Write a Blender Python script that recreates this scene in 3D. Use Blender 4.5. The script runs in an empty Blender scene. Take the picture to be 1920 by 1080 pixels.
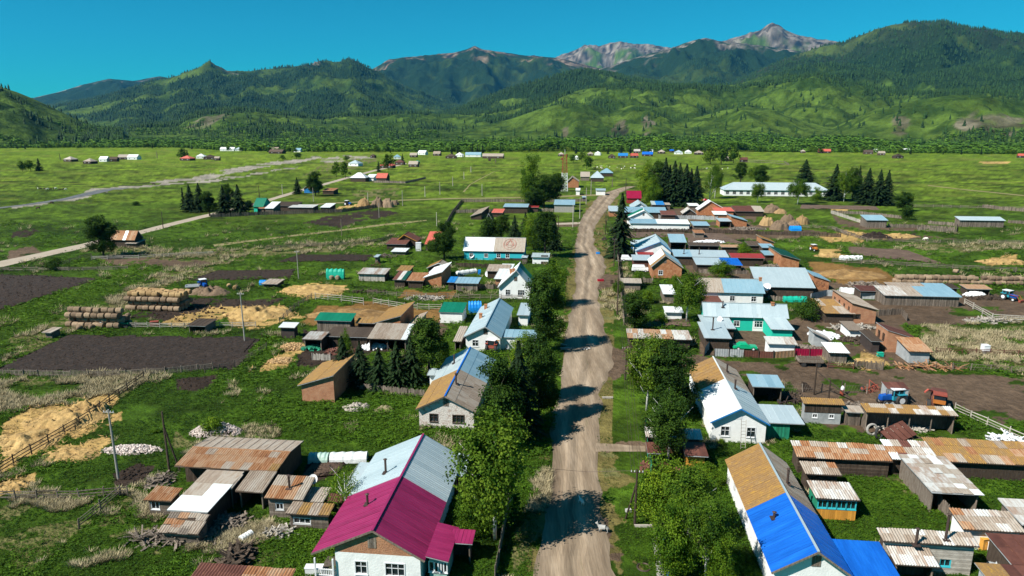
import bpy, math, random
import numpy as np
from mathutils import Vector, Matrix
R=math.radians
random.seed(7); rng=np.random.default_rng(7)
sc=bpy.context.scene; col=sc.collection
# ---------------- camera, sky, sun, exposure ----------------
CAM_H=42.0; PITCH=R(13.4); FPX=1280.0
cam=bpy.data.cameras.new('camera'); co=bpy.data.objects.new('camera',cam); col.objects.link(co)
cam.sensor_width=36; cam.lens=24.0; cam.clip_start=0.5; cam.clip_end=60000
co.location=(0,0,CAM_H); co.rotation_euler=(R(90)-PITCH,0,0); sc.camera=co
SUN_EL=R(46); SHX,SHY=0.86,0.51         # shadow direction on the ground
w=bpy.data.worlds.new('World'); sc.world=w; w.use_nodes=True
nt=w.node_tree; nt.nodes.clear()
sky=nt.nodes.new('ShaderNodeTexSky'); sky.sky_type='NISHITA'; sky.sun_disc=False
sky.sun_elevation=SUN_EL; sky.sun_rotation=math.atan2(-SHX,-SHY)
sky.altitude=900; sky.air_density=1.0; sky.dust_density=0.2; sky.ozone_density=2.0
hs=nt.nodes.new('ShaderNodeMix'); hs.data_type='RGBA'; hs.blend_type='MULTIPLY'; hs.inputs[0].default_value=1
hs.inputs[7].default_value=(0.06,.95,1.08,1)
bg=nt.nodes.new('ShaderNodeBackground'); bg.inputs[1].default_value=0.05
wo=nt.nodes.new('ShaderNodeOutputWorld')
nt.links.new(sky.outputs[0],hs.inputs[6]); nt.links.new(hs.outputs[2],bg.inputs[0]); nt.links.new(bg.outputs[0],wo.inputs[0])
sl=bpy.data.lights.new('sun','SUN'); sl.energy=5.0; sl.angle=R(0.5); sl.color=(1,0.95,0.86)
so=bpy.data.objects.new('sun',sl); col.objects.link(so)
sd=Vector((SHX*math.cos(SUN_EL),SHY*math.cos(SUN_EL),-math.sin(SUN_EL)))
so.rotation_euler=sd.to_track_quat('-Z','Y').to_euler(); so.location=(0,0,300)
sc.view_settings.view_transform='Standard'; sc.view_settings.look='None'
sc.view_settings.exposure=0.70; sc.view_settings.gamma=1; sc.view_settings.use_curve_mapping=False
HAZE_DENSITY=1.7e-5
# ---------------- placing helpers ----------------
cp,sp=math.cos(PITCH),math.sin(PITCH)
def ray(px,py):
    dx=(px-960)/FPX; dy=(540-py)/FPX
    return dx, cp+dy*sp, -sp+dy*cp
def G(px,py,z=0.0):
    dx,dy,dz=ray(px,py); t=(z-CAM_H)/dz
    return (dx*t,dy*t)
VA=R(6.08); rx_,ry_=math.cos(VA),-math.sin(VA); ux_,uy_=math.sin(VA),math.cos(VA)
def VU(p): return (p[0]*rx_+p[1]*ry_, p[0]*ux_+p[1]*uy_)
def XY(v,u): return (v*rx_+u*ux_, v*ry_+u*uy_)
def hgt(px,py,top):
    x,y=G(px,py); dx,dy,dz=ray(px,top); return CAM_H+dz*(y/dy)
def depth(x,y): return y*cp+(CAM_H)*sp
# ---------------- object helpers ----------------
def tag(o,label=None,cat=None,group=None,kind=None):
    if label: o['label']=label
    if cat: o['category']=cat
    if group: o['group']=group
    if kind: o['kind']=kind
    return o
def empty(name,loc,rz=0,label=None,cat=None,group=None):
    o=bpy.data.objects.new(name,None); col.objects.link(o); o.location=loc; o.rotation_euler=(0,0,rz)
    o.empty_display_size=0.3
    return tag(o,label,cat,group)
def link(name,me,parent=None,loc=None,rz=None):
    o=bpy.data.objects.new(name,me); col.objects.link(o)
    if parent: o.parent=parent
    if loc is not None: o.location=loc
    if rz is not None: o.rotation_euler=(0,0,rz)
    return o
class MB:
    def __init__(s): s.v=[]; s.f=[]; s.t=[]; s.m=[]; s.mi=0
    def face(s,pts,t=None):
        i=len(s.v); s.v+= [tuple(p) for p in pts]; s.f.append(tuple(range(i,i+len(pts)))); s.t.append(random.random() if t is None else t); s.m.append(s.mi)
    def hexa(s,P,t=None):
        i=len(s.v); s.v+=[tuple(p) for p in P]; t=random.random() if t is None else t
        for f in ((0,3,2,1),(4,5,6,7),(0,1,5,4),(1,2,6,5),(2,3,7,6),(3,0,4,7)):
            s.f.append(tuple(i+k for k in f)); s.t.append(t); s.m.append(s.mi)
    def box(s,x0,x1,y0,y1,z0,z1,t=None):
        s.hexa([(x0,y0,z0),(x1,y0,z0),(x1,y1,z0),(x0,y1,z0),(x0,y0,z1),(x1,y0,z1),(x1,y1,z1),(x0,y1,z1)],t)
    def cbox(s,c,sx,sy,sz,rz=0,tilt=(0,0),t=None):
        M=Matrix.Translation(c)@Matrix.Rotation(rz,4,'Z')@Matrix.Rotation(tilt[0],4,'X')@Matrix.Rotation(tilt[1],4,'Y')
        P=[M@Vector((a*sx/2,b*sy/2,c_*sz/2)) for c_ in (-1,1) for a,b in ((-1,-1),(1,-1),(1,1),(-1,1))]
        s.hexa(P,t)
    def bar(s,p,q,w,h=None,t=None):
        p=Vector(p);q=Vector(q); d=q-p; L=d.length
        if L<1e-6: return
        d/=L; up=Vector((0,0,1)) if abs(d.z)<0.95 else Vector((1,0,0))
        a=d.cross(up).normalized(); b=a.cross(d).normalized(); h=h or w
        P=[]
        for o in (p,q):
            for i,j in ((-1,-1),(1,-1),(1,1),(-1,1)): P.append(o+a*i*w/2+b*j*h/2)
        s.hexa(P,t)
    def tube(s,pts,rad,n=6,t=None,cap=True):
        t=random.random() if t is None else t
        rings=[]
        for k,p in enumerate(pts):
            p=Vector(p); q=Vector(pts[min(k+1,len(pts)-1)]); o=Vector(pts[max(k-1,0)])
            d=(q-o); d=d.normalized() if d.length>1e-6 else Vector((0,0,1))
            up=Vector((0,0,1)) if abs(d.z)<0.9 else Vector((1,0,0))
            a=d.cross(up).normalized(); b=a.cross(d)
            r=rad[k] if hasattr(rad,'__len__') else rad
            i=len(s.v); rings.append(i)
            for j in range(n):
                an=2*math.pi*j/n; s.v.append(tuple(p+a*math.cos(an)*r+b*math.sin(an)*r))
        for k in range(len(rings)-1):
            for j in range(n):
                s.f.append((rings[k]+j,rings[k]+(j+1)%n,rings[k+1]+(j+1)%n,rings[k+1]+j)); s.t.append(t); s.m.append(s.mi)
        if cap:
            s.f.append(tuple(rings[0]+j for j in reversed(range(n)))); s.t.append(t); s.m.append(s.mi)
            s.f.append(tuple(rings[-1]+j for j in range(n))); s.t.append(t); s.m.append(s.mi)
    def mesh(s,name,mats,smooth=False):
        me=bpy.data.meshes.new(name); me.from_pydata(s.v,[],s.f)
        if not isinstance(mats,(list,tuple)): mats=[mats]
        for m in mats: me.materials.append(m)
        if len(mats)>1: me.polygons.foreach_set('material_index',s.m)
        a=me.attributes.new('tint','FLOAT','FACE'); a.data.foreach_set('value',s.t)
        if smooth: me.polygons.foreach_set('use_smooth',[True]*len(s.f))
        me.update(); return me
    def build(s,name,mats,parent=None,loc=None,rz=None,smooth=False):
        return link(name,s.mesh(name,mats,smooth),parent,loc,rz)
def np_mesh(name,V,Fc,mat,tint=None,colr=None,smooth=False,k=None):
    me=bpy.data.meshes.new(name); V=np.asarray(V,dtype=np.float32); Fc=np.asarray(Fc,dtype=np.int32)
    n,k=Fc.shape
    me.vertices.add(len(V)); me.vertices.foreach_set('co',V.ravel())
    me.loops.add(n*k); me.loops.foreach_set('vertex_index',Fc.ravel())
    me.polygons.add(n); me.polygons.foreach_set('loop_start',np.arange(0,n*k,k,dtype=np.int32))
    me.polygons.foreach_set('loop_total',np.full(n,k,dtype=np.int32))
    if smooth: me.polygons.foreach_set('use_smooth',np.ones(n,dtype=bool))
    me.materials.append(mat)
    if tint is not None:
        a=me.attributes.new('tint','FLOAT','FACE'); a.data.foreach_set('value',np.asarray(tint,dtype=np.float32))
    if colr is not None:
        a=me.attributes.new('col','FLOAT_COLOR','POINT'); c=np.ones((len(V),4),dtype=np.float32); c[:,:3]=colr; a.data.foreach_set('color',c.ravel())
    me.update(calc_edges=True); return me
def scatter(name,tv,tf,P,S,A,mat,tint,SZ=None):
    """join len(P) copies of a small template into one mesh"""
    tv=np.asarray(tv,float); tf=np.asarray(tf,int); n=len(P); m=len(tv)
    ca,sa=np.cos(A)[:,None],np.sin(A)[:,None]
    X=tv[None,:,0]*S[:,None]; Y=tv[None,:,1]*S[:,None]; Z=tv[None,:,2]*((SZ if SZ is not None else S)[:,None])
    V=np.stack([X*ca-Y*sa+P[:,0:1],X*sa+Y*ca+P[:,1:2],Z+P[:,2:3]],-1).reshape(-1,3)
    Fc=(tf[None]+(np.arange(n)*m)[:,None,None]).reshape(-1,tf.shape[1])
    return np_mesh(name,V,Fc,mat,np.repeat(tint,len(tf)))
# ---------------- noise ----------------
def vnoise(x,y,seed=0):
    xi=np.floor(x).astype(np.int64); yi=np.floor(y).astype(np.int64); xf=x-xi; yf=y-yi
    xf=xf*xf*(3-2*xf); yf=yf*yf*(3-2*yf)
    def h(a,b):
        n=(a*374761393+b*668265263+seed*974711)&0x7fffffff
        n=((n^(n>>13))*1274126177)&0x7fffffff
        return ((n^(n>>16))&0xffff)/65535.0
    return (h(xi,yi)*(1-xf)+h(xi+1,yi)*xf)*(1-yf)+(h(xi,yi+1)*(1-xf)+h(xi+1,yi+1)*xf)*yf
def fbm(x,y,o=4,seed=0):
    s=0;a=1;t=0
    for i in range(o):
        s=s+a*vnoise(x*2**i+17*i,y*2**i-9*i,seed+i); t+=a; a*=0.5
    return s/t
def ridged(x,y,o=4,seed=0):
    s=0;a=1;t=0
    for i in range(o):
        s=s+a*(1-np.abs(2*vnoise(x*2**i+3*i,y*2**i,seed+i)-1)); t+=a; a*=0.5
    return s/t
def inpoly(x,y,poly):
    r=np.zeros(x.shape,bool); n=len(poly); j=n-1
    for i in range(n):
        xi,yi=poly[i]; xj,yj=poly[j]
        if yi!=yj:
            c=((yi>y)!=(yj>y))&(x<(xj-xi)*(y-yi)/(yj-yi)+xi); r^=c
        j=i
    return r
# ---------------- materials ----------------
MATS={}
def M(name,cols,scale=1.5,ow=0.5,rough=0.8,metal=0.0,bump=0.0,bscale=8,stretch=(1,1,1),tint=0.0,stain=None,fine=0.25,spec=0.3,contrast=1.6):
    m=bpy.data.materials.new(name); m.use_nodes=True; MATS[name]=m; n=m.node_tree.nodes; l=m.node_tree.links
    bs=n['Principled BSDF']; bs.inputs['Roughness'].default_value=rough; bs.inputs['Metallic'].default_value=metal
    bs.inputs['Specular IOR Level'].default_value=spec
    tc=n.new('ShaderNodeTexCoord'); oi=n.new('ShaderNodeObjectInfo')
    mul=n.new('ShaderNodeVectorMath'); mul.operation='SCALE'; mul.inputs[0].default_value=(31,17,9); l.new(oi.outputs['Random'],mul.inputs['Scale'])
    add=n.new('ShaderNodeVectorMath'); add.operation='ADD'; l.new(tc.outputs['Object'],add.inputs[0]); l.new(mul.outputs[0],add.inputs[1])
    mp=n.new('ShaderNodeMapping'); mp.inputs['Scale'].default_value=stretch; l.new(add.outputs[0],mp.inputs[0])
    nz=n.new('ShaderNodeTexNoise'); nz.inputs['Scale'].default_value=scale; nz.inputs['Detail'].default_value=5; nz.inputs['Roughness'].default_value=0.65; l.new(mp.outputs[0],nz.inputs['Vector'])
    def math_(op,a,b,clamp=False):
        q=n.new('ShaderNodeMath'); q.operation=op; q.use_clamp=clamp
        for i,x in enumerate((a,b)):
            if isinstance(x,(int,float)): q.inputs[i].default_value=x
            else: l.new(x,q.inputs[i])
        return q.outputs[0]
    nn=math_('ADD',math_('MULTIPLY',math_('SUBTRACT',nz.outputs['Fac'],0.5),contrast*1.6),0.5,True)
    fac=math_('ADD',math_('MULTIPLY',oi.outputs['Random'],ow),math_('MULTIPLY',nn,1-ow))
    rp=n.new('ShaderNodeValToRGB'); e=rp.color_ramp.elements
    while len(e)<len(cols): e.new(0.5)
    for i,c in enumerate(cols):
        e[i].position=i/(max(1,len(cols)-1)); e[i].color=(*c,1)
    l.new(fac,rp.inputs[0]); c=rp.outputs[0]
    if stain:
        sc_,sscale,thr=stain; nz2=n.new('ShaderNodeTexNoise'); nz2.inputs['Scale'].default_value=sscale; nz2.inputs['Detail'].default_value=6; nz2.inputs['Roughness'].default_value=0.7; l.new(mp.outputs[0],nz2.inputs['Vector'])
        f=math_('MULTIPLY',math_('SUBTRACT',nz2.outputs['Fac'],thr),9,True)
        mx=n.new('ShaderNodeMix'); mx.data_type='RGBA'; l.new(f,mx.inputs[0]); l.new(c,mx.inputs[6]); mx.inputs[7].default_value=(*sc_,1); c=mx.outputs[2]
    val=None
    if tint:
        at=n.new('ShaderNodeAttribute'); at.attribute_name='tint'
        val=math_('ADD',math_('MULTIPLY',at.outputs['Fac'],2*tint),1-tint)
    if fine:
        nf=n.new('ShaderNodeTexNoise'); nf.inputs['Scale'].default_value=scale*9; nf.inputs['Detail'].default_value=4; l.new(mp.outputs[0],nf.inputs['Vector'])
        v2=math_('ADD',math_('MULTIPLY',nf.outputs['Fac'],2*fine),1-fine)
        val=v2 if val is None else math_('MULTIPLY',val,v2)
    if val is not None:
        mm=n.new('ShaderNodeVectorMath'); mm.operation='SCALE'; l.new(c,mm.inputs[0]); l.new(val,mm.inputs['Scale']); c=mm.outputs[0]
    l.new(c,bs.inputs['Base Color'])
    if bump:
        nb=n.new('ShaderNodeTexNoise'); nb.inputs['Scale'].default_value=bscale; nb.inputs['Detail'].default_value=5; l.new(mp.outputs[0],nb.inputs['Vector'])
        bp=n.new('ShaderNodeBump'); bp.inputs['Strength'].default_value=min(1,bump); bp.inputs['Distance'].default_value=0.1*max(1,bump); l.new(nb.outputs['Fac'],bp.inputs['Height']); l.new(bp.outputs[0],bs.inputs['Normal'])
    return m
RST=(.20,.075,.03)
M('wood',[(.07,.052,.038),(.15,.12,.095),(.25,.215,.18)],1.2,.3,.9,bump=.5,stretch=(6,6,1),tint=.45)
M('darkwood',[(.025,.017,.012),(.055,.038,.027),(.10,.075,.055)],1.2,.3,.9,bump=.4,stretch=(6,6,1),tint=.45)
M('palewood',[(.22,.2,.17),(.34,.31,.27),(.45,.42,.37)],1.5,.3,.9,bump=.3,tint=.3)
M('slate',[(.16,.13,.10),(.27,.21,.16),(.36,.32,.27),(.23,.15,.09)],1.1,.38,.85,bump=.3,stretch=(3.5,.45,1),stain=((.13,.12,.09),1.4,.60),fine=.35)
M('lichen',[(.19,.125,.06),(.27,.155,.05),(.22,.13,.055),(.30,.20,.09)],.9,.35,.9,bump=.4,stretch=(2,.7,1),stain=((.36,.21,.04),2.0,.54),fine=.45)
M('rust',[(.13,.05,.025),(.27,.12,.05),(.36,.24,.15),(.22,.08,.035)],1.1,.42,.8,bump=.2,stretch=(3.5,.45,1),stain=((.38,.17,.06),1.6,.56),fine=.4)
M('rustdark',[(.06,.022,.016),(.11,.042,.03),(.16,.065,.045)],.9,.5,.7,bump=.1,stain=((.20,.09,.05),2,.62))
M('tin',[(.36,.45,.48),(.43,.52,.55),(.50,.58,.60)],.5,.6,.42,.25,bump=.08,stretch=(1,.35,1),stain=((.30,.31,.28),.8,.66),fine=.1)
M('tinblue',[(.20,.34,.42),(.26,.42,.50),(.33,.48,.55)],.5,.5,.42,.25,bump=.08,stretch=(1,.3,1),stain=((.22,.27,.27),.8,.66),fine=.1)
M('tinwhite',[(.60,.64,.64),(.68,.71,.70),(.74,.76,.74)],.5,.5,.5,.1,bump=.06,stain=((.42,.38,.32),.9,.66),fine=.08)
M('tinrust',[(.42,.45,.44),(.55,.55,.52),(.36,.30,.25),(.30,.15,.08)],1.0,.42,.6,.1,bump=.1,stretch=(3,.4,1),stain=((.28,.13,.06),1.2,.60))
M('maroon',[(.16,.010,.052),(.24,.015,.08),(.29,.024,.10)],.5,.22,.42,bump=.25,bscale=2,stretch=(2.5,.4,1),stain=((.27,.06,.12),.6,.66),fine=.15,spec=.5)
M('crimson',[(.22,.006,.035),(.28,.01,.045)],.4,.4,.4,fine=.08)
M('redroof',[(.20,.02,.02),(.28,.035,.03)],.5,.5,.5,fine=.15)
M('pinkroof',[(.40,.07,.05),(.52,.13,.09)],.8,.5,.7,stain=((.45,.28,.22),1.5,.62))
M('blueroof',[(.004,.07,.34),(.006,.105,.47),(.012,.15,.56)],.5,.22,.42,bump=.25,bscale=2,stretch=(2.5,.4,1),stain=((.04,.17,.5),.6,.66),fine=.15,spec=.5)
M('greenroof',[(.004,.13,.075),(.008,.17,.10)],.5,.4,.45,fine=.1)
M('darkgreenroof',[(.006,.05,.035),(.01,.08,.05)],.5,.4,.5,fine=.1)
M('plaster',[(.66,.67,.66),(.76,.77,.76),(.80,.81,.80)],.8,.1,.85,bump=.25,bscale=5,stain=((.52,.47,.40),1.1,.68),fine=.06)
M('whitebrick',[(.48,.44,.40),(.62,.58,.54),(.30,.19,.14)],1.6,.1,.9,bump=.8,bscale=7,stain=((.20,.10,.06),1.5,.60),fine=.2)
M('turqwall',[(.01,.42,.30),(.015,.50,.36)],.8,.2,.8,fine=.1)
M('cyanwall',[(.02,.38,.45),(.04,.45,.52)],.8,.2,.8,stain=((.4,.5,.5),1.5,.66),fine=.1)
M('greenwall',[(.01,.16,.09),(.02,.24,.14)],1,.2,.8,tint=.3)
M('deepblue',[(.01,.12,.35),(.015,.2,.5)],1,.3,.7,fine=.1)
M('orangepaint',[(.50,.22,.03),(.58,.29,.05)],1,.3,.7,tint=.2)
M('darkwall',[(.03,.022,.02),(.06,.045,.04)],1.5,.3,.9,tint=.2)
M('greywall',[(.22,.24,.25),(.32,.34,.35),(.4,.42,.42)],1,.2,.85,bump=.3,tint=.2)
M('concrete',[(.25,.24,.22),(.36,.34,.31)],2,.2,.9,bump=.2)
M('whitepaint',[(.62,.64,.66),(.74,.75,.76)],2,.2,.6,fine=.08)
M('tarpwhite',[(.58,.62,.62),(.74,.76,.76)],1.5,.2,.5,bump=.8,bscale=2)
M('tarpblue',[(.003,.16,.60),(.01,.28,.72)],1.5,.2,.5,bump=.6,bscale=3)
M('tarpgreen',[(.004,.30,.20),(.01,.40,.28)],1.5,.2,.5,bump=.6,bscale=3)
M('plasticgreen',[(.25,.42,.36),(.40,.52,.46)],1.5,.2,.4,bump=.6,bscale=3)
M('glass',[(.008,.012,.016),(.02,.03,.04)],.5,.5,.08,spec=.9,fine=0)
M('iron',[(.05,.035,.03),(.09,.06,.05)],2,.3,.6,.3)
M('redmetal',[(.20,.04,.025),(.32,.08,.05)],2,.3,.6,fine=.2)
M('orangemetal',[(.32,.10,.02),(.45,.17,.03)],2,.3,.6,fine=.2)
M('rubber',[(.02,.02,.02),(.045,.045,.045)],2,.3,.85)
M('cargreen',[(.004,.30,.14),(.006,.33,.16)],1,.1,.25,spec=.6,fine=.03)
M('carwhite',[(.72,.73,.74),(.76,.77,.78)],1,.1,.25,spec=.6,fine=.03)
M('carred',[(.35,.01,.02),(.4,.015,.03)],1,.1,.25,spec=.6,fine=.03)
M('tracblue',[(.004,.05,.26),(.008,.09,.38)],1,.2,.35,fine=.1)
M('traccyan',[(.02,.20,.28),(.03,.28,.36)],1,.2,.35,fine=.1)
M('hay',[(.20,.125,.055),(.32,.21,.10),(.45,.31,.15)],2,.6,.95,bump=.8,bscale=12,stretch=(1,1,4))
M('oldhay',[(.11,.075,.05),(.22,.155,.10),(.34,.25,.165)],2,.7,.95,bump=.8,bscale=12)
M('straw',[(.20,.125,.05),(.36,.235,.09),(.50,.34,.14)],.5,.1,.95,bump=1.2,bscale=4,stain=((.18,.11,.05),.9,.60),fine=.4)
M('manure',[(.10,.055,.02),(.22,.13,.05),(.33,.21,.08)],.35,.1,.95,bump=1.2,bscale=3,fine=.4)
M('soil',[(.010,.007,.005),(.024,.016,.012),(.050,.034,.026)],1.3,.2,.95,bump=1.2,bscale=5,fine=.4)
M('soilbrown',[(.07,.045,.034),(.10,.068,.05),(.14,.098,.072)],.4,.2,.95,bump=.8,bscale=4,fine=.35)
M('yarddirt',[(.05,.033,.024),(.10,.068,.048),(.16,.115,.085)],.22,.1,.95,bump=.8,bscale=3,fine=.35,stain=((.05,.07,.015),.15,.60))
M('road',[(.14,.10,.065),(.23,.175,.12),(.33,.26,.19)],.30,.1,.95,bump=.6,bscale=3,stretch=(1.5,.16,1),fine=.3,tint=.35,stain=((.15,.125,.07),.35,.62))
M('lane',[(.30,.25,.19),(.38,.32,.25)],.2,.1,.95,fine=.2,bump=.3)
M('track',[(.15,.14,.045),(.24,.20,.10)],.2,.1,.95,fine=.3)
M('riverwater',[(.045,.05,.055),(.20,.19,.18)],.35,.1,.6,spec=.3,bump=.5,bscale=2)
M('gravel',[(.16,.14,.12),(.27,.24,.20),(.38,.34,.29)],.15,.1,.95,bump=1,bscale=1.5,fine=.4)
M('rubble',[(.35,.26,.22),(.5,.42,.38),(.65,.60,.55)],2,.3,.9,tint=.4)
M('firewood',[(.35,.22,.10),(.5,.34,.18)],2,.3,.9,tint=.4)
M('stone',[(.3,.3,.28),(.45,.44,.42)],2,.3,.9)
M('birchbark',[(.60,.58,.55),(.72,.71,.68)],3,.3,.8,stain=((.06,.05,.04),5,.60),stretch=(1,1,2))
M('bark',[(.035,.026,.02),(.08,.06,.045)],3,.3,.95,bump=.5)
M('fur',[(.75,.68,.58),(.8,.76,.7)],3,.2,.9)
M('furgrey',[(.25,.25,.24),(.4,.4,.38)],3,.2,.9)
M('furdark',[(.05,.035,.03),(.10,.07,.05)],3,.5,.9)
M('sheepwool',[(.35,.30,.24),(.6,.55,.47)],3,.8,.95)
M('drygrass',[(.20,.17,.09),(.32,.27,.16),(.42,.37,.24)],.4,.3,.95,tint=.35)
M('brickplain',[(.24,.085,.04),(.36,.155,.07),(.46,.24,.13)],1.5,.15,.9,bump=.3,bscale=10)
def leafmat(name,cols,trans=.25):
    m=M(name,cols,.5,.35,.75,tint=0,fine=0,spec=.15,contrast=.5); n=m.node_tree.nodes; l=m.node_tree.links
    bs=n['Principled BSDF']; rp=[q for q in n if q.type=='VALTORGB'][0]
    at=n.new('ShaderNodeAttribute'); at.attribute_name='tint'
    oi=n.new('ShaderNodeObjectInfo'); a=n.new('ShaderNodeMath'); a.operation='MULTIPLY_ADD'; a.inputs[1].default_value=.3; l.new(oi.outputs['Random'],a.inputs[0])
    b=n.new('ShaderNodeMath'); b.operation='MULTIPLY'; b.inputs[1].default_value=.7; l.new(at.outputs['Fac'],b.inputs[0]); l.new(b.outputs[0],a.inputs[2])
    l.new(a.outputs[0],rp.inputs[0])
    if trans:
        tr=n.new('ShaderNodeBsdfTranslucent'); l.new(rp.outputs[0],tr.inputs[0]); mx=n.new('ShaderNodeMixShader'); mx.inputs[0].default_value=trans
        l.new(bs.outputs[0],mx.inputs[1]); l.new(tr.outputs[0],mx.inputs[2]); l.new(mx.outputs[0],n['Material Output'].inputs[0])
    return m
leafmat('leaf',[(.008,.028,.004),(.040,.095,.006),(.095,.165,.010),(.15,.22,.018)],.3)
leafmat('leafbright',[(.012,.04,.004),(.055,.125,.007),(.125,.21,.010),(.22,.29,.018)],.32)
leafmat('leafdark',[(.005,.016,.003),(.024,.06,.006),(.07,.13,.010)],.28)
leafmat('spruce',[(.003,.010,.003),(.009,.024,.006),(.022,.048,.010)],.08)
leafmat('weed',[(.008,.024,.003),(.030,.078,.004),(.075,.155,.006),(.16,.25,.012)],.2)
leafmat('farforest',[(.008,.022,.006),(.016,.042,.009),(.03,.07,.012)],.0)
leafmat('farbush',[(.030,.075,.008),(.07,.15,.012),(.12,.21,.016)],.0)
def brickmat():
    m=M('brick',[(.24,.085,.04),(.38,.17,.08),(.46,.25,.14)],1.0,.1,.9,fine=.3,bump=.6,bscale=8,contrast=2.5); n=m.node_tree.nodes; l=m.node_tree.links
    bt=n.new('ShaderNodeTexBrick'); bt.inputs['Scale'].default_value=1; bt.inputs['Brick Width'].default_value=.26; bt.inputs['Row Height'].default_value=.085; bt.inputs['Mortar Size'].default_value=.012
    bt.inputs['Color1'].default_value=(.42,.17,.075,1); bt.inputs['Color2'].default_value=(.30,.11,.055,1); bt.inputs['Mortar'].default_value=(.34,.27,.20,1)
    tc=n.new('ShaderNodeTexCoord'); sx=n.new('ShaderNodeSeparateXYZ'); cx=n.new('ShaderNodeCombineXYZ'); ad=n.new('ShaderNodeMath'); ad.operation='ADD'
    l.new(tc.outputs['Object'],sx.inputs[0]); l.new(sx.outputs[0],ad.inputs[0]); l.new(sx.outputs[1],ad.inputs[1]); l.new(ad.outputs[0],cx.inputs[0]); l.new(sx.outputs[2],cx.inputs[1]); l.new(cx.outputs[0],bt.inputs[0])
    bs=n['Principled BSDF']; old=bs.inputs['Base Color'].links[0].from_socket
    mx=n.new('ShaderNodeMix'); mx.data_type='RGBA'; mx.inputs[0].default_value=.6; l.new(old,mx.inputs[6]); l.new(bt.outputs[0],mx.inputs[7]); l.new(mx.outputs[2],bs.inputs['Base Color'])
brickmat()
def colmat(name,bscale,bstr,fscale,fine,bdist=.3):
    m=bpy.data.materials.new(name); m.use_nodes=True; MATS[name]=m; n=m.node_tree.nodes; l=m.node_tree.links; bs=n['Principled BSDF']
    bs.inputs['Roughness'].default_value=.95; bs.inputs['Specular IOR Level'].default_value=.1
    at=n.new('ShaderNodeAttribute'); at.attribute_name='col'; tc=n.new('ShaderNodeTexCoord')
    nz=n.new('ShaderNodeTexNoise'); nz.inputs['Scale'].default_value=fscale; nz.inputs['Detail'].default_value=8; nz.inputs['Roughness'].default_value=.7; l.new(tc.outputs['Object'],nz.inputs[0])
    a=n.new('ShaderNodeMath'); a.operation='MULTIPLY_ADD'; a.inputs[1].default_value=2*fine; a.inputs[2].default_value=1-fine; l.new(nz.outputs['Fac'],a.inputs[0])
    s=n.new('ShaderNodeVectorMath'); s.operation='SCALE'; l.new(at.outputs['Color'],s.inputs[0]); l.new(a.outputs[0],s.inputs['Scale']); l.new(s.outputs[0],bs.inputs['Base Color'])
    nb=n.new('ShaderNodeTexNoise'); nb.inputs['Scale'].default_value=bscale; nb.inputs['Detail'].default_value=7; nb.inputs['Roughness'].default_value=.65; l.new(tc.outputs['Object'],nb.inputs[0])
    bp=n.new('ShaderNodeBump'); bp.inputs['Strength'].default_value=bstr; bp.inputs['Distance'].default_value=bdist; l.new(nb.outputs['Fac'],bp.inputs['Height']); l.new(bp.outputs[0],bs.inputs['Normal'])
colmat('groundmat',.8,1.0,.9,.85,.6); colmat('hillmat',.045,1.0,.09,.8,12.0)
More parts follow.
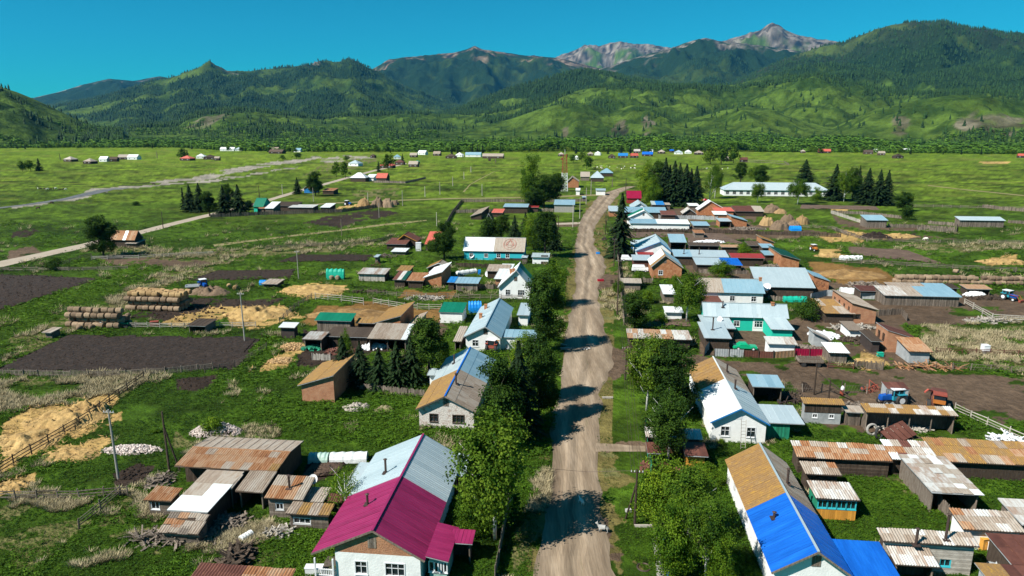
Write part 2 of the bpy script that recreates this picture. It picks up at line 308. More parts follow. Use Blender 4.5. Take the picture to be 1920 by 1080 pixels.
# ================= TERRAIN =================
def elevH(px,py,D):
    dx,dy,dz=ray(px,py); return CAM_H+dz/math.hypot(dx,dy)*D
def azi(px,py=235):
    dx,dy,dz=ray(px,py); return math.atan2(dx,dy)
RIDGES=[ # D, front run, back run, profile, forest, rock, kind
 (12500,3500,1500,[(-300,225),(0,205),(60,184),(110,172),(165,156),(205,147),(250,151),(300,142),(340,150),(420,160),(600,190),(800,235)],.9,.25,1),
 (7600,3600,1800,[(-300,240),(60,230),(110,198),(200,180),(270,158),(330,143),(365,132),(385,119),(392,115),(402,121),(425,133),(470,134),(520,128),(580,122),(610,116),(628,119),(655,114),(680,122),(720,142),(770,165),(830,186),(900,205),(1000,240)],.62,.16,2),
 (10300,3300,2000,[(560,200),(640,150),(700,128),(730,112),(760,107),(800,104),(850,99),(875,92),(890,85),(905,92),(940,97),(975,103),(1020,106),(1060,110),(1110,124),(1160,135),(1250,160),(1400,200),(1600,240)],.80,.52,3),
 (13500,3000,1500,[(900,150),(1000,125),(1040,108),(1075,94),(1095,84),(1125,86),(1150,80),(1165,77),(1190,83),(1220,83),(1250,87),(1290,98),(1350,115),(1500,150)],.35,.95,4),
 (9200,3000,2000,[(960,190),(1050,150),(1130,128),(1200,105),(1260,88),(1300,75),(1323,71),(1345,76),(1400,82),(1480,92),(1560,105),(1700,140)],.82,.42,5),
 (11500,2500,1800,[(1200,150),(1290,105),(1340,84),(1375,72),(1400,64),(1425,56),(1440,48),(1449,43),(1460,49),(1478,60),(1500,67),(1530,73),(1570,78),(1640,95),(1750,140)],.45,.9,6),
 (6300,2700,1800,[(1250,210),(1350,170),(1440,125),(1490,103),(1540,88),(1580,80),(1610,68),(1640,56),(1680,45),(1700,41),(1740,42),(1772,39),(1800,49),(1850,56),(1900,66),(1925,66),(1980,60),(2100,70),(2300,110)],.78,.0,7),
 (4300,1300,1300,[(700,240),(860,205),(900,186),(960,165),(1020,148),(1070,135),(1100,131),(1140,138),(1200,150),(1260,158),(1320,162),(1380,158),(1440,140),(1500,126),(1560,120),(1620,128),(1700,145),(1760,135),(1850,125),(1920,128),(2100,120)],.60,0,8),
 (2950,800,900,[(240,240),(330,234),(350,222),(380,211),(430,206),(480,206),(520,213),(600,222),(650,216),(700,214),(800,212),(880,216),(950,206),(1000,192),(1050,178),(1100,166),(1150,161),(1300,162),(1380,166),(1430,156),(1480,146),(1540,140),(1600,156),(1680,174),(1760,176),(1830,170),(1900,176),(2000,180),(2200,190)],.40,.0,9),
 (2150,480,700,[(700,240),(860,243),(920,232),(960,222),(1010,205),(1050,195),(1085,192),(1120,200),(1150,208),(1185,197),(1220,203),(1260,222),(1300,222),(1350,208),(1400,200),(1440,203),(1500,225),(1560,240),(1600,222),(1640,205),(1690,193),(1740,184),(1790,177),(1840,178),(1890,185),(1950,200),(2100,210)],.22,.0,10),
 (2500,800,900,[(-500,120),(-200,140),(-60,150),(0,163),(30,172),(60,184),(95,200),(130,217),(160,231),(185,240),(230,244)],.6,.0,11),
]
RZ=[]
for D,wf,wb,prof,fo,ro,kd in RIDGES:
    RZ.append((D,wf,wb,np.array([azi(p[0],p[1]) for p in prof]),np.array([elevH(p[0],p[1],D) for p in prof])))
def terrain(X,Y,want=False):
    Dd=np.hypot(X,Y); A=np.arctan2(X,Y)
    best=np.full(X.shape,-6.0); own=np.zeros(X.shape,int); rel=np.zeros(X.shape)
    for i,(D,wf,wb,pa,ph) in enumerate(RZ):
        H=np.interp(A,pa,ph,left=-50,right=-50)
        s=D*0.08
        wv=(fbm(X/s*.35,Y/s*.35,3,i*7)-.5)*wf*.35
        wfe=wf*(0.7+0.7*fbm(A*14+i,A*0+i*3.3,3,i)) 
        t=np.where(Dd<D,(D-Dd)/wfe,(Dd-D)/wb)
        t=np.clip(t+np.clip(t,0,.4)*wv/wf*1.2,0,1)
        sh=(1-t)**1.15*(1+.35*t)
        rg=ridged(X/(s*.55)+.3*wv/wf,Y/(s*.55),6,i*5+1)-.55
        rg2=fbm(X/(s*.12),Y/(s*.12),3,i*5+2)-.5
        m=np.clip(t*3.5,0,1)*(1-t)**.7
        h=H*sh*(1+0*rg)+np.clip(H,0,None)*(m*(rg*(.50 if D<5000 else .46))+.035*rg2*(.25+m))-4*t
        if i in (3,5): h=h+np.clip(H,0,None)*.03*(ridged(X/160,Y/160,3,99)-.5)
        k=h>best; best=np.where(k,h,best); own=np.where(k,i,own); rel=np.where(k,t,rel)
    return (best,own,rel,Dd,A) if want else best
def forestmask(X,Y,own,rel,h):
    fo=np.array([r[4] for r in RIDGES])[own]
    n=fbm(X/260,Y/260,4,50)*.55+fbm(X/70,Y/70,3,51)*.25+.2*ridged(X/900,Y/900,2,52)
    big=fbm(X/900,Y/900,2,53)
    v=n+.35*(big-.5)
    # gullies and crests carry the trees on the near hills
    thr=.78-.50*fo
    return np.clip((v-thr)*9,0,1)
def build_terrain():
    na,nd=800,440
    a=np.linspace(R(-46),R(46),na); d=np.exp(np.linspace(math.log(1480),math.log(15800),nd))
    Aa,Dd=np.meshgrid(a,d); X=np.sin(Aa)*Dd; Y=np.cos(Aa)*Dd
    Z,own,rel,D2,A2=terrain(X,Y,True)
    f=forestmask(X,Y,own,rel,Z); ro=np.array([r[5] for r in RIDGES])[own]
    z01=np.clip(1-rel,0,1)
    n1=fbm(X/120,Y/120,4,60); n2=fbm(X/420,Y/420,3,61)
    meadow=np.stack([.040+.04*n2,.085+.055*n2,.012+.008*n2],-1)
    meadow=meadow*np.where(np.isin(own,(7,8,9,10)),1.0,1)[...,None]*(.25+1.35*fbm(X/38,Y/38,5,63))[...,None]*np.where(np.isin(own,(0,2,4)),.45,np.where(own==1,.8,1))[...,None]; meadow[...,0]*=1.1; shrub=np.array([.016,.042,.007]); forest=np.array([.010,.026,.008])
    c=meadow*(1-np.clip((n1-.52)*7,0,1)[...,None]*.6)+shrub*(np.clip((n1-.52)*7,0,1)[...,None]*.6)
    sh2=np.clip((fbm(X/22,Y/22,4,64)*.6+fbm(X/90,Y/90,3,65)*.4-.50)*14,0,1)*np.isin(own,(7,8,9,10)); c=c*(1-.7*sh2[...,None])+np.array([.014,.036,.006])*.7*sh2[...,None]
    c=c*(1-f[...,None])+forest*f[...,None]
    rockn=fbm(X/170,Y/170,5,70)+.25*(ridged(X/500,Y/200,3,71)-.5)
    rk=np.clip((z01-(1.12-.46*ro)+.9*(rockn-.5))*6,0,1)*(ro>0)
    crag=np.zeros_like(Z)
    for (px,D0,wpx,wd) in ((1165,1850,22,200),(1215,1850,22,160),(1060,1870,10,110),(1860,1850,60,200),(1690,1880,22,150),(395,2560,50,200)):
        crag=np.maximum(crag,np.exp(-((A2-azi(px))/(wpx/1280))**2-((D2-D0)/wd)**2))
    cr=np.clip((crag*1.0+.9*(fbm(X/45,Y/45,4,72)-.5)-.68)*7,0,.85)
    n9=fbm(X/55,Y/55,4,75); rockc=np.clip(np.stack([-.14+.52*n9,-.13+.46*n9,-.12+.40*n9],-1),.02,1)*(.6+.8*fbm(X/260,Y/260,3,76))[...,None]; rockc[own==2]*=np.array([1,.85,.7]); cragc=np.clip(np.stack([-.06+.34*n9,-.05+.29*n9,-.05+.23*n9],-1),.02,1)
    c=c*(1-rk[...,None])+rockc*rk[...,None]; c=c*(1-cr[...,None])+cragc*cr[...,None]
    hi=np.clip((z01-.55)*2,0,1)*(own==6); brown=np.array([.05,.042,.028]); c=c*(1-.5*hi[...,None])+brown*.5*hi[...,None]
    Z=Z+cr*5*(ridged(X/40,Y/40,3,73)-.5)
    V=np.stack([X,Y,Z],-1).reshape(-1,3)
    i=np.arange(nd-1)[:,None]*na+np.arange(na-1)[None,:]
    Fc=np.stack([i,i+1,i+1+na,i+na],-1).reshape(-1,4)
    # near hills and far mountains as two pieces of the setting
    fown=np.isin(own[:-1,:-1],(7,8,9,10)).reshape(-1)|(Dd[:-1,:-1].reshape(-1)<2600)
    for nm,sel in (('hills',fown),('mountains',~fown)):
        FF=Fc[sel]; u,inv=np.unique(FF,return_inverse=True)
        me=np_mesh(nm,V[u],inv.reshape(FF.shape),MATS['hillmat'],colr=c.reshape(-1,3)[u],smooth=True)
        tag(link(nm,me),kind='structure')
build_terrain()
# conifer / broadleaf templates for woods
def conifer_t(n=6,tiers=3):
    v=[];f=[]
    for k in range(tiers):
        z0=.06+k*.28; z1=min(1,z0+.46); r=.19*(1-k*.27)
        b=len(v); v.append((0,0,z1))
        for j in range(n):
            a=2*math.pi*(j+.5*k)/n; rr=r*(1 if j%2 else .72); v.append((math.cos(a)*rr,math.sin(a)*rr,z0-(.03 if j%2 else 0)))
        for j in range(n): f.append((b,b+1+j,b+1+(j+1)%n))
    return v,f
def bush_t(seed,n=26,w=.42):
    r=random.Random(seed); v=[];f=[]
    for k in range(n):
        a=r.random()*6.283; e=r.random()**.7; z=.12+.8*e; rad=w*math.sin(math.pi*min(1,.15+.8*e))**.6*(.55+.5*r.random())
        c=Vector((math.cos(a)*rad,math.sin(a)*rad,z)); nrm=(c-Vector((0,0,.35))).normalized()+Vector((r.uniform(-.5,.5),r.uniform(-.5,.5),r.uniform(-.3,.6))); nrm.normalize()
        t1=nrm.cross(Vector((0,0,1))).normalized(); t2=nrm.cross(t1); s=.17
        b=len(v)
        v+= [tuple(c+t1*s),tuple(c+t2*s*.9),tuple(c-t1*s*.9),]
        f.append((b,b+1,b+2))
    return v,f
def edgeD(px): return np.interp(px,[-400,0,330,420,560,860,1100,1500,1920,2300],[1650,1600,1480,1260,1160,1110,1120,1190,1260,1300])
def pxof(X,Y): return 960+FPX*X/(Y*cp+CAM_H*sp)
def woods():
    # hillside trees
    N=420000
    A=rng.uniform(R(-41),R(41),N); D=1650*np.exp(rng.random(N)**.8*math.log(7600/1650)); X=np.sin(A)*D; Y=np.cos(A)*D
    h,own,rel,_,_=terrain(X,Y,True); f=forestmask(X,Y,own,rel,h)
    crest=((own==8)|(own==7))&(rel<.16)&(fbm(X/150,Y/150,2,88)>.38)
    keep=((f>rng.random(N)*.8+.15)|(rng.random(N)<.035*np.clip(fbm(X/120,Y/120,3,91)*3-.8,0,2))|(crest&(rng.random(N)<.8)))&(h>2)
    X,Y,h,D=X[keep],Y[keep],h[keep],D[keep]
    if len(X)>60000:
        s=rng.choice(len(X),60000,replace=False); X,Y,h,D=X[s],Y[s],h[s],D[s]
    tv,tf=conifer_t(5,2)
    S=rng.uniform(11,21,len(X))*(1+D/9000); P=np.stack([X,Y,h-1.5],-1)
    me=scatter('hillside_forest',tv,tf,P,S*1.15,rng.random(len(X))*6,MATS['farforest'],rng.random(len(X)),S)
    tag(link('hillside_forest',me),'dark conifers spread over the hillsides and crests behind the valley','forest',kind='stuff')
    # valley belt
    N=21000
    A=rng.uniform(R(-41),R(41),N); X0=np.sin(A)*1500; Y0=np.cos(A)*1500; px=pxof(X0,Y0); e=edgeD(px)*1.015
    D=e+rng.random(N)**1.3*np.interp(px,[0,700,900,1900],[1500,1200,520,520]); X=np.sin(A)*D; Y=np.cos(A)*D
    h=np.maximum(terrain(X,Y),0); back=(D-e)
    con=rng.random(N)<np.clip(back/500,.06,.75)
    gap=fbm(X/160,Y/160,2,90)>.36
    con&=True; keep=(h<45)&(gap|(back<90))
    for nm,sel,tmpl,mat,lab in (('valley_conifers',keep&con,conifer_t(6,3),'farforest','dark conifers standing in the wooded belt along the valley floor'),('valley_bushes',keep&~con,bush_t(3,24),'farbush','bright green willow thicket along the far edge of the meadows')):
        x,y,hh,bk=X[sel],Y[sel],h[sel],back[sel]; n=len(x)
        S=rng.uniform(8,15.5,n)*np.where(bk<60,.62,1); 
        me=scatter(nm,tmpl[0],tmpl[1],np.stack([x,y,hh-.8],-1),S*(1.3 if 'bush' in nm else 1.1),rng.random(n)*6,MATS[mat],rng.random(n),S)
        tag(link(nm,me),lab,'wood',kind='stuff')
woods()
# ================= GROUND =================
POLY={}  # px polygons painted on the ground: kind -> list
POLY['straw']=[[(0,795),(40,772),(110,760),(190,748),(205,757),(150,790),(95,835),(40,868),(0,890)],[(80,842),(140,830),(190,832),(150,862),(95,868)],[(0,903),(50,893),(52,912),(0,928)],[(115,797),(208,780),(207,800),(135,820)],
 [(415,580),(470,568),(540,575),(560,598),(500,612),(430,606)],[(525,548),(570,530),(655,533),(640,552),(560,562)],[(480,690),(560,650),(575,640),(545,690)],[(300,608),(380,575),(450,570),(430,590),(350,610)],[(1535,470),(1590,470),(1590,486),(1540,486)],[(1838,492),(1870,484),(1920,480),(1920,496),(1870,500)],
 [(1590,432),(1640,436),(1705,447),(1640,446)],[(620,392),(640,385),(695,386),(690,392)],[(1835,303),(1905,304),(1900,307),(1850,307)],[(1530,445),(1620,437),(1625,452),(1560,458)],[(1610,690),(1640,665),(1655,672),(1650,690)],[(1610,655),(1650,668),(1640,672),(1610,668)],[(1560,390),(1610,392),(1600,400),(1560,400)]]
POLY['manure']=[[(555,608),(590,572),(690,570),(760,582),(850,575),(850,600),(760,610),(640,612)],[(1510,494),(1640,500),(1700,530),(1640,540),(1560,530),(1520,520)],[(760,545),(860,548),(850,562),(740,560)]]
POLY['soil']=[[(235,600),(330,560),(460,556),(545,560),(480,585),(330,605)],[(560,418),(610,405),(720,395),(745,400),(640,425)],[(0,437),(60,428),(75,432),(40,445),(0,448)],[(180,900),(240,880),(290,880),(260,915),(185,925)],[(560,620),(800,600),(830,640),(700,670),(560,690)],[(1640,440),(1720,437),(1700,447),(1640,448)],[(335,710),(400,700),(370,730),(340,735)],[(540,945),(590,850),(650,860),(600,900)],[(1500,720),(1530,735),(1500,745)]]
POLY['dirt']=[[(1125,700),(1180,650),(1290,664),(1400,680),(1560,686),(1700,690),(1935,715),(1935,790),(1860,805),(1800,760),(1700,770),(1500,770),(1480,720),(1300,690),(1180,705)],
 [(1320,600),(1480,600),(1660,592),(1700,620),(1740,690),(1450,668),(1320,668)],[(1440,540),(1640,530),(1900,560),(1935,600),(1700,610),(1560,600)],[(1600,560),(1700,575),(1840,585),(1860,600),(1700,605)],[(1810,565),(1935,545),(1935,600),(1850,600)],[(1290,470),(1400,470),(1440,540),(1310,540)],
 [(1180,425),(1420,420),(1560,440),(1430,450),(1200,440)],[(1560,400),(1600,415),(1700,425),(1820,428),(1700,432),(1590,428)],[(0,470),(50,462),(80,472),(0,490)],[(1120,520),(1160,505),(1165,530),(1120,545)],[(1170,395),(1420,385),(1420,420),(1170,425)],
 [(1118,835),(1205,830),(1210,852),(1115,850)],[(1020,1085),(1130,960),(1150,1020),(1235,1085)],[(730,625),(830,600),(850,615),(830,640)],[(150,488),(340,486),(400,492),(340,500),(200,500)],[(1550,430),(1700,440),(1800,445),(1640,450)],[(980,420),(1080,415),(1090,422),(1000,425)],[(1060,640),(1130,640),(1175,660),(1170,710),(1060,720)],[(1500,780),(1600,790),(1700,800),(1690,815),(1540,800)],[(1660,800),(1920,840),(1920,850),(1700,820)]]
POLY['dry']=[[(-20,720),(90,710),(200,705),(290,700),(225,740),(100,765),(-20,775)],[(-20,935),(120,925),(300,935),(330,1000),(420,1020),(330,1030),(140,1000),(60,1060),(-20,1050)],[(0,640),(100,600),(230,545),(330,500),(400,480),(450,465),(470,480),(330,530),(180,600),(0,680)],[(60,470),(440,465),(560,455),(730,450),(730,462),(500,480),(350,500)],
 [(1740,600),(1935,600),(1935,720),(1840,680),(1740,670)],[(1640,860),(1700,850),(1800,900),(1750,940),(1660,900)],[(660,360),(760,350),(740,370),(660,372)],[(560,330),(620,300),(700,300),(660,318)],[(860,390),(1000,385),(1000,396),(860,398)],[(1100,600),(1180,470),(1190,600)],[(1000,900),(1040,880),(1030,1000),(960,1080),(950,1080)],[(1120,840),(1165,860),(1150,900),(1120,900)],[(100,770),(190,745),(270,705),(275,720),(180,770)],[(330,810),(460,870),(420,880),(320,840)],[(1840,860),(1935,850),(1935,900)],[(1640,480),(1700,455),(1935,455),(1935,470),(1700,470)],[(400,1000),(520,960),(560,1040),(420,1080)]]
POLY['verge']=[[(975,1090),(1030,880),(1055,700),(1062,560),(1075,480),(1090,420),(1130,420),(1150,480),(1150,560),(1150,640),(1150,740),(1150,880),(1165,960),(1215,1090)],[(1095,420),(1110,380),(1160,370),(1140,420)]]
POLY['gravel']=[[(0,389),(90,376),(150,355),(210,353),(280,343),(400,323),(470,311),(590,292),(606,295),(500,314),(410,332),(290,350),(210,358),(100,380),(0,393)],[(330,343),(400,336),(500,322),(560,312),(500,326),(400,341)],[(585,300),(640,292),(700,296),(620,305)]]
def wpoly(pl): return [G(x,max(y,262)) for x,y in pl]
WP={k:[wpoly(p) for p in v] for k,v in POLY.items()}
def paint(kind,X,Y,warp=True):
    D=np.hypot(X,Y); s=np.clip(D*.014,1.2,14); a=np.clip(D*.02,1.2,18)
    m=np.zeros(X.shape,bool)
    if kind=='verge': a=a*3
    wx=X+a*(fbm(X/s/3,Y/s/3,4,11)-.5)*2; wy=Y+a*1.6*(fbm(X/s/3,Y/s/3,4,23)-.5)*2
    for p in WP[kind]: m|=inpoly(wx,wy,p)
    return m
def build_ground():
    na=900; ys=np.concatenate([np.array([1500,1350,1250,1180]),np.arange(1120,262,-2.0)])
    dist=CAM_H/np.tan(PITCH+np.arctan((ys-540)/FPX)); dist=np.concatenate([dist,[2100]])
    a=np.linspace(R(-46),R(46),na); Aa,Dd=np.meshgrid(a,dist); X=np.tan(Aa)*Dd; Y=Dd+0*Aa
    nd=len(dist)
    n1=fbm(X/9,Y/9,5,1); n2=fbm(X/40,Y/40,4,2); n3=fbm(X/2.2,Y/2.2,3,3); n4=fbm(X/160,Y/70,4,4)
    far=np.clip((Y-230)/300,0,1); vf=np.clip((Y-550)/500,0,1)
    g0=np.stack([.016+.040*n2,.040+.065*n2,.003+.004*n2],-1); g1=np.stack([.036+.10*n2,.075+.115*n2,.006+.010*n2],-1); g2=np.stack([.070+.075*n4,.125+.08*n4,.006+.010*n4],-1)
    c=g0*(1-far[...,None])+g1*far[...,None]; c=c*(1-vf[...,None])+g2*vf[...,None]
    c*=np.clip(.15+1.7*n3*(1-vf*.8)+.75*vf,.2,1.7)[...,None]; c*=np.clip(.15+1.7*n1*(1-.5*vf)+.42*vf,.3,1.7)[...,None]
    dk=np.clip((fbm(X/14,Y/7,4,8)-.56)*8,0,1)*far*(1-.6*vf); c=c*(1-.55*dk[...,None])
    yl=np.clip((fbm(X/30,Y/10,4,9)-.58)*8,0,1)*far; c=c*(1-.5*yl[...,None])+np.array([.16,.17,.035])*.5*yl[...,None]
    def mixc(mask,base,var,seed):
        q=fbm(X/1.7,Y/1.7,4,seed)*.5+fbm(X/12,Y/12,3,seed+1)*.5
        cc=np.array(base)[None,None]*(1-var+2*var*q)[...,None]; k=mask.astype(float)[...,None]; return c*(1-k)+cc*k
    for k,b,v in (('verge',(.125,.105,.035),.7),('dry',(.125,.12,.045),.8),('gravel',(.26,.235,.19),.8),('dirt',(.105,.072,.048),.7),('soil',(.036,.025,.019),.7),('manure',(.18,.10,.032),.8),('straw',(.38,.25,.09),.85)):
        m=paint(k,X,Y)
        if k=='dry': m&=(fbm(X/4,Y/2.5,4,31)>.50)
        if k=='verge': m&=(fbm(X/3,Y/4,4,35)>.40)
        if k=='gravel': m&=(fbm(X/18,Y/24,4,36)>.42)
        if k in('straw','soil'): m&=(fbm(X/3,Y/3,4,37)>.33)
        if k=='dirt': m&=(fbm(X/6,Y/5,4,33)>.36)
        c=mixc(m,b,v,40)
    V=np.stack([X,Y,0*X],-1).reshape(-1,3)
    i=np.arange(nd-1)[:,None]*na+np.arange(na-1)[None,:]
    Fc=np.stack([i,i+1,i+1+na,i+na],-1).reshape(-1,4)
    tag(link('ground',np_mesh('ground',V,Fc,MATS['groundmat'],colr=c.reshape(-1,3))),kind='structure')
    V=[(-30000,-3000,-1.5),(30000,-3000,-1.5),(30000,30000,-1.5),(-30000,30000,-1.5)]
    tag(link('plain',np_mesh('plain',V,[(0,1,2,3)],MATS['groundmat'],colr=np.full((4,3),(.04,.08,.012)))),kind='structure')
build_ground()
def strip(name,edges,mat,z=.012,kind='structure',rag=.35,seg=1.2,label=None,mid=6):
    """a road: list of (left px, right px) pairs from near to far"""
    L=[Vector((*G(*a),0)) for a,b in edges]; Rr=[Vector((*G(*b),0)) for a,b in edges]
    rows=[]
    for k in range(len(L)-1):
        n=max(2,int((L[k+1]-L[k]).length/(seg*(1+L[k].length/150))))
        for j in range(n):
            t=j/n; rows.append((L[k].lerp(L[k+1],t),Rr[k].lerp(Rr[k+1],t)))
    rows.append((L[-1],Rr[-1]))
    V=[];Fc=[]
    for i,(a,b) in enumerate(rows):
        wdt=(b-a).length; d=(b-a)/max(wdt,.01); ra=rag*min(1,wdt/3)
        a2=a+d*ra*(2*float(vnoise(np.array(i*.6),np.array(3.1),5))-1)*1.6; b2=b+d*ra*(2*float(vnoise(np.array(i*.6),np.array(9.1),6))-1)*1.6
        for j in range(mid+1):
            p=a2.lerp(b2,j/mid); V.append((p.x,p.y,z))
    for i in range(len(rows)-1):
        for j in range(mid):
            q=i*(mid+1)+j; Fc.append((q,q+1,q+mid+2,q+mid+1))
    tn=[]
    for i in range(len(rows)-1):
        for j in range(mid):
            q=(j+.5)/mid; tn.append(.5+(.42*math.exp(-((q-.30)/.06)**2)+.42*math.exp(-((q-.62)/.06)**2)-.30*math.exp(-((q-.46)/.05)**2)-.35*math.exp(-(min(q,1-q)/.09)**2))*(.5+float(vnoise(np.array(i*.35),np.array(1.0),8)))+random.uniform(-.08,.08))
    return tag(link(name,np_mesh(name,V,Fc,MATS[mat],tn)),label=label,kind=kind)
strip('road',[((985,1150),(1190,1150)),((1008,1090),(1160,1090)),((1012,1000),(1134,1000)),((1026,940),(1128,940)),((1030,880),(1124,880)),((1036,800),(1128,800)),((1047,740),(1124,740)),((1049,690),(1146,690)),((1057,650),(1150,650)),((1064,610),(1133,610)),((1072,580),(1125,580)),((1077,545),(1122,545)),((1079,520),(1128,520)),((1079,500),(1136,500)),((1079,480),(1130,480)),((1079,462),(1116,462)),((1083,440),(1112,440)),((1086,425),(1115,425)),((1090,410),(1124,410)),((1098,398),(1132,398)),((1106,388),(1142,388)),((1113,378),(1150,378)),((1120,370),(1156,370)),((1132,362),(1162,362)),((1150,356),(1176,355)),((1172,350),(1192,349))],'road',mid=18)
strip('lane',[((-60,505),(-60,515)),((0,490),(0,502)),((60,477),(60,487)),((150,458),(150,467)),((210,443),(212,451)),((260,433),(262,440)),((330,415),(332,421)),((380,403),(384,408)),((440,390),(444,394)),((500,374),(506,377)),((560,356),(566,359)),((600,346),(606,348)),((650,332),(656,334)),((700,319),(705,320.5)),((760,306),(764,307))],'lane',z=.02,rag=.4,mid=3)
strip('farm_track',[((500,389),(502,391)),((620,380),(621,382)),((740,375),(741,377)),((840,371.5),(841,373.5)),((1000,369),(1001,371)),((1128,364),(1130,367))],'track',z=.03,rag=.3,mid=2)
strip('farm_track',[((400,459),(402,462)),((480,449),(482,452)),((560,439),(562,442)),((640,430),(642,433)),((720,420),(722,423)),((800,412),(800,414))],'track',z=.02,rag=.5,mid=2)
strip('farm_track',[((990,421),(990,424)),((1040,419),(1040,422)),((1088,416),(1088,420))],'lane',z=.02,rag=.4,mid=2)
strip('farm_track',[((1740,347),(1740,348.5)),((1800,354),(1800,355.5)),((1860,360),(1860,361.5)),((1960,370),(1960,372))],'track',z=.05,rag=.4,mid=2)
strip('farm_track',[((868,360),(871,360)),((880,346),(883,346)),((900,335),(903,335)),((925,322),(927,322)),((945,318),(947,318))],'track',z=.05,rag=.4,mid=2)
strip('side_track',[((1117,845),(1117,832)),((1160,845),(1160,833)),((1210,846),(1210,836))],'road',z=.018,rag=.3,mid=3)
strip('footpath',[((1238,1130),(1254,1130)),((1229,1060),(1244,1060)),((1222,1006),(1232,1005))],'concrete',z=.05,rag=.02,mid=2,label=None)
strip('river',[((-10,392),(-10,389.5)),((40,386),(40,384)),((90,380),(88,377)),((120,375.5),(118,372)),((160,368),(158,362)),((185,363),(180,357)),((212,356),(208,353.5)),((240,353.2),(238,352.5))],'riverwater',z=.06,rag=.5,mid=3)
def field(name,q,mat,furrow=.09,rows_n=50,label=None,z=.03,along='v'):
    a,b,c_,d=[Vector((*G(*p),0)) for p in q]
    nu,nv=(160,60) if along=='v' else (60,160)
    V=[];Fc=[]
    for i in range(nv+1):
        for j in range(nu+1):
            s=i/nv; t=j/nu
            p=a.lerp(b,t).lerp(d.lerp(c_,t),s); 
            ed=min(s,1-s,t,1-t)
            o=(vnoise(np.array(p.x*.5),np.array(p.y*.5),3)-.5)*2*1.3 if ed<.02 else 0
            ph=(s*rows_n if along=='v' else t*rows_n)
            h=furrow*1.6*(.5+.5*math.sin(ph*6.283))*(1 if ed>.015 else 0)+furrow*1.5*random.random()
            V.append((p.x+o*.4,p.y+o,z+h))
    for i in range(nv):
        for j in range(nu):
            k=i*(nu+1)+j; Fc.append((k,k+1,k+nu+2,k+nu+1))
    tag(link(name,np_mesh(name,V,Fc,MATS[mat])),kind='structure')
field('ploughed_field',[(-15,699),(440,694),(492,634),(125,630)],'soil',rows_n=30)
field('ploughed_field',[(-60,598),(40,571),(190,522),(-60,512)],'soil',rows_n=20)
field('ploughed_field',[(352,526),(543,523),(556,506),(405,508)],'soil',rows_n=20)
field('ploughed_field',[(520,491),(688,490),(696,478),(560,478)],'soil',rows_n=12)
field('ploughed_field',[(1592,476),(1775,497),(1700,469),(1590,463)],'soilbrown',rows_n=12)
field('ploughed_field',[(1290,459),(1395,457),(1352,438),(1288,438)],'soilbrown',rows_n=12)
field('ploughed_field',[(1500,391),(1650,394),(1642,387),(1503,384)],'soilbrown',rows_n=8)
field('garden_bed',[(1215,612),(1296,612),(1288,598),(1228,600)],'soilbrown',rows_n=8)
field('garden_bed',[(560,900),(628,894),(640,868),(590,866)],'soilbrown',rows_n=8)
field('garden_bed',[(1150,434),(1285,437),(1280,443),(1180,447)],'soilbrown',rows_n=6)
# haze
mb=MB(); mb.box(-17000,17000,-300,16500,-4,2250); 
hm=bpy.data.materials.new('haze'); hm.use_nodes=True; n=hm.node_tree.nodes; n.clear(); out=n.new('ShaderNodeOutputMaterial'); pv=n.new('ShaderNodeVolumePrincipled')
pv.inputs['Color'].default_value=(.05,.48,1,1); pv.inputs['Density'].default_value=HAZE_DENSITY; hm.node_tree.links.new(pv.outputs[0],out.inputs['Volume'])
tag(mb.build('haze',hm),kind='stuff')
# ================= BUILDINGS =================
SHEET={}
def sheet_mesh(typ,w,Ln,mat):
    key=(typ,round(w,2),round(Ln,1),mat)
    if key in SHEET: return SHEET[key]
    mb=MB()
    if typ=='corr':
        n=4; 
        for k in range(n*2):
            xa=w*k/(2*n)*1.01; xb=w*(k+1)/(2*n)*1.01; za=.075*(k%2); zb=.075*((k+1)%2)
            mb.face([(xa,0,za),(xb,0,zb),(xb,Ln,zb),(xa,Ln,za)],.5)
        mb.face([(0,0,0),(0,0,-.02),(w,0,-.02),(w,0,0)],.5)
    elif typ=='flat':
        mb.box(0,w*1.02,0,Ln,0,.025,.5)
    else:
        mb.box(0,w,0,Ln,0,.02,.5); mb.box(0,.04,0,Ln,.021,.06,.5)
        if typ=='rib':
            for q in (.33,.66): mb.box(w*q,w*q+.03,0,Ln,.021,.04,.5)
    SHEET[key]=mb.mesh('roof_sheet_mesh',MATS[mat]); return SHEET[key]
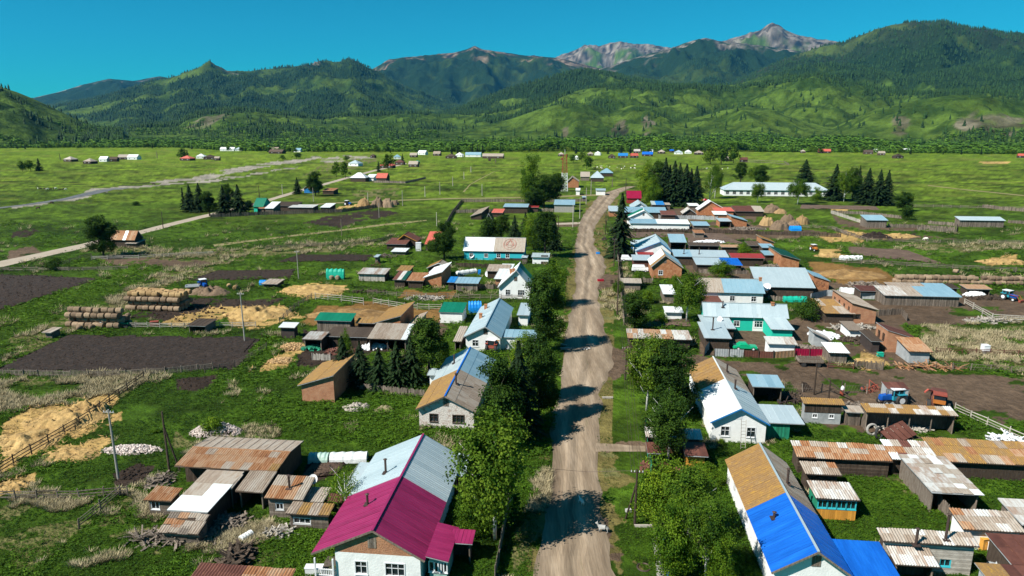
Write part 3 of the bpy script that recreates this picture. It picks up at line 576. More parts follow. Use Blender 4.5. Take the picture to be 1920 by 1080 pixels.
def slope(parent,E0,a,L,b,S,typ,sw,rows,segs,detail=True,jit=0.0,patch=None):
    E0=Vector(E0); a=Vector(a).normalized(); b=Vector(b).normalized(); n=a.cross(b).normalized()
    if n.z<0: n=-n
    # deck under the sheets
    mb=MB(); mb.hexa([E0-n*.10,E0+a*L-n*.10,E0+a*L+b*S-n*.10,E0+b*S-n*.10,E0-n*.03,E0+a*L-n*.03,E0+a*L+b*S-n*.03,E0+b*S-n*.03])
    deck=mb.build('roof',MATS['darkwood'] if typ in('corr',) else MATS['greywall'],parent)
    ns=max(1,int(round(L/sw))); ww=L/ns; sl=S/rows
    if not detail:
        st=0
        for te,mt in segs:
            mb=MB(); k0=int(round(st*ns)); k1=max(k0+1,int(round(te*ns))); p0=E0+a*(k0*ww); LL=(k1-k0)*ww
            def q(x,y,z): return p0+a*x+b*y+n*z
            mb.hexa([q(0,0,-.01),q(LL,0,-.01),q(LL,S,-.01),q(0,S,-.01),q(0,0,.02),q(LL,0,.02),q(LL,S,.02),q(0,S,.02)])
            for k in range(k1-k0+1):
                x=min(k*ww,LL-.06); mb.hexa([q(x,0,.021),q(x+.06,0,.021),q(x+.06,S,.021),q(x,S,.021),q(x,0,.07),q(x+.06,0,.07),q(x+.06,S,.07),q(x,S,.07)])
            mb.build('roof_sheeting',MATS[mt],deck); st=te
        return deck
    for k in range(ns):
        t=(k+.5)/ns; mt=[m for te,m in segs if t<=te+1e-6][0] if segs[-1][0]>=t else segs[-1][1]
        for r in range(rows):
            m2=mt
            if patch and random.random()<patch[0]: m2=random.choice(patch[1])
            me=sheet_mesh(typ,ww,sl+(.12 if r<rows-1 else 0),m2)
            o=bpy.data.objects.new('roof_sheet',me); col.objects.link(o); o.parent=deck
            jr=random.gauss(0,1)*jit
            M_=Matrix((( a.x,b.x,n.x,0),(a.y,b.y,n.y,0),(a.z,b.z,n.z,0),(0,0,0,1)))
            pos=E0+a*(k*ww+jr*.04)+b*(r*sl+random.gauss(0,1)*jit*.08)+n*(.0+.03*(r%2==0)*(typ!='rib')*(rows>1)+abs(jr)*.02)
            o.matrix_basis=Matrix.Translation(pos)@M_@Matrix.Rotation(jr*.02,4,'Z')@Matrix.Rotation(-abs(jr)*.01,4,'X')
    return deck
def window(parent,x,z,w,h,wall_y,frame='whitepaint',bars=(1,0),axis='f',depthin=.12):
    """window set into an opening of a wall facing -Y (axis f) or -X (axis l)"""
    f=MB(); g=MB()
    def Bx(mb,x0,x1,y0,y1,z0,z1):
        if axis=='f': mb.box(x0,x1,wall_y+y0,wall_y+y1,z0,z1)
        else: mb.box(wall_y+y0,wall_y+y1,x0,x1,z0,z1)
    t=.09
    for a in ((x-w/2-t,x-w/2+.02,z-h/2-t,z+h/2+t),(x+w/2-.02,x+w/2+t,z-h/2-t,z+h/2+t),(x-w/2+.021,x+w/2-.021,z+h/2-.02,z+h/2+t),(x-w/2+.021,x+w/2-.021,z-h/2-t,z-h/2+.02)):
        Bx(f,a[0],a[1],-.035,.05,a[2],a[3])
    for k in range(bars[0]):
        xx=x-w/2+w*(k+1)/(bars[0]+1); Bx(f,xx-.03,xx+.03,.02,.06,z-h/2+.021,z+h/2-.021)
    for k in range(bars[1]):
        zz=z-h/2+h*(k+1)/(bars[1]+1)+.12; Bx(f,x-w/2+.021,x+w/2-.021,.025,.055,zz-.025,zz+.025)
    Bx(f,x-w/2-.12,x+w/2+.12,-.09,-.036,z-h/2-t-.05,z-h/2-t+.02)
    fo=f.build('window',MATS[frame],parent)
    Bx(g,x-w/2,x+w/2,depthin,depthin+.02,z-h/2,z+h/2); g.build('pane',MATS['glass'],fo); return fo
def wall_poly(mb,axis,c,x0,x1,h0,top,openings,depthv=.16):
    """wall in plane y=c (axis 'f','b') or x=c ('l','r'); rect part with holes + polygon above"""
    def P(x,z,d=0):
        s={'f':1,'b':-1,'l':1,'r':-1}[axis]
        return (x,c+d*s,z) if axis in'fb' else (c+d*s,x,z)
    xs=sorted(set([x0,x1]+[v for o in openings for v in (o[0],o[1])])); zs=sorted(set([0,h0]+[v for o in openings for v in (o[2],o[3])]))
    for i in range(len(xs)-1):
        for j in range(len(zs)-1):
            cx=(xs[i]+xs[i+1])/2; cz=(zs[j]+zs[j+1])/2
            if any(o[0]<cx<o[1] and o[2]<cz<o[3] for o in openings): continue
            mb.face([P(xs[i],zs[j]),P(xs[i+1],zs[j]),P(xs[i+1],zs[j+1]),P(xs[i],zs[j+1])],.5)
    for o in openings:
        a,b,e,g=o
        for q in ([(a,e),(b,e)],[(b,e),(b,g)],[(b,g),(a,g)],[(a,g),(a,e)]):
            mb.face([P(*q[0]),P(*q[1]),P(*q[1],depthv),P(*q[0],depthv)],.4)
    if top and len(top)>=3: mb.face([P(*p) for p in top],.5)
STAT=[]
def bld(name,label,nl,nr,back,ze=2.7,kind='gu',apex=None,rise=1.5,zf=None,segs=None,segs2=None,typ='seam',sw=1.1,rows=1,
        wall='plaster',inset=(.35,.35,.5,.3),wins=(),doors=(),cat='house',planks=None,open_front=False,group=None,detail=None,jit=0,patch=None,
        trim=None,gable=None,frame='whitepaint',rot=0.0,chim=(),attic=None,leftwins=(),d=None,cap=None,zl=None,zr=None,backscale=1,plank_left=False,height0=0):
    zn=ze
    p=G(*nl,zl if zl is not None else zn); q=G(*nr,zr if zr is not None else zn)
    v0,ua=VU(p); v1,ub=VU(q); u0=(ua+ub)/2 if rot==0 else ua
    def on_u(px,u): # intersect pixel ray with vertical plane u=const -> v,z
        dx,dy,dz=ray(*px); t=u/(dx*ux_+dy*uy_); return (dx*rx_+dy*ry_)*t, CAM_H+dz*t
    def on_v(px,v):
        dx,dy,dz=ray(*px); t=v/(dx*rx_+dy*ry_); return (dx*ux_+dy*uy_)*t, CAM_H+dz*t
    W=v1-v0; zt=zn
    if rot:
        e=Vector((q[0]-p[0],q[1]-p[1])); W=e.length
    if kind=='gu':
        if apex: vr,za=on_u(apex,u0)
        else: vr,za=(v0+v1)/2,zn+rise
        if d: u1=u0+d
        else: u1,zz=on_v(back,vr) if abs(back[0]-1100)>25 else (VU(G(*back,za))[1],0); 
        if not d: u1=VU(G(*back,za))[1]
        xr=vr-v0; zt=za
    elif kind=='gv':
        za=zn+rise; ur=VU(G(*back,za))[1]; xr=0; u1=u0+(d if d else 2*(ur-u0)); zt=za; yr=ur-u0
    elif kind=='mono':
        zt=zf; u1=VU(G(*back,zf))[1]
    elif kind in('monolr',):
        u1=VU(G(*back,zl))[1]; zt=max(zl,zr)
    elif kind=='hip':
        za=zn+rise; ur=VU(G(*back,za))[1]; yr=ur-u0; u1=u0+(d if d else 2*yr); zt=za
    if d is None and u0>200 and kind in('mono','gv','hip'):
        mx=9.0 if kind=='mono' else 10.0
        if u1-u0>mx:   # far roofs: keep a plausible depth and read the height instead
            if kind=='mono': v_,zf=on_u(back,u0+mx); zt=zf; u1=u0+mx
            else: v_,za=on_u(back,u0+mx/2); zt=za; u1=u0+mx; yr=mx/2
    if d is not None and kind in('gv','hip'):
        v_,za=on_u(back,u0+d/2); zt=za; yr=d/2
    Dp=(u1-u0)*backscale
    if rot:
        base=Vector((p[0],p[1],0)); rz=-VA+rot
    else: base=Vector((*XY(v0,u0),0)); rz=-VA
    STAT.append((name,label[:40],round(W,1),round(Dp,1),round(zn,1),round(zt,1),round(u0)))
    Rm=Matrix.Rotation(rz,3,'Z'); ctr=base+Rm@Vector((W/2,Dp/2,0))
    root=empty(name,(ctr.x,ctr.y,0),rz,label,cat,group)
    if detail is None: detail=u0<150
    x0,x1,y0,y1=-W/2,W/2,-Dp/2,Dp/2
    segs=segs or [(1,'tin')]; segs2=segs2 or segs
    il,ir,in_,if_=inset; X0,X1,Y0,Y1=x0+il,x1-ir,y0+in_,y1-if_
    if kind=='gu':
        xm=x0+xr
        def rz_(x,y): return zn+(za-zn)*((x-x0)/xr if x<xm else (x1-x)/(x1-xm))
        sll=Vector((xr,0,za-zn)); slr=Vector((-(x1-xm),0,za-zn))
        slope(root,(x0,y0,zn),(0,1,0),Dp,sll,sll.length,typ,sw,rows,segs,detail,jit,patch)
        slope(root,(x1,y0,zn),(0,1,0),Dp,slr,slr.length,typ,sw,rows,segs2,detail,jit,patch)
        mb=MB(); mb.cbox((xm,0,za+.06),.22,Dp+.06,.07); mb.build('ridge_cap',MATS[cap or segs[0][1]],root)
        mb=MB()
        for e,ex in ((x0,1),(x1,-1)): mb.bar((e,y0-.04,zn-.05),(xm,y0-.04,za-.05),.05,.18)
        mb.build('barge_board',MATS[trim or 'greywall'],root)
    elif kind=='gv':
        ym=y0+yr
        def rz_(x,y): return zn+(za-zn)*((y-y0)/yr if y<ym else (y1-y)/max(.1,(y1-ym)))
        s1=Vector((0,yr,za-zn)); s2=Vector((0,-(y1-ym),za-zn))
        slope(root,(x0,y0,zn),(1,0,0),W,s1,s1.length,typ,sw,rows,segs,detail,jit,patch)
        slope(root,(x0,y1,zn),(1,0,0),W,s2,s2.length,typ,sw,rows,segs2,False,jit,None)
        mb=MB(); mb.cbox((0,ym,za+.06),W+.06,.22,.07); mb.build('ridge_cap',MATS[cap or segs[0][1]],root)
    elif kind=='mono':
        def rz_(x,y): return zn+(zf-zn)*(y-y0)/Dp
        s1=Vector((0,Dp,zf-zn)); slope(root,(x0,y0,zn),(1,0,0),W,s1,s1.length,typ,sw,rows,segs,detail,jit,patch)
    elif kind=='monolr':
        def rz_(x,y): return zl+(zr-zl)*(x-x0)/W
        if zl<zr: s1=Vector((W,0,zr-zl)); slope(root,(x0,y0,zl),(0,1,0),Dp,s1,s1.length,typ,sw,rows,segs,detail,jit,patch)
        else: s1=Vector((-W,0,zl-zr)); slope(root,(x1,y0,zr),(0,1,0),Dp,s1,s1.length,typ,sw,rows,segs,detail,jit,patch)
    elif kind=='hip':
        ym=y0+yr; hx=min(yr,W/2)
        def rz_(x,y): return zn+(za-zn)*min(1,(y-y0)/yr if y<ym else (y1-y)/(y1-ym),(x-x0)/hx,(x1-x)/hx)
        mb=MB(); e=.02
        A,B,C_,D_=(x0,y0,zn),(x1,y0,zn),(x1,y1,zn),(x0,y1,zn); E,F_=(x0+hx,ym,za),(x1-hx,ym,za)
        for fc in ([A,B,F_,E],[B,C_,F_],[C_,D_,E,F_],[D_,A,E]): mb.face(fc)
        mb.face([(x,y,z-.08) for x,y,z in (A,D_,C_,B)])
        for P1,P2 in ((A,B),(B,C_),(C_,D_),(D_,A)): mb.face([P1,P2,(P2[0],P2[1],zn-.08),(P1[0],P1[1],zn-.08)])
        rf=mb.build('roof',MATS[segs[0][1]],root)
        mb=MB()
        nrib=int(W/1.2)
        for k in range(1,nrib):
            x=x0+W*k/nrib; t=min(1,(x-x0)/hx,(x1-x)/hx); mb.bar((x,y0,zn+.02),(x,y0+(ym-y0)*t,zn+(za-zn)*t+.02),.06,.05)
        for P1,P2 in ((A,E),(B,F_),(C_,F_),(D_,E),(E,F_)): mb.bar(Vector(P1)+Vector((0,0,.03)),Vector(P2)+Vector((0,0,.03)),.12,.06)
        mb.build('roof_sheeting',MATS[segs[0][1]],rf)
    # walls
    mb=MB()
    def hz(x,y): return rz_(x,y)-.11
    hmin=min(hz(X0,Y0),hz(X1,Y0))
    ops=[(X0+(X1-X0)*a-ww/2,X0+(X1-X0)*a+ww/2,z-hh/2,min(z+hh/2,hmin-.1)) for a,z,ww,hh in wins if z+hh/2<hmin-.02]
    if kind=='gu': top=[(X0,hmin),(X1,hmin),(X1,hz(X1,Y0)),(xm,za-.11),(X0,hz(X0,Y0))]
    elif kind=='monolr': top=[(X0,hmin),(X1,hmin),(X1,hz(X1,Y0)),(X0,hz(X0,Y0))]
    else: top=None
    if not open_front:
        wall_poly(mb,'f',Y0,X0,X1,hmin,None,ops)
        if top and not gable: mb.face([(x,Y0,z) for x,z in top],.5)
    lops=[(Y0+(Y1-Y0)*a-ww/2,Y0+(Y1-Y0)*a+ww/2,z-hh/2,z+hh/2) for a,z,ww,hh in leftwins]
    hl=min(hz(X0,Y0),hz(X0,Y1))
    wall_poly(mb,'l',X0,Y0,Y1,hl,None,lops)
    ltop=[(Y0,hl),(Y1,hl),(Y1,hz(X0,Y1)),(Y0,hz(X0,Y0))]; rtop=[(Y0,0),(Y1,0),(Y1,hz(X1,Y1)),(Y0,hz(X1,Y0))]
    if kind=='gv': ltop.insert(3,(ym,za-.11)); rtop.insert(3,(ym,za-.11))
    mb.face([(X0,y,z) for y,z in ltop],.5); mb.face([(X1,y,z) for y,z in rtop],.5)
    btop=[(X0,0),(X1,0),(X1,hz(X1,Y1)),(X0,hz(X0,Y1))]
    if kind=='gu': btop.insert(3,(xm,za-.11))
    mb.face([(x,Y1,z) for x,z in btop],.5)
    wo=mb.build('wall',MATS[wall],root)
    if gable and top:
        mb=MB(); tp=top; 
        i=len(mb.v); 
        for yy in (Y0,Y0+.12): mb.face([(x,yy,z) for x,z in tp])
        mb.build('gable',MATS[gable],root)
    for a,z,ww,hh in wins:
        xx=X0+(X1-X0)*a
        if z+hh/2<hmin-.02: window(root,xx,(z+ -0),ww,min(hh,2*(hmin-.1-z)),Y0,frame,(2 if ww>1.5 else 1,1 if hh>1 else 0))
    for a,z,ww,hh in leftwins: window(root,Y0+(Y1-Y0)*a,z,ww,hh,X0,frame,(1,1),'l')
    for dd in doors:
        a,ww,hh,mt=dd; xx=X0+(X1-X0)*a; mb=MB(); mb.box(xx-ww/2,xx+ww/2,Y0-.05,Y0-.004,0.05,hh); dr=mb.build('door',MATS[mt],root)
        mb=MB(); mb.box(xx+ww/2-.18,xx+ww/2-.1,Y0-.11,Y0-.052,1,1.15); mb.build('handle',MATS['iron'],dr)
    if attic:
        za_=attic[1] if len(attic)>1 and attic[1] else (za+zn)/2; mb=MB(); xx=x0+xr+attic[0]
        for k in range(4): mb.box(xx-.4+k*.2,xx-.4+k*.2+.19,Y0-.04,Y0-.004,za_-.6,za_+.5)
        mb.build('attic_hatch',MATS[attic[2] if len(attic)>2 else 'wood'],root)
    if planks:
        mb=MB(); mt,stl=planks
        def blocked(x,z): return any(o[0]<x<o[1] and o[2]<z<o[3] for o in ops)
        if not open_front:
            if stl=='v':
                x=X0
                while x<X1-.05:
                    b=min(.19+random.random()*.05,X1-x)
                    hh=hz(x+b/2,Y0)-random.random()*.08
                    if any(o[0]<x+b/2<o[1] for o in ops):
                        o=[o for o in ops if o[0]<x+b/2<o[1]][0]; mb.box(x,x+b-.015,Y0-.035,Y0-.004,0,o[2]); mb.box(x,x+b-.015,Y0-.035,Y0-.004,o[3],hh)
                    else: mb.box(x,x+b-.015,Y0-.035-random.random()*.01,Y0-.004,0,hh)
                    x+=b
            else:
                z=0
                while z<hmin-.05:
                    b=min(.23,hmin-z); cuts=[X0]+[v for o in ops if o[2]-.1<z+b/2<o[3]+.1 for v in (o[0]-.08,o[1]+.08)]+[X1]
                    for k in range(0,len(cuts)-1,2): mb.box(cuts[k]-.1*(k==0),cuts[k+1]+.1*(k==len(cuts)-2),Y0-.08,Y0-.004,z,z+b-.03)
                    z+=b
        if stl=='v':
            y=Y0
            while y<Y1-.05:
                b=min(.22,Y1-y); mb.box(X0-.035,X0-.004,y,y+b-.015,0,hz(X0,y+b/2)-random.random()*.06); y+=b
        if len(mb.f)>0: tag(mb.build('planks',MATS[mt],wo),kind='stuff')
    if open_front:
        npst=max(2,int(W/3)+1)
        for k in range(npst):
            xx=X0+(X1-X0)*k/(npst-1); mb=MB(); mb.tube([(xx,Y0,0),(xx,Y0,hz(xx,Y0))],.09,6); mb.build('post',MATS['wood'],root)
        mb=MB(); mb.box(X0,X1,Y0-.06,Y0+.06,hmin-.28,hmin-.05); mb.build('beam',MATS['wood'],root)
    for c in chim:
        fx,fy,hh,mt=c; xx=x0+W*fx; yy=y0+Dp*fy; zb=rz_(xx,yy)
        mb=MB()
        if mt=='brick': mb.box(xx-.3,xx+.3,yy-.3,yy+.3,zb-.1,zb+hh); mb.box(xx-.36,xx+.36,yy-.36,yy+.36,zb+hh+.003,zb+hh+.12)
        else:
            mb.tube([(xx,yy,zb-.05),(xx,yy,zb+hh)],.13,8); mb.tube([(xx,yy,zb+hh+.08),(xx,yy,zb+hh+.2)],[.24,.03],8); mb.box(xx-.35,xx+.35,yy-.35,yy+.35,zb-.02,zb+.07)
        mb.build('chimney',MATS['brickplain' if mt=='brick' else 'iron'],root)
    root['_b']=(X0,X1,Y0,Y1,zn)
    return root
FOOT=[]
H=bld
# ---- left of the street, near to far ----
a1=H('house','large white house with maroon front roof and pale tin rear roof beside the street',(577,1048),(800,1042),(794,814),ze=2.9,apex=(698,995),segs=[(.52,'maroon'),(1,'tin')],wall='plaster',gable='brick',inset=(2.2,.5,.3,.3),wins=[(.30,1.55,1.1,1.3),(.70,1.55,1.8,1.3)],attic=(-.2,),chim=[(.33,.30,1.1,'p'),(.33,.62,1.6,'p')],trim='wood',typ='rib')
H('wing','maroon roofed veranda wing stepping down on the right of the large maroon house',(798,1041),(840,1056),(815,979),kind='monolr',zl=3.0,zr=2.55,segs=[(1,'maroon')],wall='plasticgreen',typ='rib',cat='veranda',inset=(.3,.3,.5,.3),wins=[(.22,1.6,.8,1.0),(.55,1.6,.8,1.0),(.85,1.6,.5,1.0)])
H('porch','low maroon canopy at the right side of the maroon roofed house',(842,1012),(884,1026),(893,994),ze=2.5,kind='mono',zf=2.7,segs=[(1,'maroon')],wall='darkwood',typ='rib',open_front=True,cat='canopy')
H('porch','pale tin side porch behind the maroon roofed house under the birch',(828,890),(872,893),(868,850),ze=2.6,kind='mono',zf=2.9,segs=[(1,'tin')],wall='maroon',cat='porch')
H('lean_to','low pale tin lean-to on the left of the maroon roofed house',(650,912),(690,912),(700,868),ze=1.9,kind='mono',zf=2.5,segs=[(1,'tin')],wall='darkwood',cat='shed')
H('house','white brick house with golden brown front roof and blue tin rear roof',(779,768),(892,772),(884,651),ze=2.9,apex=(834,743),segs=[(.5,'lichen'),(1,'tin')],segs2=[(.5,'slate'),(1,'tinblue')],wall='whitebrick',wins=[(.27,1.5,1.1,1.1),(.72,1.5,1.6,1.1)],frame='darkwood',attic=(.05,),chim=[(.3,.72,1.4,'p'),(.56,.25,1.6,'p')],cap='blueroof',trim='wood',typ='flat',sw=1.1,rows=3)
H('annex','small pale tin roofed annex left of the blue tin rear roof',(800,704),(826,704),(826,691),ze=2.3,kind='mono',zf=2.6,segs=[(1,'tin')],cat='shed')
H('house','white house with long pale blue tin roof and farm clutter at its front wall',(868,633),(941,632),(938,559),ze=2.9,apex=(909.5,612.5),segs=[(1,'tin')],segs2=[(1,'tinblue')],wins=[(.28,1.55,1.1,1.2),(.70,1.55,1.7,1.2)],attic=(0,),chim=[(.25,.45,.9,'brick'),(.25,.78,.9,'brick')],typ='seam')
H('porch','wide blue tin porch roof sticking out right of the long tin roofed white house',(938,629),(1005,637),(1010,619),ze=2.6,kind='mono',zf=2.8,segs=[(1,'tinblue')],inset=(.1,.3,.3,.3),cat='porch')
H('lean_to','grey corrugated lean-to left of the long tin roofed white house',(845,647),(869,634),(878,612),ze=2.0,kind='mono',zf=2.8,segs=[(1,'slate')],typ='corr',wall='darkwood',cat='shed',open_front=True)
H('shed','pale tin shed at the right rear of the long tin roofed white house',(969,590),(992,592),(990,568),ze=2.5,kind='mono',zf=2.7,segs=[(1,'tin')],cat='shed')
H('house','white gabled house with dark green rear roof on the right slope',(933,538.5),(997,541),(978.6,491.7),ze=2.9,apex=(968,507),segs=[(1,'tinwhite')],segs2=[(.55,'tin'),(1,'greenroof')],wins=[(.28,1.6,1.1,1.3),(.70,1.6,1.6,1.3)],attic=(-.2,),chim=[(.35,.35,1,'brick'),(.45,.2,.7,'brick')])
H('annex','white tin roofed side wing left of the green backed white house',(925,524),(952,522),(968,495),ze=2.4,kind='mono',zf=2.6,segs=[(1,'tinwhite')],cat='shed',wall='brick')
H('house','long house, left half white tin roof over turquoise wall, right half brown roof',(867,471),(984,472),(866.5,444.5),ze=2.9,kind='gv',rise=2.3,segs=[(.49,'tinwhite'),(1,'slate')],wall='cyanwall',wins=[(.12,1.5,1.1,1.1),(.37,1.5,1.1,1.1),(.58,1.5,1.1,1.3),(.73,1.5,1.1,1.3)])
H('shed','small pale tin roof beside the gazebo at the end of the long two colour house',(996,482),(1030,482.5),(1030,474.5),ze=2.2,kind='mono',zf=2.6,segs=[(1,'tin')],cat='shed')
H('shed','brown roofed shed behind the green backed white house',(911,508),(954,509),(952,496),ze=2.3,kind='mono',zf=2.9,segs=[(1,'slate')],wall='darkwood',cat='shed')
H('shed','blue grey tin shed with plank wall in the vegetable plot',(852,531),(897,531.5),(896,520),ze=2.2,kind='mono',zf=2.6,segs=[(1,'tinblue')],wall='darkwood',planks=('wood','v'),cat='shed')
H('shed','dark blue tin shed joining brick barn and blue grey shed',(838,529),(852,530),(851,518.5),ze=2.2,kind='mono',zf=2.6,segs=[(1,'deepblue')],wall='darkwood',cat='shed')
H('barn','orange brick barn with slanting pale roof',(793,521),(829,510),(838,502),kind='monolr',zl=2.6,zr=4.3,segs=[(1,'tinwhite')],wall='brickplain',cat='barn')
H('barn','gabled barn with tan patchwork roof behind the orange brick barn',(799,503),(842,503),(832,487),ze=2.4,apex=(822,493),segs=[(1,'lichen')],segs2=[(1,'slate')],wall='darkwood',cat='barn')
H('shed','rusty brown roofed shed left of the orange brick barn',(762,526),(794,527),(797,511),ze=2.2,kind='mono',zf=3,segs=[(1,'rust')],wall='darkwood',cat='shed')
H('shed','shed with purple red and green patched roof',(736,524),(760,525),(766,508),ze=2.2,kind='mono',zf=3.1,segs=[(1,'rustdark')],patch=(.35,['tinrust','darkgreenroof','slate']),detail=True,typ='flat',wall='darkwood',cat='shed')
H('shed','orange lichen roofed shed behind the patched sheds',(743,507),(768,508),(775,498),ze=2.4,kind='mono',zf=2.8,segs=[(1,'lichen')],wall='darkwood',cat='shed')
H('shed','low rusty shed with white boards at the left end of the shed row',(670,513),(722,515),(729,503),ze=2.1,kind='mono',zf=2.7,segs=[(1,'tinrust')],wall='darkwood',planks=('palewood','v'),detail=True,typ='corr',cat='shed')
H('cabin','dark timber cabin with steep gable and orange edged roof',(743,452),(782,453),(757,433),ze=2.2,apex=(757,440),rise=2.5,d=7,segs=[(1,'rustdark')],wall='darkwood',trim='orangepaint',cat='cabin')
H('cabin','low dark timber outhouse before the steep gabled cabin',(722,458),(762,458),(757,446),ze=2.0,kind='mono',zf=2.9,segs=[(1,'rustdark')],wall='darkwood',cat='cabin')
H('shed','coral red roofed shed left of the dark tree',(796,458),(820,459),(819,434),ze=2.2,kind='mono',zf=4.2,segs=[(1,'pinkroof')],wall='wood',planks=('wood','v'),cat='shed')
H('cottage','small white cottage with bright green roof near the blue tent',(822,585.5),(868,586),(869,567),ze=2.5,kind='mono',zf=3.3,segs=[(1,'greenroof')],wall='plaster',typ='rib',cat='cottage',inset=(.2,.2,.3,.2))
H('shed','dark plank shed with bright green roof in the cattle yard',(588.6,601),(659,602),(659,587),ze=3.0,kind='mono',zf=3.8,segs=[(1,'greenroof')],wall='darkwood',planks=('wood','v'),typ='rib',cat='shed')
H('barn','brick barn with tan roof slanting up to the right in the cattle yard',(699,606),(752,592),(757,579),kind='monolr',zl=2.6,zr=4.4,segs=[(1,'lichen')],wall='brickplain',cat='barn')
H('shed','broad brown roofed shed with a white patch at its corner',(688,635),(762,637),(763,607),ze=2.6,kind='mono',zf=3.8,segs=[(.9,'slate'),(1,'tinwhite')],wall='darkwood',typ='corr',cat='shed',open_front=True)
H('shed','long dark roofed cattle shed below the green roofed plank shed',(606,631),(690,632),(688,614),ze=2.2,kind='mono',zf=2.5,segs=[(1,'darkwood')],wall='darkwood',planks=('darkwood','v'),typ='flat',cat='shed')
H('shed','open shed with grey corrugated roof beside the firewood',(566,636),(603,637),(607,622),ze=2.4,kind='mono',zf=2.7,segs=[(1,'tinrust')],wall='darkwood',typ='corr',open_front=True,cat='shed')
H('shed','dark red walled shed with pale slanted roof by the muck heap',(518,616),(555,613),(567,605),ze=2.4,kind='mono',zf=2.8,segs=[(1,'tinwhite')],wall='darkwall',typ='corr',cat='shed')
H('shed','orange lichen roof shed joining brick barn in the cattle yard',(666,606),(705,606),(708,595),ze=2.2,kind='mono',zf=2.7,segs=[(1,'lichen')],wall='darkwood',cat='shed')
H('shed','narrow tan roofed shed right of the broad brown roof',(762,612),(786,603),(795,592),kind='monolr',zl=2.0,zr=3,segs=[(1,'slate')],wall='wood',cat='shed')
H('brick_shed','tall brick shed with tan roof slanting up to the right, in the meadow',(556,724),(626,703),(645,682),kind='monolr',zl=2.7,zr=4.6,segs=[(1,'lichen')],wall='brick',cat='shed',typ='flat',rows=2,inset=(.5,.2,.4,.3),patch=(.1,['tinwhite']),leftwins=())
H('outhouse','small brick outhouse with pale tin roof behind the tall brick shed',(642,702),(657,702),(659,691),ze=2.1,kind='mono',zf=2.3,segs=[(1,'tin')],wall='brick',cat='outhouse')
H('barn','long weathered barn with rusty orange corrugated roof and two poles against it',(322,878),(521,881),(348,838),ze=2.9,kind='gv',d=8,segs=[(1,'rust')],segs2=[(1,'slate')],typ='corr',rows=3,wall='darkwood',inset=(.3,.3,1.6,.3),planks=('darkwood','v'),cat='barn',jit=.5,patch=(.2,['slate','lichen']))
H('shed','grey corrugated shed roof between the rusty barn and the cabin',(440,922),(493,924),(523,884),ze=2.3,kind='mono',zf=2.9,segs=[(1,'slate')],typ='corr',rows=2,wall='darkwood',cat='shed',open_front=True,jit=.5,rot=0)
H('shed','shed under a big white sheet metal roof with a brown patched upper end',(308,961),(393,957),(461,885),ze=2.5,kind='mono',zf=2.9,segs=[(1,'tinwhite')],typ='flat',sw=2.2,rows=3,wall='darkwood',planks=('wood','v'),cat='shed',jit=.3,patch=(.15,['slate']))
H('shed','small plank shed with brown slatted roof at the left end of the farmyard',(267,939),(322,939),(354,915),ze=2.1,kind='mono',zf=2.4,segs=[(1,'rust')],typ='corr',rows=2,wall='wood',planks=('wood','h'),cat='shed',jit=.6,wins=[(.25,1.2,.9,.8)])
H('shed','decaying low shed with grey broken slab roof at the front of the farmyard',(296,997),(371,1004),(388,964),ze=1.5,kind='mono',zf=2.3,segs=[(1,'slate')],typ='corr',rows=3,wall='wood',planks=('wood','h'),cat='shed',jit=1.2,patch=(.3,['rust','wood']))
H('cabin','log cabin with pinkish corrugated roof and stovepipe',(494,935),(569,937),(573,893),ze=2.5,kind='mono',zf=3.3,segs=[(1,'rust')],typ='corr',rows=2,wall='darkwood',planks=('wood','h'),cat='cabin',wins=[(.3,1.3,.8,.7)],jit=.3,patch=(.3,['slate']),chim=[(.5,.45,1.5,'p')])
H('shed','small shed with striped corrugated roof right of the log cabin',(567,939),(605,944),(616,914),ze=1.9,kind='mono',zf=2.2,segs=[(1,'slate')],typ='corr',rows=2,wall='darkwood',cat='shed',jit=1)
H('shed','low plank hut with mossy slab roof on a white base by the maroon house',(534,965),(617,967),(650,946),ze=2.0,kind='mono',zf=2.3,segs=[(1,'slate')],typ='corr',rows=2,wall='darkwood',planks=('wood','h'),cat='hut',jit=1.2,wins=[(.3,1,1.8,.6)],patch=(.3,['lichen']))
H('shed','brown and rusty roof at the bottom edge left of the maroon house',(346,1096),(540,1096),(500,1064),ze=2.0,kind='mono',zf=2.3,segs=[(.45,'rustdark'),(1,'rust')],typ='corr',rows=2,wall='darkwood',cat='shed',jit=.5)
# ---- right of the street ----
b1=H('house','white house with bright blue front roof and golden brown rear roof',(1448,1078),(1600,1080),(1428.7,831),ze=2.9,apex=(1535,1035),segs=[(.49,'blueroof'),(1,'lichen')],segs2=[(.49,'blueroof'),(1,'slate')],wins=[(.3,1.6,1.1,1.3),(.72,1.6,1.1,1.3)],attic=(.1,),trim='wood',typ='rib',leftwins=[(.2,1.6,1.1,1.2),(.5,1.6,1.1,1.2),(.8,1.6,1.1,1.2)],chim=[(.27,.33,.6,'p'),(.68,.62,1.7,'p')],cap='tin')
H('extension','bright blue low roof wing right of the blue roofed house',(1590,1098),(1696,1095),(1649,1016),ze=2.3,kind='mono',zf=2.8,segs=[(1,'blueroof')],typ='rib',cat='porch',wall='plaster')
H('veranda','rusty roofed wing with glazed turquoise veranda over orange boards',(1527,930),(1617,944),(1590,905),ze=2.6,kind='mono',zf=2.9,segs=[(1,'tinrust')],typ='corr',rows=2,wall='greenwall',cat='veranda',inset=(.3,.2,.3,.3),frame='cyanwall',wins=[(.14,1.85,.9,.9),(.38,1.85,.9,.9),(.62,1.85,.9,.9),(.86,1.85,.9,.9)],jit=.4)
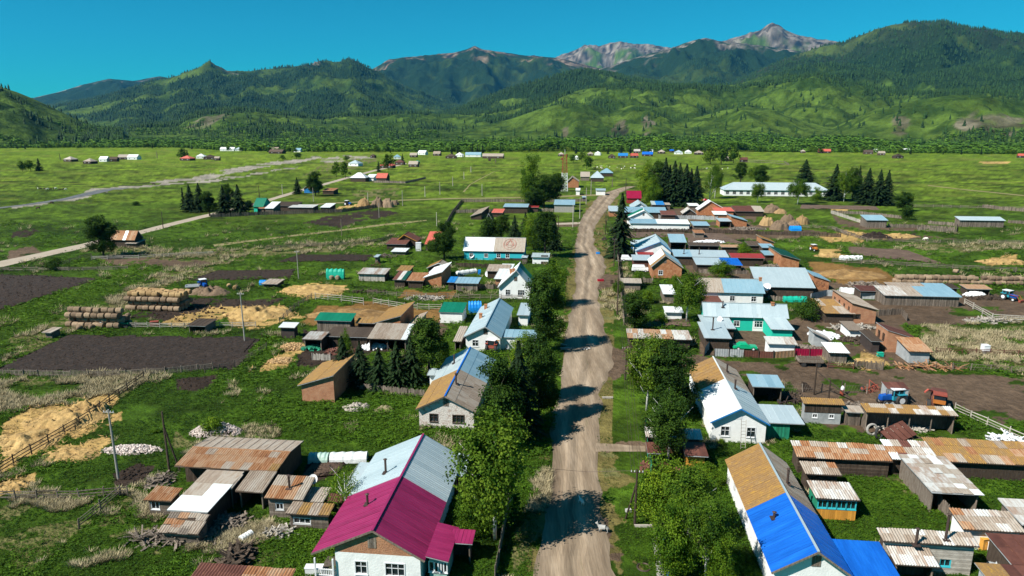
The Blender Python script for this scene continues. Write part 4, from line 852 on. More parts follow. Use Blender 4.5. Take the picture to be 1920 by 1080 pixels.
H('shed_roof','rusty patched roof behind the veranda of the blue roofed house',(1510,888),(1580,893),(1532,866),ze=2.5,kind='mono',zf=2.8,segs=[(1,'slate')],typ='corr',rows=2,wall='darkwood',cat='shed',jit=.4,patch=(.3,['tinrust','rust']))
H('house','white house with pale tin front roof, golden rear roof and a ladder on its gable',(1334,797),(1441,792),(1346.4,669),ze=3.0,apex=(1390,766.5),segs=[(.55,'tinwhite'),(1,'lichen')],segs2=[(.55,'tin'),(1,'slate')],wins=[(.25,1.6,1.1,1.35),(.73,1.6,1.1,1.35)],attic=(-.1,None,'whitepaint'),typ='seam',chim=[(.62,.4,1.3,'p'),(.66,.75,1.3,'p')],trim='deepblue')
H('annex','tin roofed wing with bright green plank wall right of the laddered house',(1438,797),(1506,791),(1480,760),ze=2.5,kind='mono',zf=2.8,segs=[(1,'tin')],wall='greenwall',planks=('greenwall','v'),cat='annex',inset=(.1,1.8,.4,.2))
H('shed','grey tin roofed barn with open timber front behind the laddered house',(1407,718),(1477,734),(1452,703),ze=3.0,kind='mono',zf=3.4,segs=[(1,'tinblue')],wall='darkwood',open_front=True,cat='barn')
H('shed','little shed, dark boards above and grey wall below with two small white windows',(1507,757),(1586,760),(1578,748),ze=3.1,kind='mono',zf=3.4,segs=[(1,'lichen')],wall='greywall',cat='shed',inset=(.3,.4,.3,.2),wins=[(.3,1.2,.6,.5),(.75,1.2,.6,.5)],typ='corr')
H('shed','narrow plank shed between the two windowed shed and the long open shed',(1587,773),(1622,774),(1617,761),ze=2.2,kind='mono',zf=2.4,segs=[(1,'slate')],wall='wood',planks=('wood','v'),cat='shed')
H('open_shed','long open fronted timber shed with pale orange roof',(1627,776),(1795,778),(1766,762),ze=2.9,kind='mono',zf=3.3,segs=[(1,'lichen')],typ='corr',rows=2,wall='wood',open_front=True,cat='shed',patch=(.3,['slate','tinrust']),jit=.3)
H('shed','long low barn with rust streaked corrugated roof, left of the patchwork shed',(1497,861),(1672,863),(1482,826),ze=2.3,kind='mono',zf=3.0,segs=[(1,'rust')],typ='corr',rows=3,wall='darkwood',cat='barn',jit=.7,patch=(.4,['slate','tinrust']),planks=('darkwood','h'))
H('shed','white and rusty striped middle section of the long low barn',(1674,862),(1764,866),(1745,828),ze=2.3,kind='mono',zf=3.0,segs=[(.2,'tinwhite'),(.5,'rustdark'),(1,'tinrust')],typ='corr',rows=3,wall='darkwood',cat='barn',jit=.7,patch=(.3,['slate','rust']))
H('shed','orange corrugated right end of the long low barn running out of the picture',(1766,868),(1990,874),(1900,828),ze=2.3,kind='mono',zf=3.0,segs=[(1,'lichen')],typ='corr',rows=3,wall='darkwood',cat='barn',jit=.6,patch=(.35,['slate','rust']))
H('open_shed','open shed with white and brown patchwork roof standing in the grass',(1752,928),(1840,924),(1776,856),ze=2.7,kind='mono',zf=2.9,segs=[(1,'tinrust')],typ='flat',rows=8,sw=1.1,wall='wood',open_front=True,cat='shed',jit=.8,patch=(.45,['tinwhite','slate']))
H('shed','log shed with corrugated roof, stovepipe and turquoise window',(1656,1015),(1838,1026),(1770,996),ze=3.4,kind='mono',zf=3.8,segs=[(1,'slate')],typ='corr',rows=2,wall='darkwood',planks=('palewood','h'),cat='shed',wins=[(.72,1.2,.9,.7)],frame='cyanwall',jit=.4,patch=(.3,['tinrust']),chim=[(.33,-.1,1.6,'p'),(.68,.4,2.6,'p')])
H('lean_to','pale corrugated lean-to in front of the log shed',(1680,1060),(1762,1063),(1739,1028),ze=2.3,kind='mono',zf=2.8,segs=[(1,'tinrust')],typ='corr',rows=2,wall='darkwood',open_front=True,cat='shed',patch=(.3,['slate']))
H('shed','slanted grey and rust mottled roof with white side wall near the right edge',(1820,1007),(1911,986),(1873,958),kind='mono',ze=2.6,zf=3.1,segs=[(1,'slate')],typ='corr',rows=3,wall='plaster',cat='shed',jit=.4,patch=(.4,['rust','tinrust']))
H('shed','pale roofed shed touching the right edge of the picture',(1915,982),(1990,990),(1870,934),ze=2.8,kind='mono',zf=3.2,segs=[(1,'tinrust')],typ='flat',rows=3,wall='wood',cat='shed',jit=.3)
H('shed','dark brown iron roof at the lower right edge',(1900,1062),(1995,1062),(1900,1002),ze=2.6,kind='mono',zf=3.0,segs=[(1,'rustdark')],typ='seam',rows=2,wall='darkwood',cat='shed')
H('shed','beige and brown roof at the bottom right corner',(1872,1110),(1990,1110),(1880,1058),ze=2.4,kind='mono',zf=2.6,segs=[(.4,'lichen'),(1,'rustdark')],typ='flat',rows=2,wall='greywall',cat='shed')
H('cabin','grey metal cabin with rusty flat roof behind the long open shed',(1665,730),(1705,730),(1700,717),ze=2.6,kind='mono',zf=2.9,segs=[(1,'rustdark')],wall='greywall',cat='cabin',inset=(.1,.1,.1,.1))
H('yard_shed','rusty corrugated porch strip behind the white trunked birch',(1211,822),(1318,823),(1300,804),ze=2.3,kind='mono',zf=2.6,segs=[(1,'tinrust')],typ='corr',rows=1,wall='rustdark',cat='shed',jit=.5,patch=(.3,['rust','tinwhite']))
H('yard_shed','red brown iron roof left of the birch at the yard gate',(1214,850),(1240,850),(1240,830),ze=2.2,kind='mono',zf=2.5,segs=[(1,'rustdark')],typ='flat',rows=2,wall='darkwood',cat='shed')
H('yard_shed','red brown iron roof with yellow front boards right of the birch',(1285,856),(1328,855),(1328,830),ze=2.2,kind='mono',zf=2.4,segs=[(1,'rustdark')],typ='flat',rows=2,wall='orangepaint',cat='shed',jit=.6)
H('house','long tin roofed house with turquoise and white front',(1319,594),(1479,597),(1316.3,567),ze=3.0,kind='gv',rise=2.4,segs=[(1,'tin')],wall='turqwall',wins=[(.12,1.5,1.1,1.1),(.4,1.5,1.1,1.1),(.66,1.5,1.8,1.3)],chim=[(.24,.35,1.2,'p'),(.83,.47,.5,'brick')],sw=.9)
H('porch','square tin roofed porch in front of the turquoise house',(1321,615),(1380,616),(1375,592),ze=2.6,kind='mono',zf=2.9,segs=[(1,'tin')],wall='darkwood',cat='porch')
H('porch','pale tin kitchen roof with black stovepipe beside the green car',(1321,634),(1372,634.5),(1370,605),ze=2.4,kind='mono',zf=3.0,segs=[(1,'tin')],wall='darkwood',cat='porch',chim=[(.45,.5,2.4,'p')])
H('porch','streaked tin porch with white and green front on the right of the turquoise house',(1446,618),(1491,619),(1480,594),ze=2.6,kind='mono',zf=3.2,segs=[(1,'tin')],typ='corr',wall='turqwall',cat='porch')
H('house','white walled house, brown left third of roof and blue grey tin right part',(1315,548),(1435,550.5),(1311,521),ze=3.0,kind='gv',rise=2.4,segs=[(.35,'slate'),(1,'tinblue')],wins=[(.5,1.5,1.1,1.2),(.85,1.5,1.1,1.2)],chim=[(.98,.45,.7,'brick')])
H('barn','big barn with long ribbed grey tin roof',(1420,538),(1529,540),(1411,500),ze=2.8,kind='mono',zf=6.0,segs=[(1,'tin')],wall='darkwood',cat='barn',typ='rib')
H('brick_barn','orange brick outbuilding with thin green grey slanted roof beside the big barn',(1523,515),(1560,529),(1521,504),kind='monolr',zl=3.8,zr=2.4,segs=[(1,'tinblue')],wall='brickplain',cat='barn',inset=(.2,.2,.3,.2))
H('brick_barn','orange brick barn with slanted brown roof and windows in its long left wall',(1600,570),(1645,580),(1573,543),kind='monolr',zl=4.6,zr=3.1,segs=[(1,'slate')],wall='brick',cat='barn',inset=(.2,.4,.3,.3),leftwins=[(.12,2.6,.7,1.3),(.35,2.6,.7,1.3),(.6,2.6,.7,1.3),(.85,2.6,.7,1.3)],typ='corr',rows=2,wins=[(.3,1.6,.8,.8)],frame='darkwood')
H('lean_to','tan slab roofed lean-to on the left of the brick barn with windows',(1552,592),(1599,585),(1572,561),ze=2.2,kind='mono',zf=2.8,segs=[(1,'lichen')],typ='corr',rows=2,wall='darkwood',cat='shed',jit=.5,patch=(.3,['slate']))
H('brick_barn','brick barn with dark rafter roof behind the red striped rusty shed',(1668,621),(1718,634),(1656,604),kind='monolr',zl=4.4,zr=2.8,segs=[(1,'rustdark')],wall='brick',cat='barn',inset=(.1,.3,.2,.2),leftwins=[(.3,2.6,.8,1.2),(.7,2.6,.8,1.2)],frame='darkwood')
H('shed','shed with rusty roof and a bright red stripe beside the brick barn',(1704,659),(1751,661),(1724,633),ze=2.3,kind='mono',zf=3.2,segs=[(.45,'rust'),(.62,'crimson'),(1,'rust')],wall='greywall',cat='shed',typ='corr',rows=2)
H('barn','long cattle barn with tin roof, rusty yellow at its left end',(1657,553),(1806,558),(1645,535),ze=2.5,kind='mono',zf=3.4,segs=[(.3,'tinrust'),(.5,'slate'),(1,'tinblue')],wall='darkwood',planks=('wood','v'),cat='barn')
H('barn','thin dark roofed shelter row behind the long cattle barn',(1668,537),(1800,541),(1665,529),ze=2.5,kind='mono',zf=2.8,segs=[(.5,'slate'),(.85,'tinblue'),(1,'darkwood')],wall='darkwood',cat='barn',open_front=True)
H('shed','small shed with white ribbed roof beside the straw litter',(1555,662),(1594,662),(1588,643),ze=2.2,kind='mono',zf=2.7,segs=[(1,'tinwhite')],wall='greywall',planks=('wood','v'),cat='shed',typ='corr')
H('shed','pale pink walled hut with curved tan roof behind the metal fence',(1438,643),(1498,648),(1492,632),ze=2.3,kind='mono',zf=2.8,segs=[(1,'tinrust')],wall='plaster',cat='hut')
H('shed','leaning tin sheeted lean-to with dark red back in the yard',(1524,622),(1560,640),(1530,613),kind='monolr',zl=3.0,zr=1.4,segs=[(1,'tinrust')],wall='greywall',cat='shed')
H('shed','long rusty corrugated roof strip in front of the garden bed by the poplars',(1177,634),(1298,638),(1272,619),ze=2.1,kind='mono',zf=2.4,segs=[(.75,'rust'),(1,'tinrust')],typ='corr',rows=2,wall='darkwood',cat='shed',jit=.4,patch=(.3,['tinrust']),detail=True)
H('house','peach painted brick house with tan edged roof by the parked van',(1220,500),(1282,503),(1243,466),ze=3.2,apex=(1248,479),segs=[(.25,'lichen'),(1,'tinwhite')],segs2=[(.25,'slate'),(1,'tinblue')],wall='brickplain',wins=[(.3,1.6,1.1,1.2)],attic=(0,))
H('porch','dark walled porch with pale roof on the left of the peach house',(1187,490),(1221,486),(1219,478),ze=2.8,kind='mono',zf=3.0,segs=[(1,'tin')],wall='rustdark',cat='porch')
H('house','house with pale tin gable roof and deep blue side walls behind the spruce',(1191,470),(1261,473),(1229,439),ze=2.9,apex=(1238,453.5),segs=[(1,'tin')],segs2=[(1,'tinblue')],wall='plaster',trim='deepblue',leftwins=())
H('porch','blue walled entrance porch with red roof between the gabled houses',(1196,478),(1226,477),(1235,467),ze=2.4,kind='mono',zf=2.8,segs=[(1,'redroof')],wall='deepblue',cat='porch')
H('porch','flat pale tin roof left wing with blue wall at the spruce',(1183,457),(1207,456),(1206,450),ze=2.6,kind='mono',zf=2.9,segs=[(1,'tin')],wall='deepblue',cat='porch')
H('barn','barn with pale ribbed tin roof beside the brown field',(1256,454),(1288,455),(1287,439),ze=2.8,kind='mono',zf=4.4,segs=[(1,'tinblue')],wall='darkwood',cat='barn',open_front=True)
H('shed','dark open shelter right of the ribbed tin barn',(1292,460),(1350,461),(1345,455),ze=2.4,kind='mono',zf=2.7,segs=[(1,'darkwood')],wall='darkwood',cat='shed',open_front=True)
H('shed','small brown roofed stable by the brown field',(1352,463),(1388,464),(1388,459),ze=2.4,kind='mono',zf=2.7,segs=[(1,'rust')],wall='darkwood',cat='shed')
H('barn','long tin roof with two stovepipes behind the peach house',(1264,481),(1367,482.5),(1367,469.5),ze=2.8,kind='mono',zf=3.8,segs=[(.35,'tinblue'),(1,'tin')],wall='darkwood',cat='barn',chim=[(.2,.4,1.6,'p'),(.48,.4,1.4,'p')])
H('shed','blue tin roofed shed behind the round green bush',(1306,497),(1392,497),(1384,484),ze=2.5,kind='mono',zf=3.2,segs=[(.6,'tin'),(1,'blueroof')],wall='darkwood',cat='shed')
H('shed','shed with long red roof at the end of the tin roofs',(1372,483.5),(1434,484),(1429,475.5),ze=2.6,kind='mono',zf=3.2,segs=[(1,'redroof')],wall='darkwood',cat='shed')
H('brick_barn','brick barn with dark green roof slanting down to the right',(1466,478),(1500,486),(1453,460.5),kind='monolr',zl=4.4,zr=2.8,segs=[(1,'darkgreenroof')],wall='brickplain',cat='barn')
H('shed','tin roofed shed between the red roof and the green roofed brick barn',(1436,480),(1458,477),(1450,470),ze=2.6,kind='mono',zf=3,segs=[(1,'tinblue')],wall='darkwood',cat='shed')
H('shed','grey tin roofed pen above the long red roof',(1430,465),(1452,464),(1450,457),ze=2.6,kind='mono',zf=3,segs=[(1,'tinblue')],wall='darkwood',cat='shed')
H('shed','black roofed pen left of the grey tin pen',(1404,460),(1430,461),(1420,452),ze=2.4,kind='mono',zf=2.8,segs=[(1,'darkwood')],wall='darkwood',cat='shed')
H('brick_barn','orange brick barn with tan slanted roof behind the black pen',(1425,444),(1456,456),(1421,439),kind='monolr',zl=4.6,zr=3.0,segs=[(1,'lichen')],wall='brickplain',cat='barn')
H('shed','grey fence side shed roof between the street fence and the peach house',(1164,529),(1204,532),(1198,522),ze=2.0,kind='mono',zf=2.4,segs=[(1,'slate')],wall='wood',cat='shed')
H('shed','small pale tin shed among the garden birches',(1243,551),(1268,552),(1263,534),ze=2.4,kind='mono',zf=2.7,segs=[(1,'tinwhite')],wall='wood',cat='shed')
H('shed','low white roof among the garden trees left of the turquoise house',(1247,586),(1282,586),(1280,575),ze=1.8,kind='mono',zf=2.0,segs=[(1,'tinwhite')],wall='plaster',cat='shed')
H('shed','rusty patched shed left of the white walled two colour house',(1318,568),(1355,568),(1352,552),ze=1.9,kind='mono',zf=2.1,segs=[(1,'rustdark')],wall='darkwood',cat='shed')
# far right cluster
H('house','farthest gabled white house with pale tin roof in the cluster right of the street',(1183,391),(1217,392),(1197,374.5),ze=2.9,apex=(1200.5,381),segs=[(1,'tin')],wall='plaster')
H('shed','tin roof band between the two small gabled white houses',(1171,399),(1250,398),(1250,388.5),ze=2.6,kind='mono',zf=3.2,segs=[(1,'tinblue')],wall='darkwood',cat='shed')
H('shed','little tin roof beside the street at the top of the big spruce',(1141,396),(1160,396),(1158,386),ze=2.6,kind='mono',zf=3.2,segs=[(1,'tin')],wall='brickplain',cat='shed')
H('house','white gabled house with bright green roof edge',(1177,410),(1226,409),(1205,390),ze=2.9,apex=(1208.5,394.7),segs=[(.4,'tinwhite'),(1,'greenroof')],wall='plaster',attic=(-.3,),segs2=[(.5,'tin'),(1,'greenroof')])
H('shed','long low building with white roof and white wall behind the parked tractors',(1181,419),(1294,420),(1290,411.5),ze=2.6,kind='mono',zf=3.0,segs=[(.45,'tinblue'),(1,'tinwhite')],wall='plaster',cat='shed')
H('shed','blue grey tin roofed shed right of the long white building',(1300,423),(1331,423),(1330,415.5),ze=2.4,kind='mono',zf=2.8,segs=[(1,'tinblue')],wall='wood',cat='shed')
H('shed','purple brown roofed shed behind the long white building',(1240,403),(1268,403),(1268,395),ze=2.5,kind='mono',zf=3.2,segs=[(1,'rustdark')],wall='darkwood',cat='shed')
H('cottage','dark gabled cottage with a round white dish',(1280,401),(1306,401),(1292,388),ze=2.2,apex=(1293,391.7),segs=[(1,'tinrust')],wall='darkwood',cat='cottage')
H('brick_house','wide brick gable with white edged roof before the school',(1309,395),(1363,394),(1330,374),ze=2.4,apex=(1333,377),segs=[(1,'tinwhite')],wall='brickplain',trim='whitepaint')
H('shed','red topped brick building right of the wide brick gable',(1341,396),(1377,396),(1376,389),ze=3,kind='mono',zf=3.4,segs=[(1,'pinkroof')],wall='brickplain',cat='barn')
H('shed','white roofed brick stable before the red topped building',(1338,402),(1366,403),(1360,396),ze=2.6,kind='mono',zf=3.4,segs=[(1,'tinwhite')],wall='brickplain',cat='barn')
H('brick_barn','brick stable with tin roof slanting right before the haystacks',(1368,404),(1405,416),(1370,400),kind='monolr',zl=4.4,zr=2.4,segs=[(1,'tinblue')],wall='brickplain',cat='barn')
H('shed','open brick shelter with pale front roof',(1349,415),(1372,415),(1370,409),ze=2.6,kind='mono',zf=2.8,segs=[(1,'tin')],wall='brickplain',cat='shed',open_front=True)
H('shed','long dark maroon roofed barn left of the haystacks',(1378,396),(1434,397),(1415,386),ze=2.4,kind='mono',zf=3.2,segs=[(.65,'rustdark'),(1,'slate')],wall='darkwood',cat='barn')
H('shed','blue tarpaulin covered tin roof behind the band of tin roofs',(1222,384),(1246,384),(1246,377),ze=2.8,kind='mono',zf=3.4,segs=[(.4,'tin'),(1,'deepblue')],wall='darkwood',cat='shed')
H('shed','cream roof strip beside the blue tarpaulin',(1247,384),(1258,384),(1256,380),ze=2.4,kind='mono',zf=2.6,segs=[(1,'slate')],wall='wood',cat='shed')
H('shed','white domed roof shed by the hanging blue cloth',(1292,386),(1312,386),(1308,381),ze=2.4,kind='mono',zf=2.7,segs=[(1,'tinwhite')],wall='wood',cat='shed')
H('house','small house with bright crimson roof at the edge of the grove',(1175,372),(1203,372),(1174.6,357.5),ze=2.8,kind='gv',rise=3.2,segs=[(1,'crimson')],wall='redroof')
H('school','long white one storey school with pale hipped tin roof and a row of windows',(1358,356.5),(1554,357),(1372,341.5),ze=3.6,kind='hip',d=14,segs=[(1,'tin')],wall='plaster',wins=[((k+.5)/15,1.9,2.0,1.9) for k in range(15)],cat='school',inset=(.6,.6,.7,.5))
H('barn','tin roofed barn slanting down to the left by the corral',(1629,414.5),(1661,412),(1646,403),ze=3.2,kind='mono',zf=4.6,segs=[(1,'tinblue')],wall='wood',planks=('wood','v'),cat='barn')
H('barn','long isolated plank barn with pale tin roof in the right meadow',(1800,413),(1886,414),(1881,406.5),ze=2.9,kind='mono',zf=4.0,segs=[(1,'tin')],wall='wood',planks=('wood','v'),cat='barn')
# far centre
H('shop','grey block shop with pale blue flat roof at the street corner',(1038,384),(1078,384),(1078,374.5),ze=3.8,kind='mono',zf=4.4,segs=[(1,'tinblue')],wall='concrete',cat='shop')
H('shed','long blue roofed plank shed behind the picket plot',(943,388),(990,388.5),(990,382),ze=3.2,kind='mono',zf=3.9,segs=[(1,'tinblue')],wall='darkwood',cat='shed')
H('shed','red rusty roofed shed left of the long blue roofed shed',(921,399),(943,399),(943,391.5),ze=2.2,kind='mono',zf=3,segs=[(1,'pinkroof')],wall='darkwood',cat='shed')
H('shed','red roofed low shed left of the grey block shop',(990,389),(1010,389),(1010,383),ze=2.4,kind='mono',zf=2.8,segs=[(1,'redroof')],wall='darkwood',cat='shed')
H('ruin','collapsing timber shed with two tilted brown roofs',(882,405),(903,399),(905,393),kind='monolr',zl=1.6,zr=3.4,segs=[(1,'slate')],wall='darkwood',cat='ruin')
H('ruin','black triangular gable of a fallen shed',(910,414),(924,414),(917,400),ze=.6,apex=(916,400),d=6,segs=[(1,'darkwood')],wall='darkwood',cat='ruin')
H('brick_house','orange brick building with gabled roof beside the lattice tower',(1064,340),(1086,341),(1073,331),ze=4.2,apex=(1073,331.5),d=12,segs=[(1,'slate')],wall='brickplain')
H('kiosk','small white kiosk in the meadow right of the tower',(1117,357),(1136,357),(1136,353.5),ze=3,kind='mono',zf=3.2,segs=[(1,'tin')],wall='plaster',cat='kiosk')
H('kiosk','white transformer hut under the tower',(1079,357),(1088,357),(1088,352.5),ze=3,kind='mono',zf=3.2,segs=[(1,'tinwhite')],wall='plaster',cat='kiosk')
H('bus_stop','small blue bus stop shelter by the street bend',(1091,370),(1099,370),(1099,367.5),ze=2.4,kind='mono',zf=2.6,segs=[(1,'tin')],wall='tracblue',cat='bus stop')
H('house','house with pale tin hipped roof at the far crossing',(1107,333),(1133,334),(1110,320.5),ze=3,kind='hip',rise=3.2,segs=[(1,'tin')],wall='darkwood')
H('house','house with light blue hipped roof behind the pale tin house',(1125,324),(1150,324.5),(1136,315.5),ze=3,kind='hip',rise=3,segs=[(1,'tinblue')],wall='darkwood')
H('shed','grey plank shed left of the pale tin hipped house',(1088,331),(1106,332),(1106,322),ze=3,kind='mono',zf=4,segs=[(1,'slate')],wall='wood',cat='shed')
# left farms
H('house','abandoned timber house with rusty and white striped roof by the lane',(208,449.5),(251,451),(214,432),ze=2.6,kind='gv',rise=3,segs=[(.55,'rust'),(.68,'tinwhite'),(1,'rust')],wall='darkwood',detail=True,typ='flat',rows=2)
H('lean_to','grey tumbledown lean-to before the abandoned timber house',(231,457),(258,456),(252,448),ze=1.6,kind='mono',zf=2.2,segs=[(1,'slate')],wall='darkwood',cat='shed')
H('house','farmhouse with turquoise green roof beside the left spruces',(473,388),(494,388),(473,371),ze=2.6,kind='gv',rise=2.6,segs=[(1,'greenroof')],wall='turqwall')
H('shed','white roofed shed next to the turquoise green farmhouse',(495,391),(513,391),(514.6,378),ze=2.6,kind='mono',zf=3.6,segs=[(1,'tinwhite')],wall='wood',cat='shed')
H('shed','pink brown roofed shed at the left end of the long farm row',(480,391),(495,391),(494,384),ze=2.2,kind='mono',zf=2.8,segs=[(1,'rust')],wall='wood',cat='shed')
H('shed','dark roofed stable in the long farm row',(516,385),(552,387),(545,378),ze=2.6,kind='mono',zf=3.2,segs=[(1,'darkwood')],wall='darkwood',cat='shed')
H('shed','long pinkish tin stable in the farm row',(535,390),(591,388),(588,383.5),ze=2.4,kind='mono',zf=3,segs=[(1,'tinrust')],wall='darkwood',cat='shed')
H('shed','white roofed stable left of the orange straw yard',(599,389),(619,389),(621,381),ze=2.4,kind='mono',zf=3.2,segs=[(1,'tinwhite')],wall='darkwood',cat='shed')
H('house','small blue walled house with orange gable between two trees',(569,353.5),(588,354),(583,340),ze=2.8,apex=(580,344.5),d=10,segs=[(1,'redroof')],wall='deepblue',gable='orangepaint')
H('shed','long rusty roofed shed right of the orange gabled house',(604,357.5),(625,358),(624,352.5),ze=2.4,kind='mono',zf=3,segs=[(1,'rust')],wall='darkwood',cat='shed')
H('house','white hipped roof farmhouse beside the lane',(655,333.5),(686,333.5),(668,323.5),ze=3,kind='hip',rise=3.4,segs=[(1,'tinwhite')],wall='darkwood')
H('house','red hipped roof shed right of the white hipped farmhouse',(704,334),(725,334),(708,324.5),ze=2.8,kind='gv',rise=2.6,segs=[(1,'pinkroof')],wall='darkwood')
H('shed','pale roofed hut between the white and the red farm roofs',(686,333),(701,333),(700,326.5),ze=2.6,kind='mono',zf=3.4,segs=[(1,'tinwhite')],wall='plaster',cat='shed')
# hamlets far off: (px, py, width px, colour, kind)
HAM=[(133,303,20,'tinrust','distant timber farmstead with grey roof left of the hamlet roofs'),(170,307,20,'slate','distant pyramid roofed cottage in the left hamlet'),(197,303,16,'tinwhite','distant bright white roof in the left hamlet'),(233,299,18,'slate','distant brown roof beyond the white roof in the left hamlet'),(252,299,20,'tinwhite','distant long white roof at the right of the left hamlet'),(215,303,14,'darkwood','distant dark stable building in the left hamlet'),
(352,301,24,'pinkroof','distant farmhouse with pinkish roof by the dark tree clump'),(378,297,16,'tinwhite','distant small white roof in the second hamlet'),(395,299,22,'darkwood','distant row of dark stables in the second hamlet'),(408,301,10,'slate','distant low brown stable in the second hamlet'),
(428,283,27,'tinwhite','distant broad white barn near the woods'),(448,283,12,'tin','distant pale shed right of the broad white barn'),(501,279,8,'cyanwall','distant turquoise roof by the woods'),(515,283,20,'slate','distant beige house by the woods'),(559,285,14,'tinblue','distant pale blue roof before the bright willows'),(520,288,30,'darkwood','distant fenced dark yard building'),
(667,311,22,'tin','distant long pale roof left of the red roofed farmstead'),(727,315,26,'pinkroof','distant farmstead with red hipped roof'),(750,309,18,'rustdark','distant purple brown roof'),(776,313,18,'slate','distant weathered roof in the central hamlet'),(783,308,10,'greenroof','distant small green roof in the central hamlet'),(745,298,14,'tinblue','distant pale blue roof in the central hamlet'),(776,295,14,'slate','distant beige gable in the central hamlet'),(793,290,16,'tinwhite','distant white gable in the central hamlet'),(820,292,14,'slate','distant tan pyramid roof in the central hamlet'),(846,297,20,'darkwood','distant dark farm building in the central hamlet'),(862,294,14,'tinwhite','distant white roof in the middle of the central hamlet'),(888,294,30,'tinblue','distant long blue roof at the right of the central hamlet'),(925,297,40,'slate','distant long brown corral shed'),(700,296,10,'darkwood','distant lone dark shed'),
(1052,293,12,'tinrust','distant house behind the lattice tower'),(1081,299,10,'tinwhite','distant small white gable right of the tower'),(1107,292,12,'slate','distant grey roof in the northern hamlet'),(1121,291,12,'tinwhite','distant white tent like pyramid roof'),(1147,297,14,'darkwood','distant black gabled barn'),(1168,296,18,'deepblue','distant dark blue pyramid roof'),(1189,296,14,'pinkroof','distant red toned shed'),(1214,293,20,'blueroof','distant house with medium blue roof'),(1194,287,12,'tinrust','distant pale roof above the red toned shed'),(1221,285,8,'tinwhite','distant tiny white roof near the woods'),(1259,286,8,'blueroof','distant bright blue roof near the woods'),(1272,289,16,'tin','distant pale green walled house'),(1290,288,12,'tinwhite','distant white gable of the northern hamlet'),(1310,290,16,'slate','distant grey roof at the right of the northern hamlet'),(1240,288,14,'slate','distant brown roof in the northern hamlet'),
(1394,304,14,'rustdark','distant brown roof hut right of the willow clump'),(1362,302,18,'slate','distant beige barn among the willows'),(1505,287,10,'slate','distant beige hut left of the pink roofed house'),(1545,287,22,'pinkroof','distant pink roofed house at the forest edge'),(1627,289,16,'darkwood','distant dark house with white side'),(1640,286,10,'tinwhite','distant small bright white shed'),(1652,291,12,'slate','distant grey stable beside the white shed'),(1698,286,18,'tinwhite','distant white low shed with dark door'),(1683,297,16,'darkwood','distant lone black hut in the meadow'),(1912,275,18,'pinkroof','distant blue walled house with red brown roof at the right edge'),(1914,296,12,'pinkroof','distant red and white roofed shed at the right edge')]
for (px,py,wp,mt,lb) in HAM:
    x,y=G(px,py); sc_=depth(x,y)/FPX; W_=wp*sc_; hgt_=W_*.5 if W_<14 else 6
    wl={'tin':'plaster','tinwhite':'plaster','deepblue':'darkwood','tinblue':'plaster'}.get(mt,'darkwood')
    root=empty('farmhouse' if W_>9 else 'farm_hut',(x,y,0),-VA+random.uniform(-.25,.25),lb,'house' if W_>9 else 'hut')
    Dd_=min(10,W_*.8); zt=2.8
    mb=MB(); mb.box(-W_/2+.3,W_/2-.3,-Dd_/2+.3,Dd_/2-.3,0,zt); 
    mb.build('wall',MATS[wl],root)
    mb=MB(); rh=min(3.4,Dd_*.4)
    if random.random()<.5 and W_<18:
        for s in (-1,1):
            mb.face([(s*W_/2,-Dd_/2,zt),(s*W_/2,Dd_/2,zt),(0,0,zt+rh)]); mb.face([(-W_/2,s*Dd_/2,zt),(W_/2,s*Dd_/2,zt),(0,0,zt+rh)])
        mb.face([(-W_/2,-Dd_/2,zt-.01),(W_/2,-Dd_/2,zt-.01),(W_/2,Dd_/2,zt-.01),(-W_/2,Dd_/2,zt-.01)])
    else:
        for s in (-1,1): mb.hexa([(-W_/2,s*Dd_/2,zt),(W_/2,s*Dd_/2,zt),(W_/2,0,zt+rh),(-W_/2,0,zt+rh),(-W_/2,s*Dd_/2,zt+.12),(W_/2,s*Dd_/2,zt+.12),(W_/2,0,zt+rh+.12),(-W_/2,0,zt+rh+.12)])
        for s in (-1,1):
            mb.face([(s*(W_/2-.3),-Dd_/2+.3,zt),(s*(W_/2-.3),Dd_/2-.3,zt),(s*(W_/2-.3),0,zt+rh*.93)])
    mb.build('roof',MATS[mt],root)
    for k in range(2 if W_>9 else 1):
        f=MB(); xx=-W_/4+k*W_/2; f.box(xx-.6,xx+.6,-Dd_/2+.22,-Dd_/2+.296,1,2.1); wf=f.build('window',MATS['whitepaint'],root); f=MB(); f.box(xx-.45,xx+.45,-Dd_/2+.20,-Dd_/2+.217,1.15,1.95); f.build('pane',MATS['glass'],wf)
# extras on the two nearest houses
def upper_boards(root,mat,z0,z1):
    X0,X1,Y0,Y1,zn=root['_b']; mb=MB(); x=X0
    while x<X1-.05: b=min(.22,X1-x); mb.box(x,x+b-.015,Y0-.05,Y0-.004,z0,z1); x+=b
    tag(mb.build('planks',MATS[mat],root),kind='stuff')
for o in list(col.objects):
    lb=o.get('label','')
    if 'two small white windows' in lb: upper_boards(o,'darkwood',1.7,2.9)
    if 'glazed turquoise veranda' in lb: upper_boards(o,'orangepaint',.02,1.25)
    if 'long two' in lb or 'left half white tin roof' in lb:
        X0,X1,Y0,Y1,zn=o['_b']; mb=MB(); mb.box(.2,X1,Y0-.02,Y0-.003,0,.75); mb.box(.2,X1,Y0-.02,Y0-.003,2.25,2.75); mb.build('dark_cladding',MATS['darkwall'],o)
    if 'turquoise and white front' in lb:
        X0,X1,Y0,Y1,zn=o['_b']; mb=MB(); mb.box(1.6,X1,Y0-.02,Y0-.003,0,.8); mb.box(1.6,2.0,Y0-.02,Y0-.003,.81,2.8);mb.box(5.2,X1,Y0-.02,Y0-.003,.81,2.8); mb.build('white_cladding',MATS['plaster'],o)
X0,X1,Y0,Y1,zn=a1['_b']
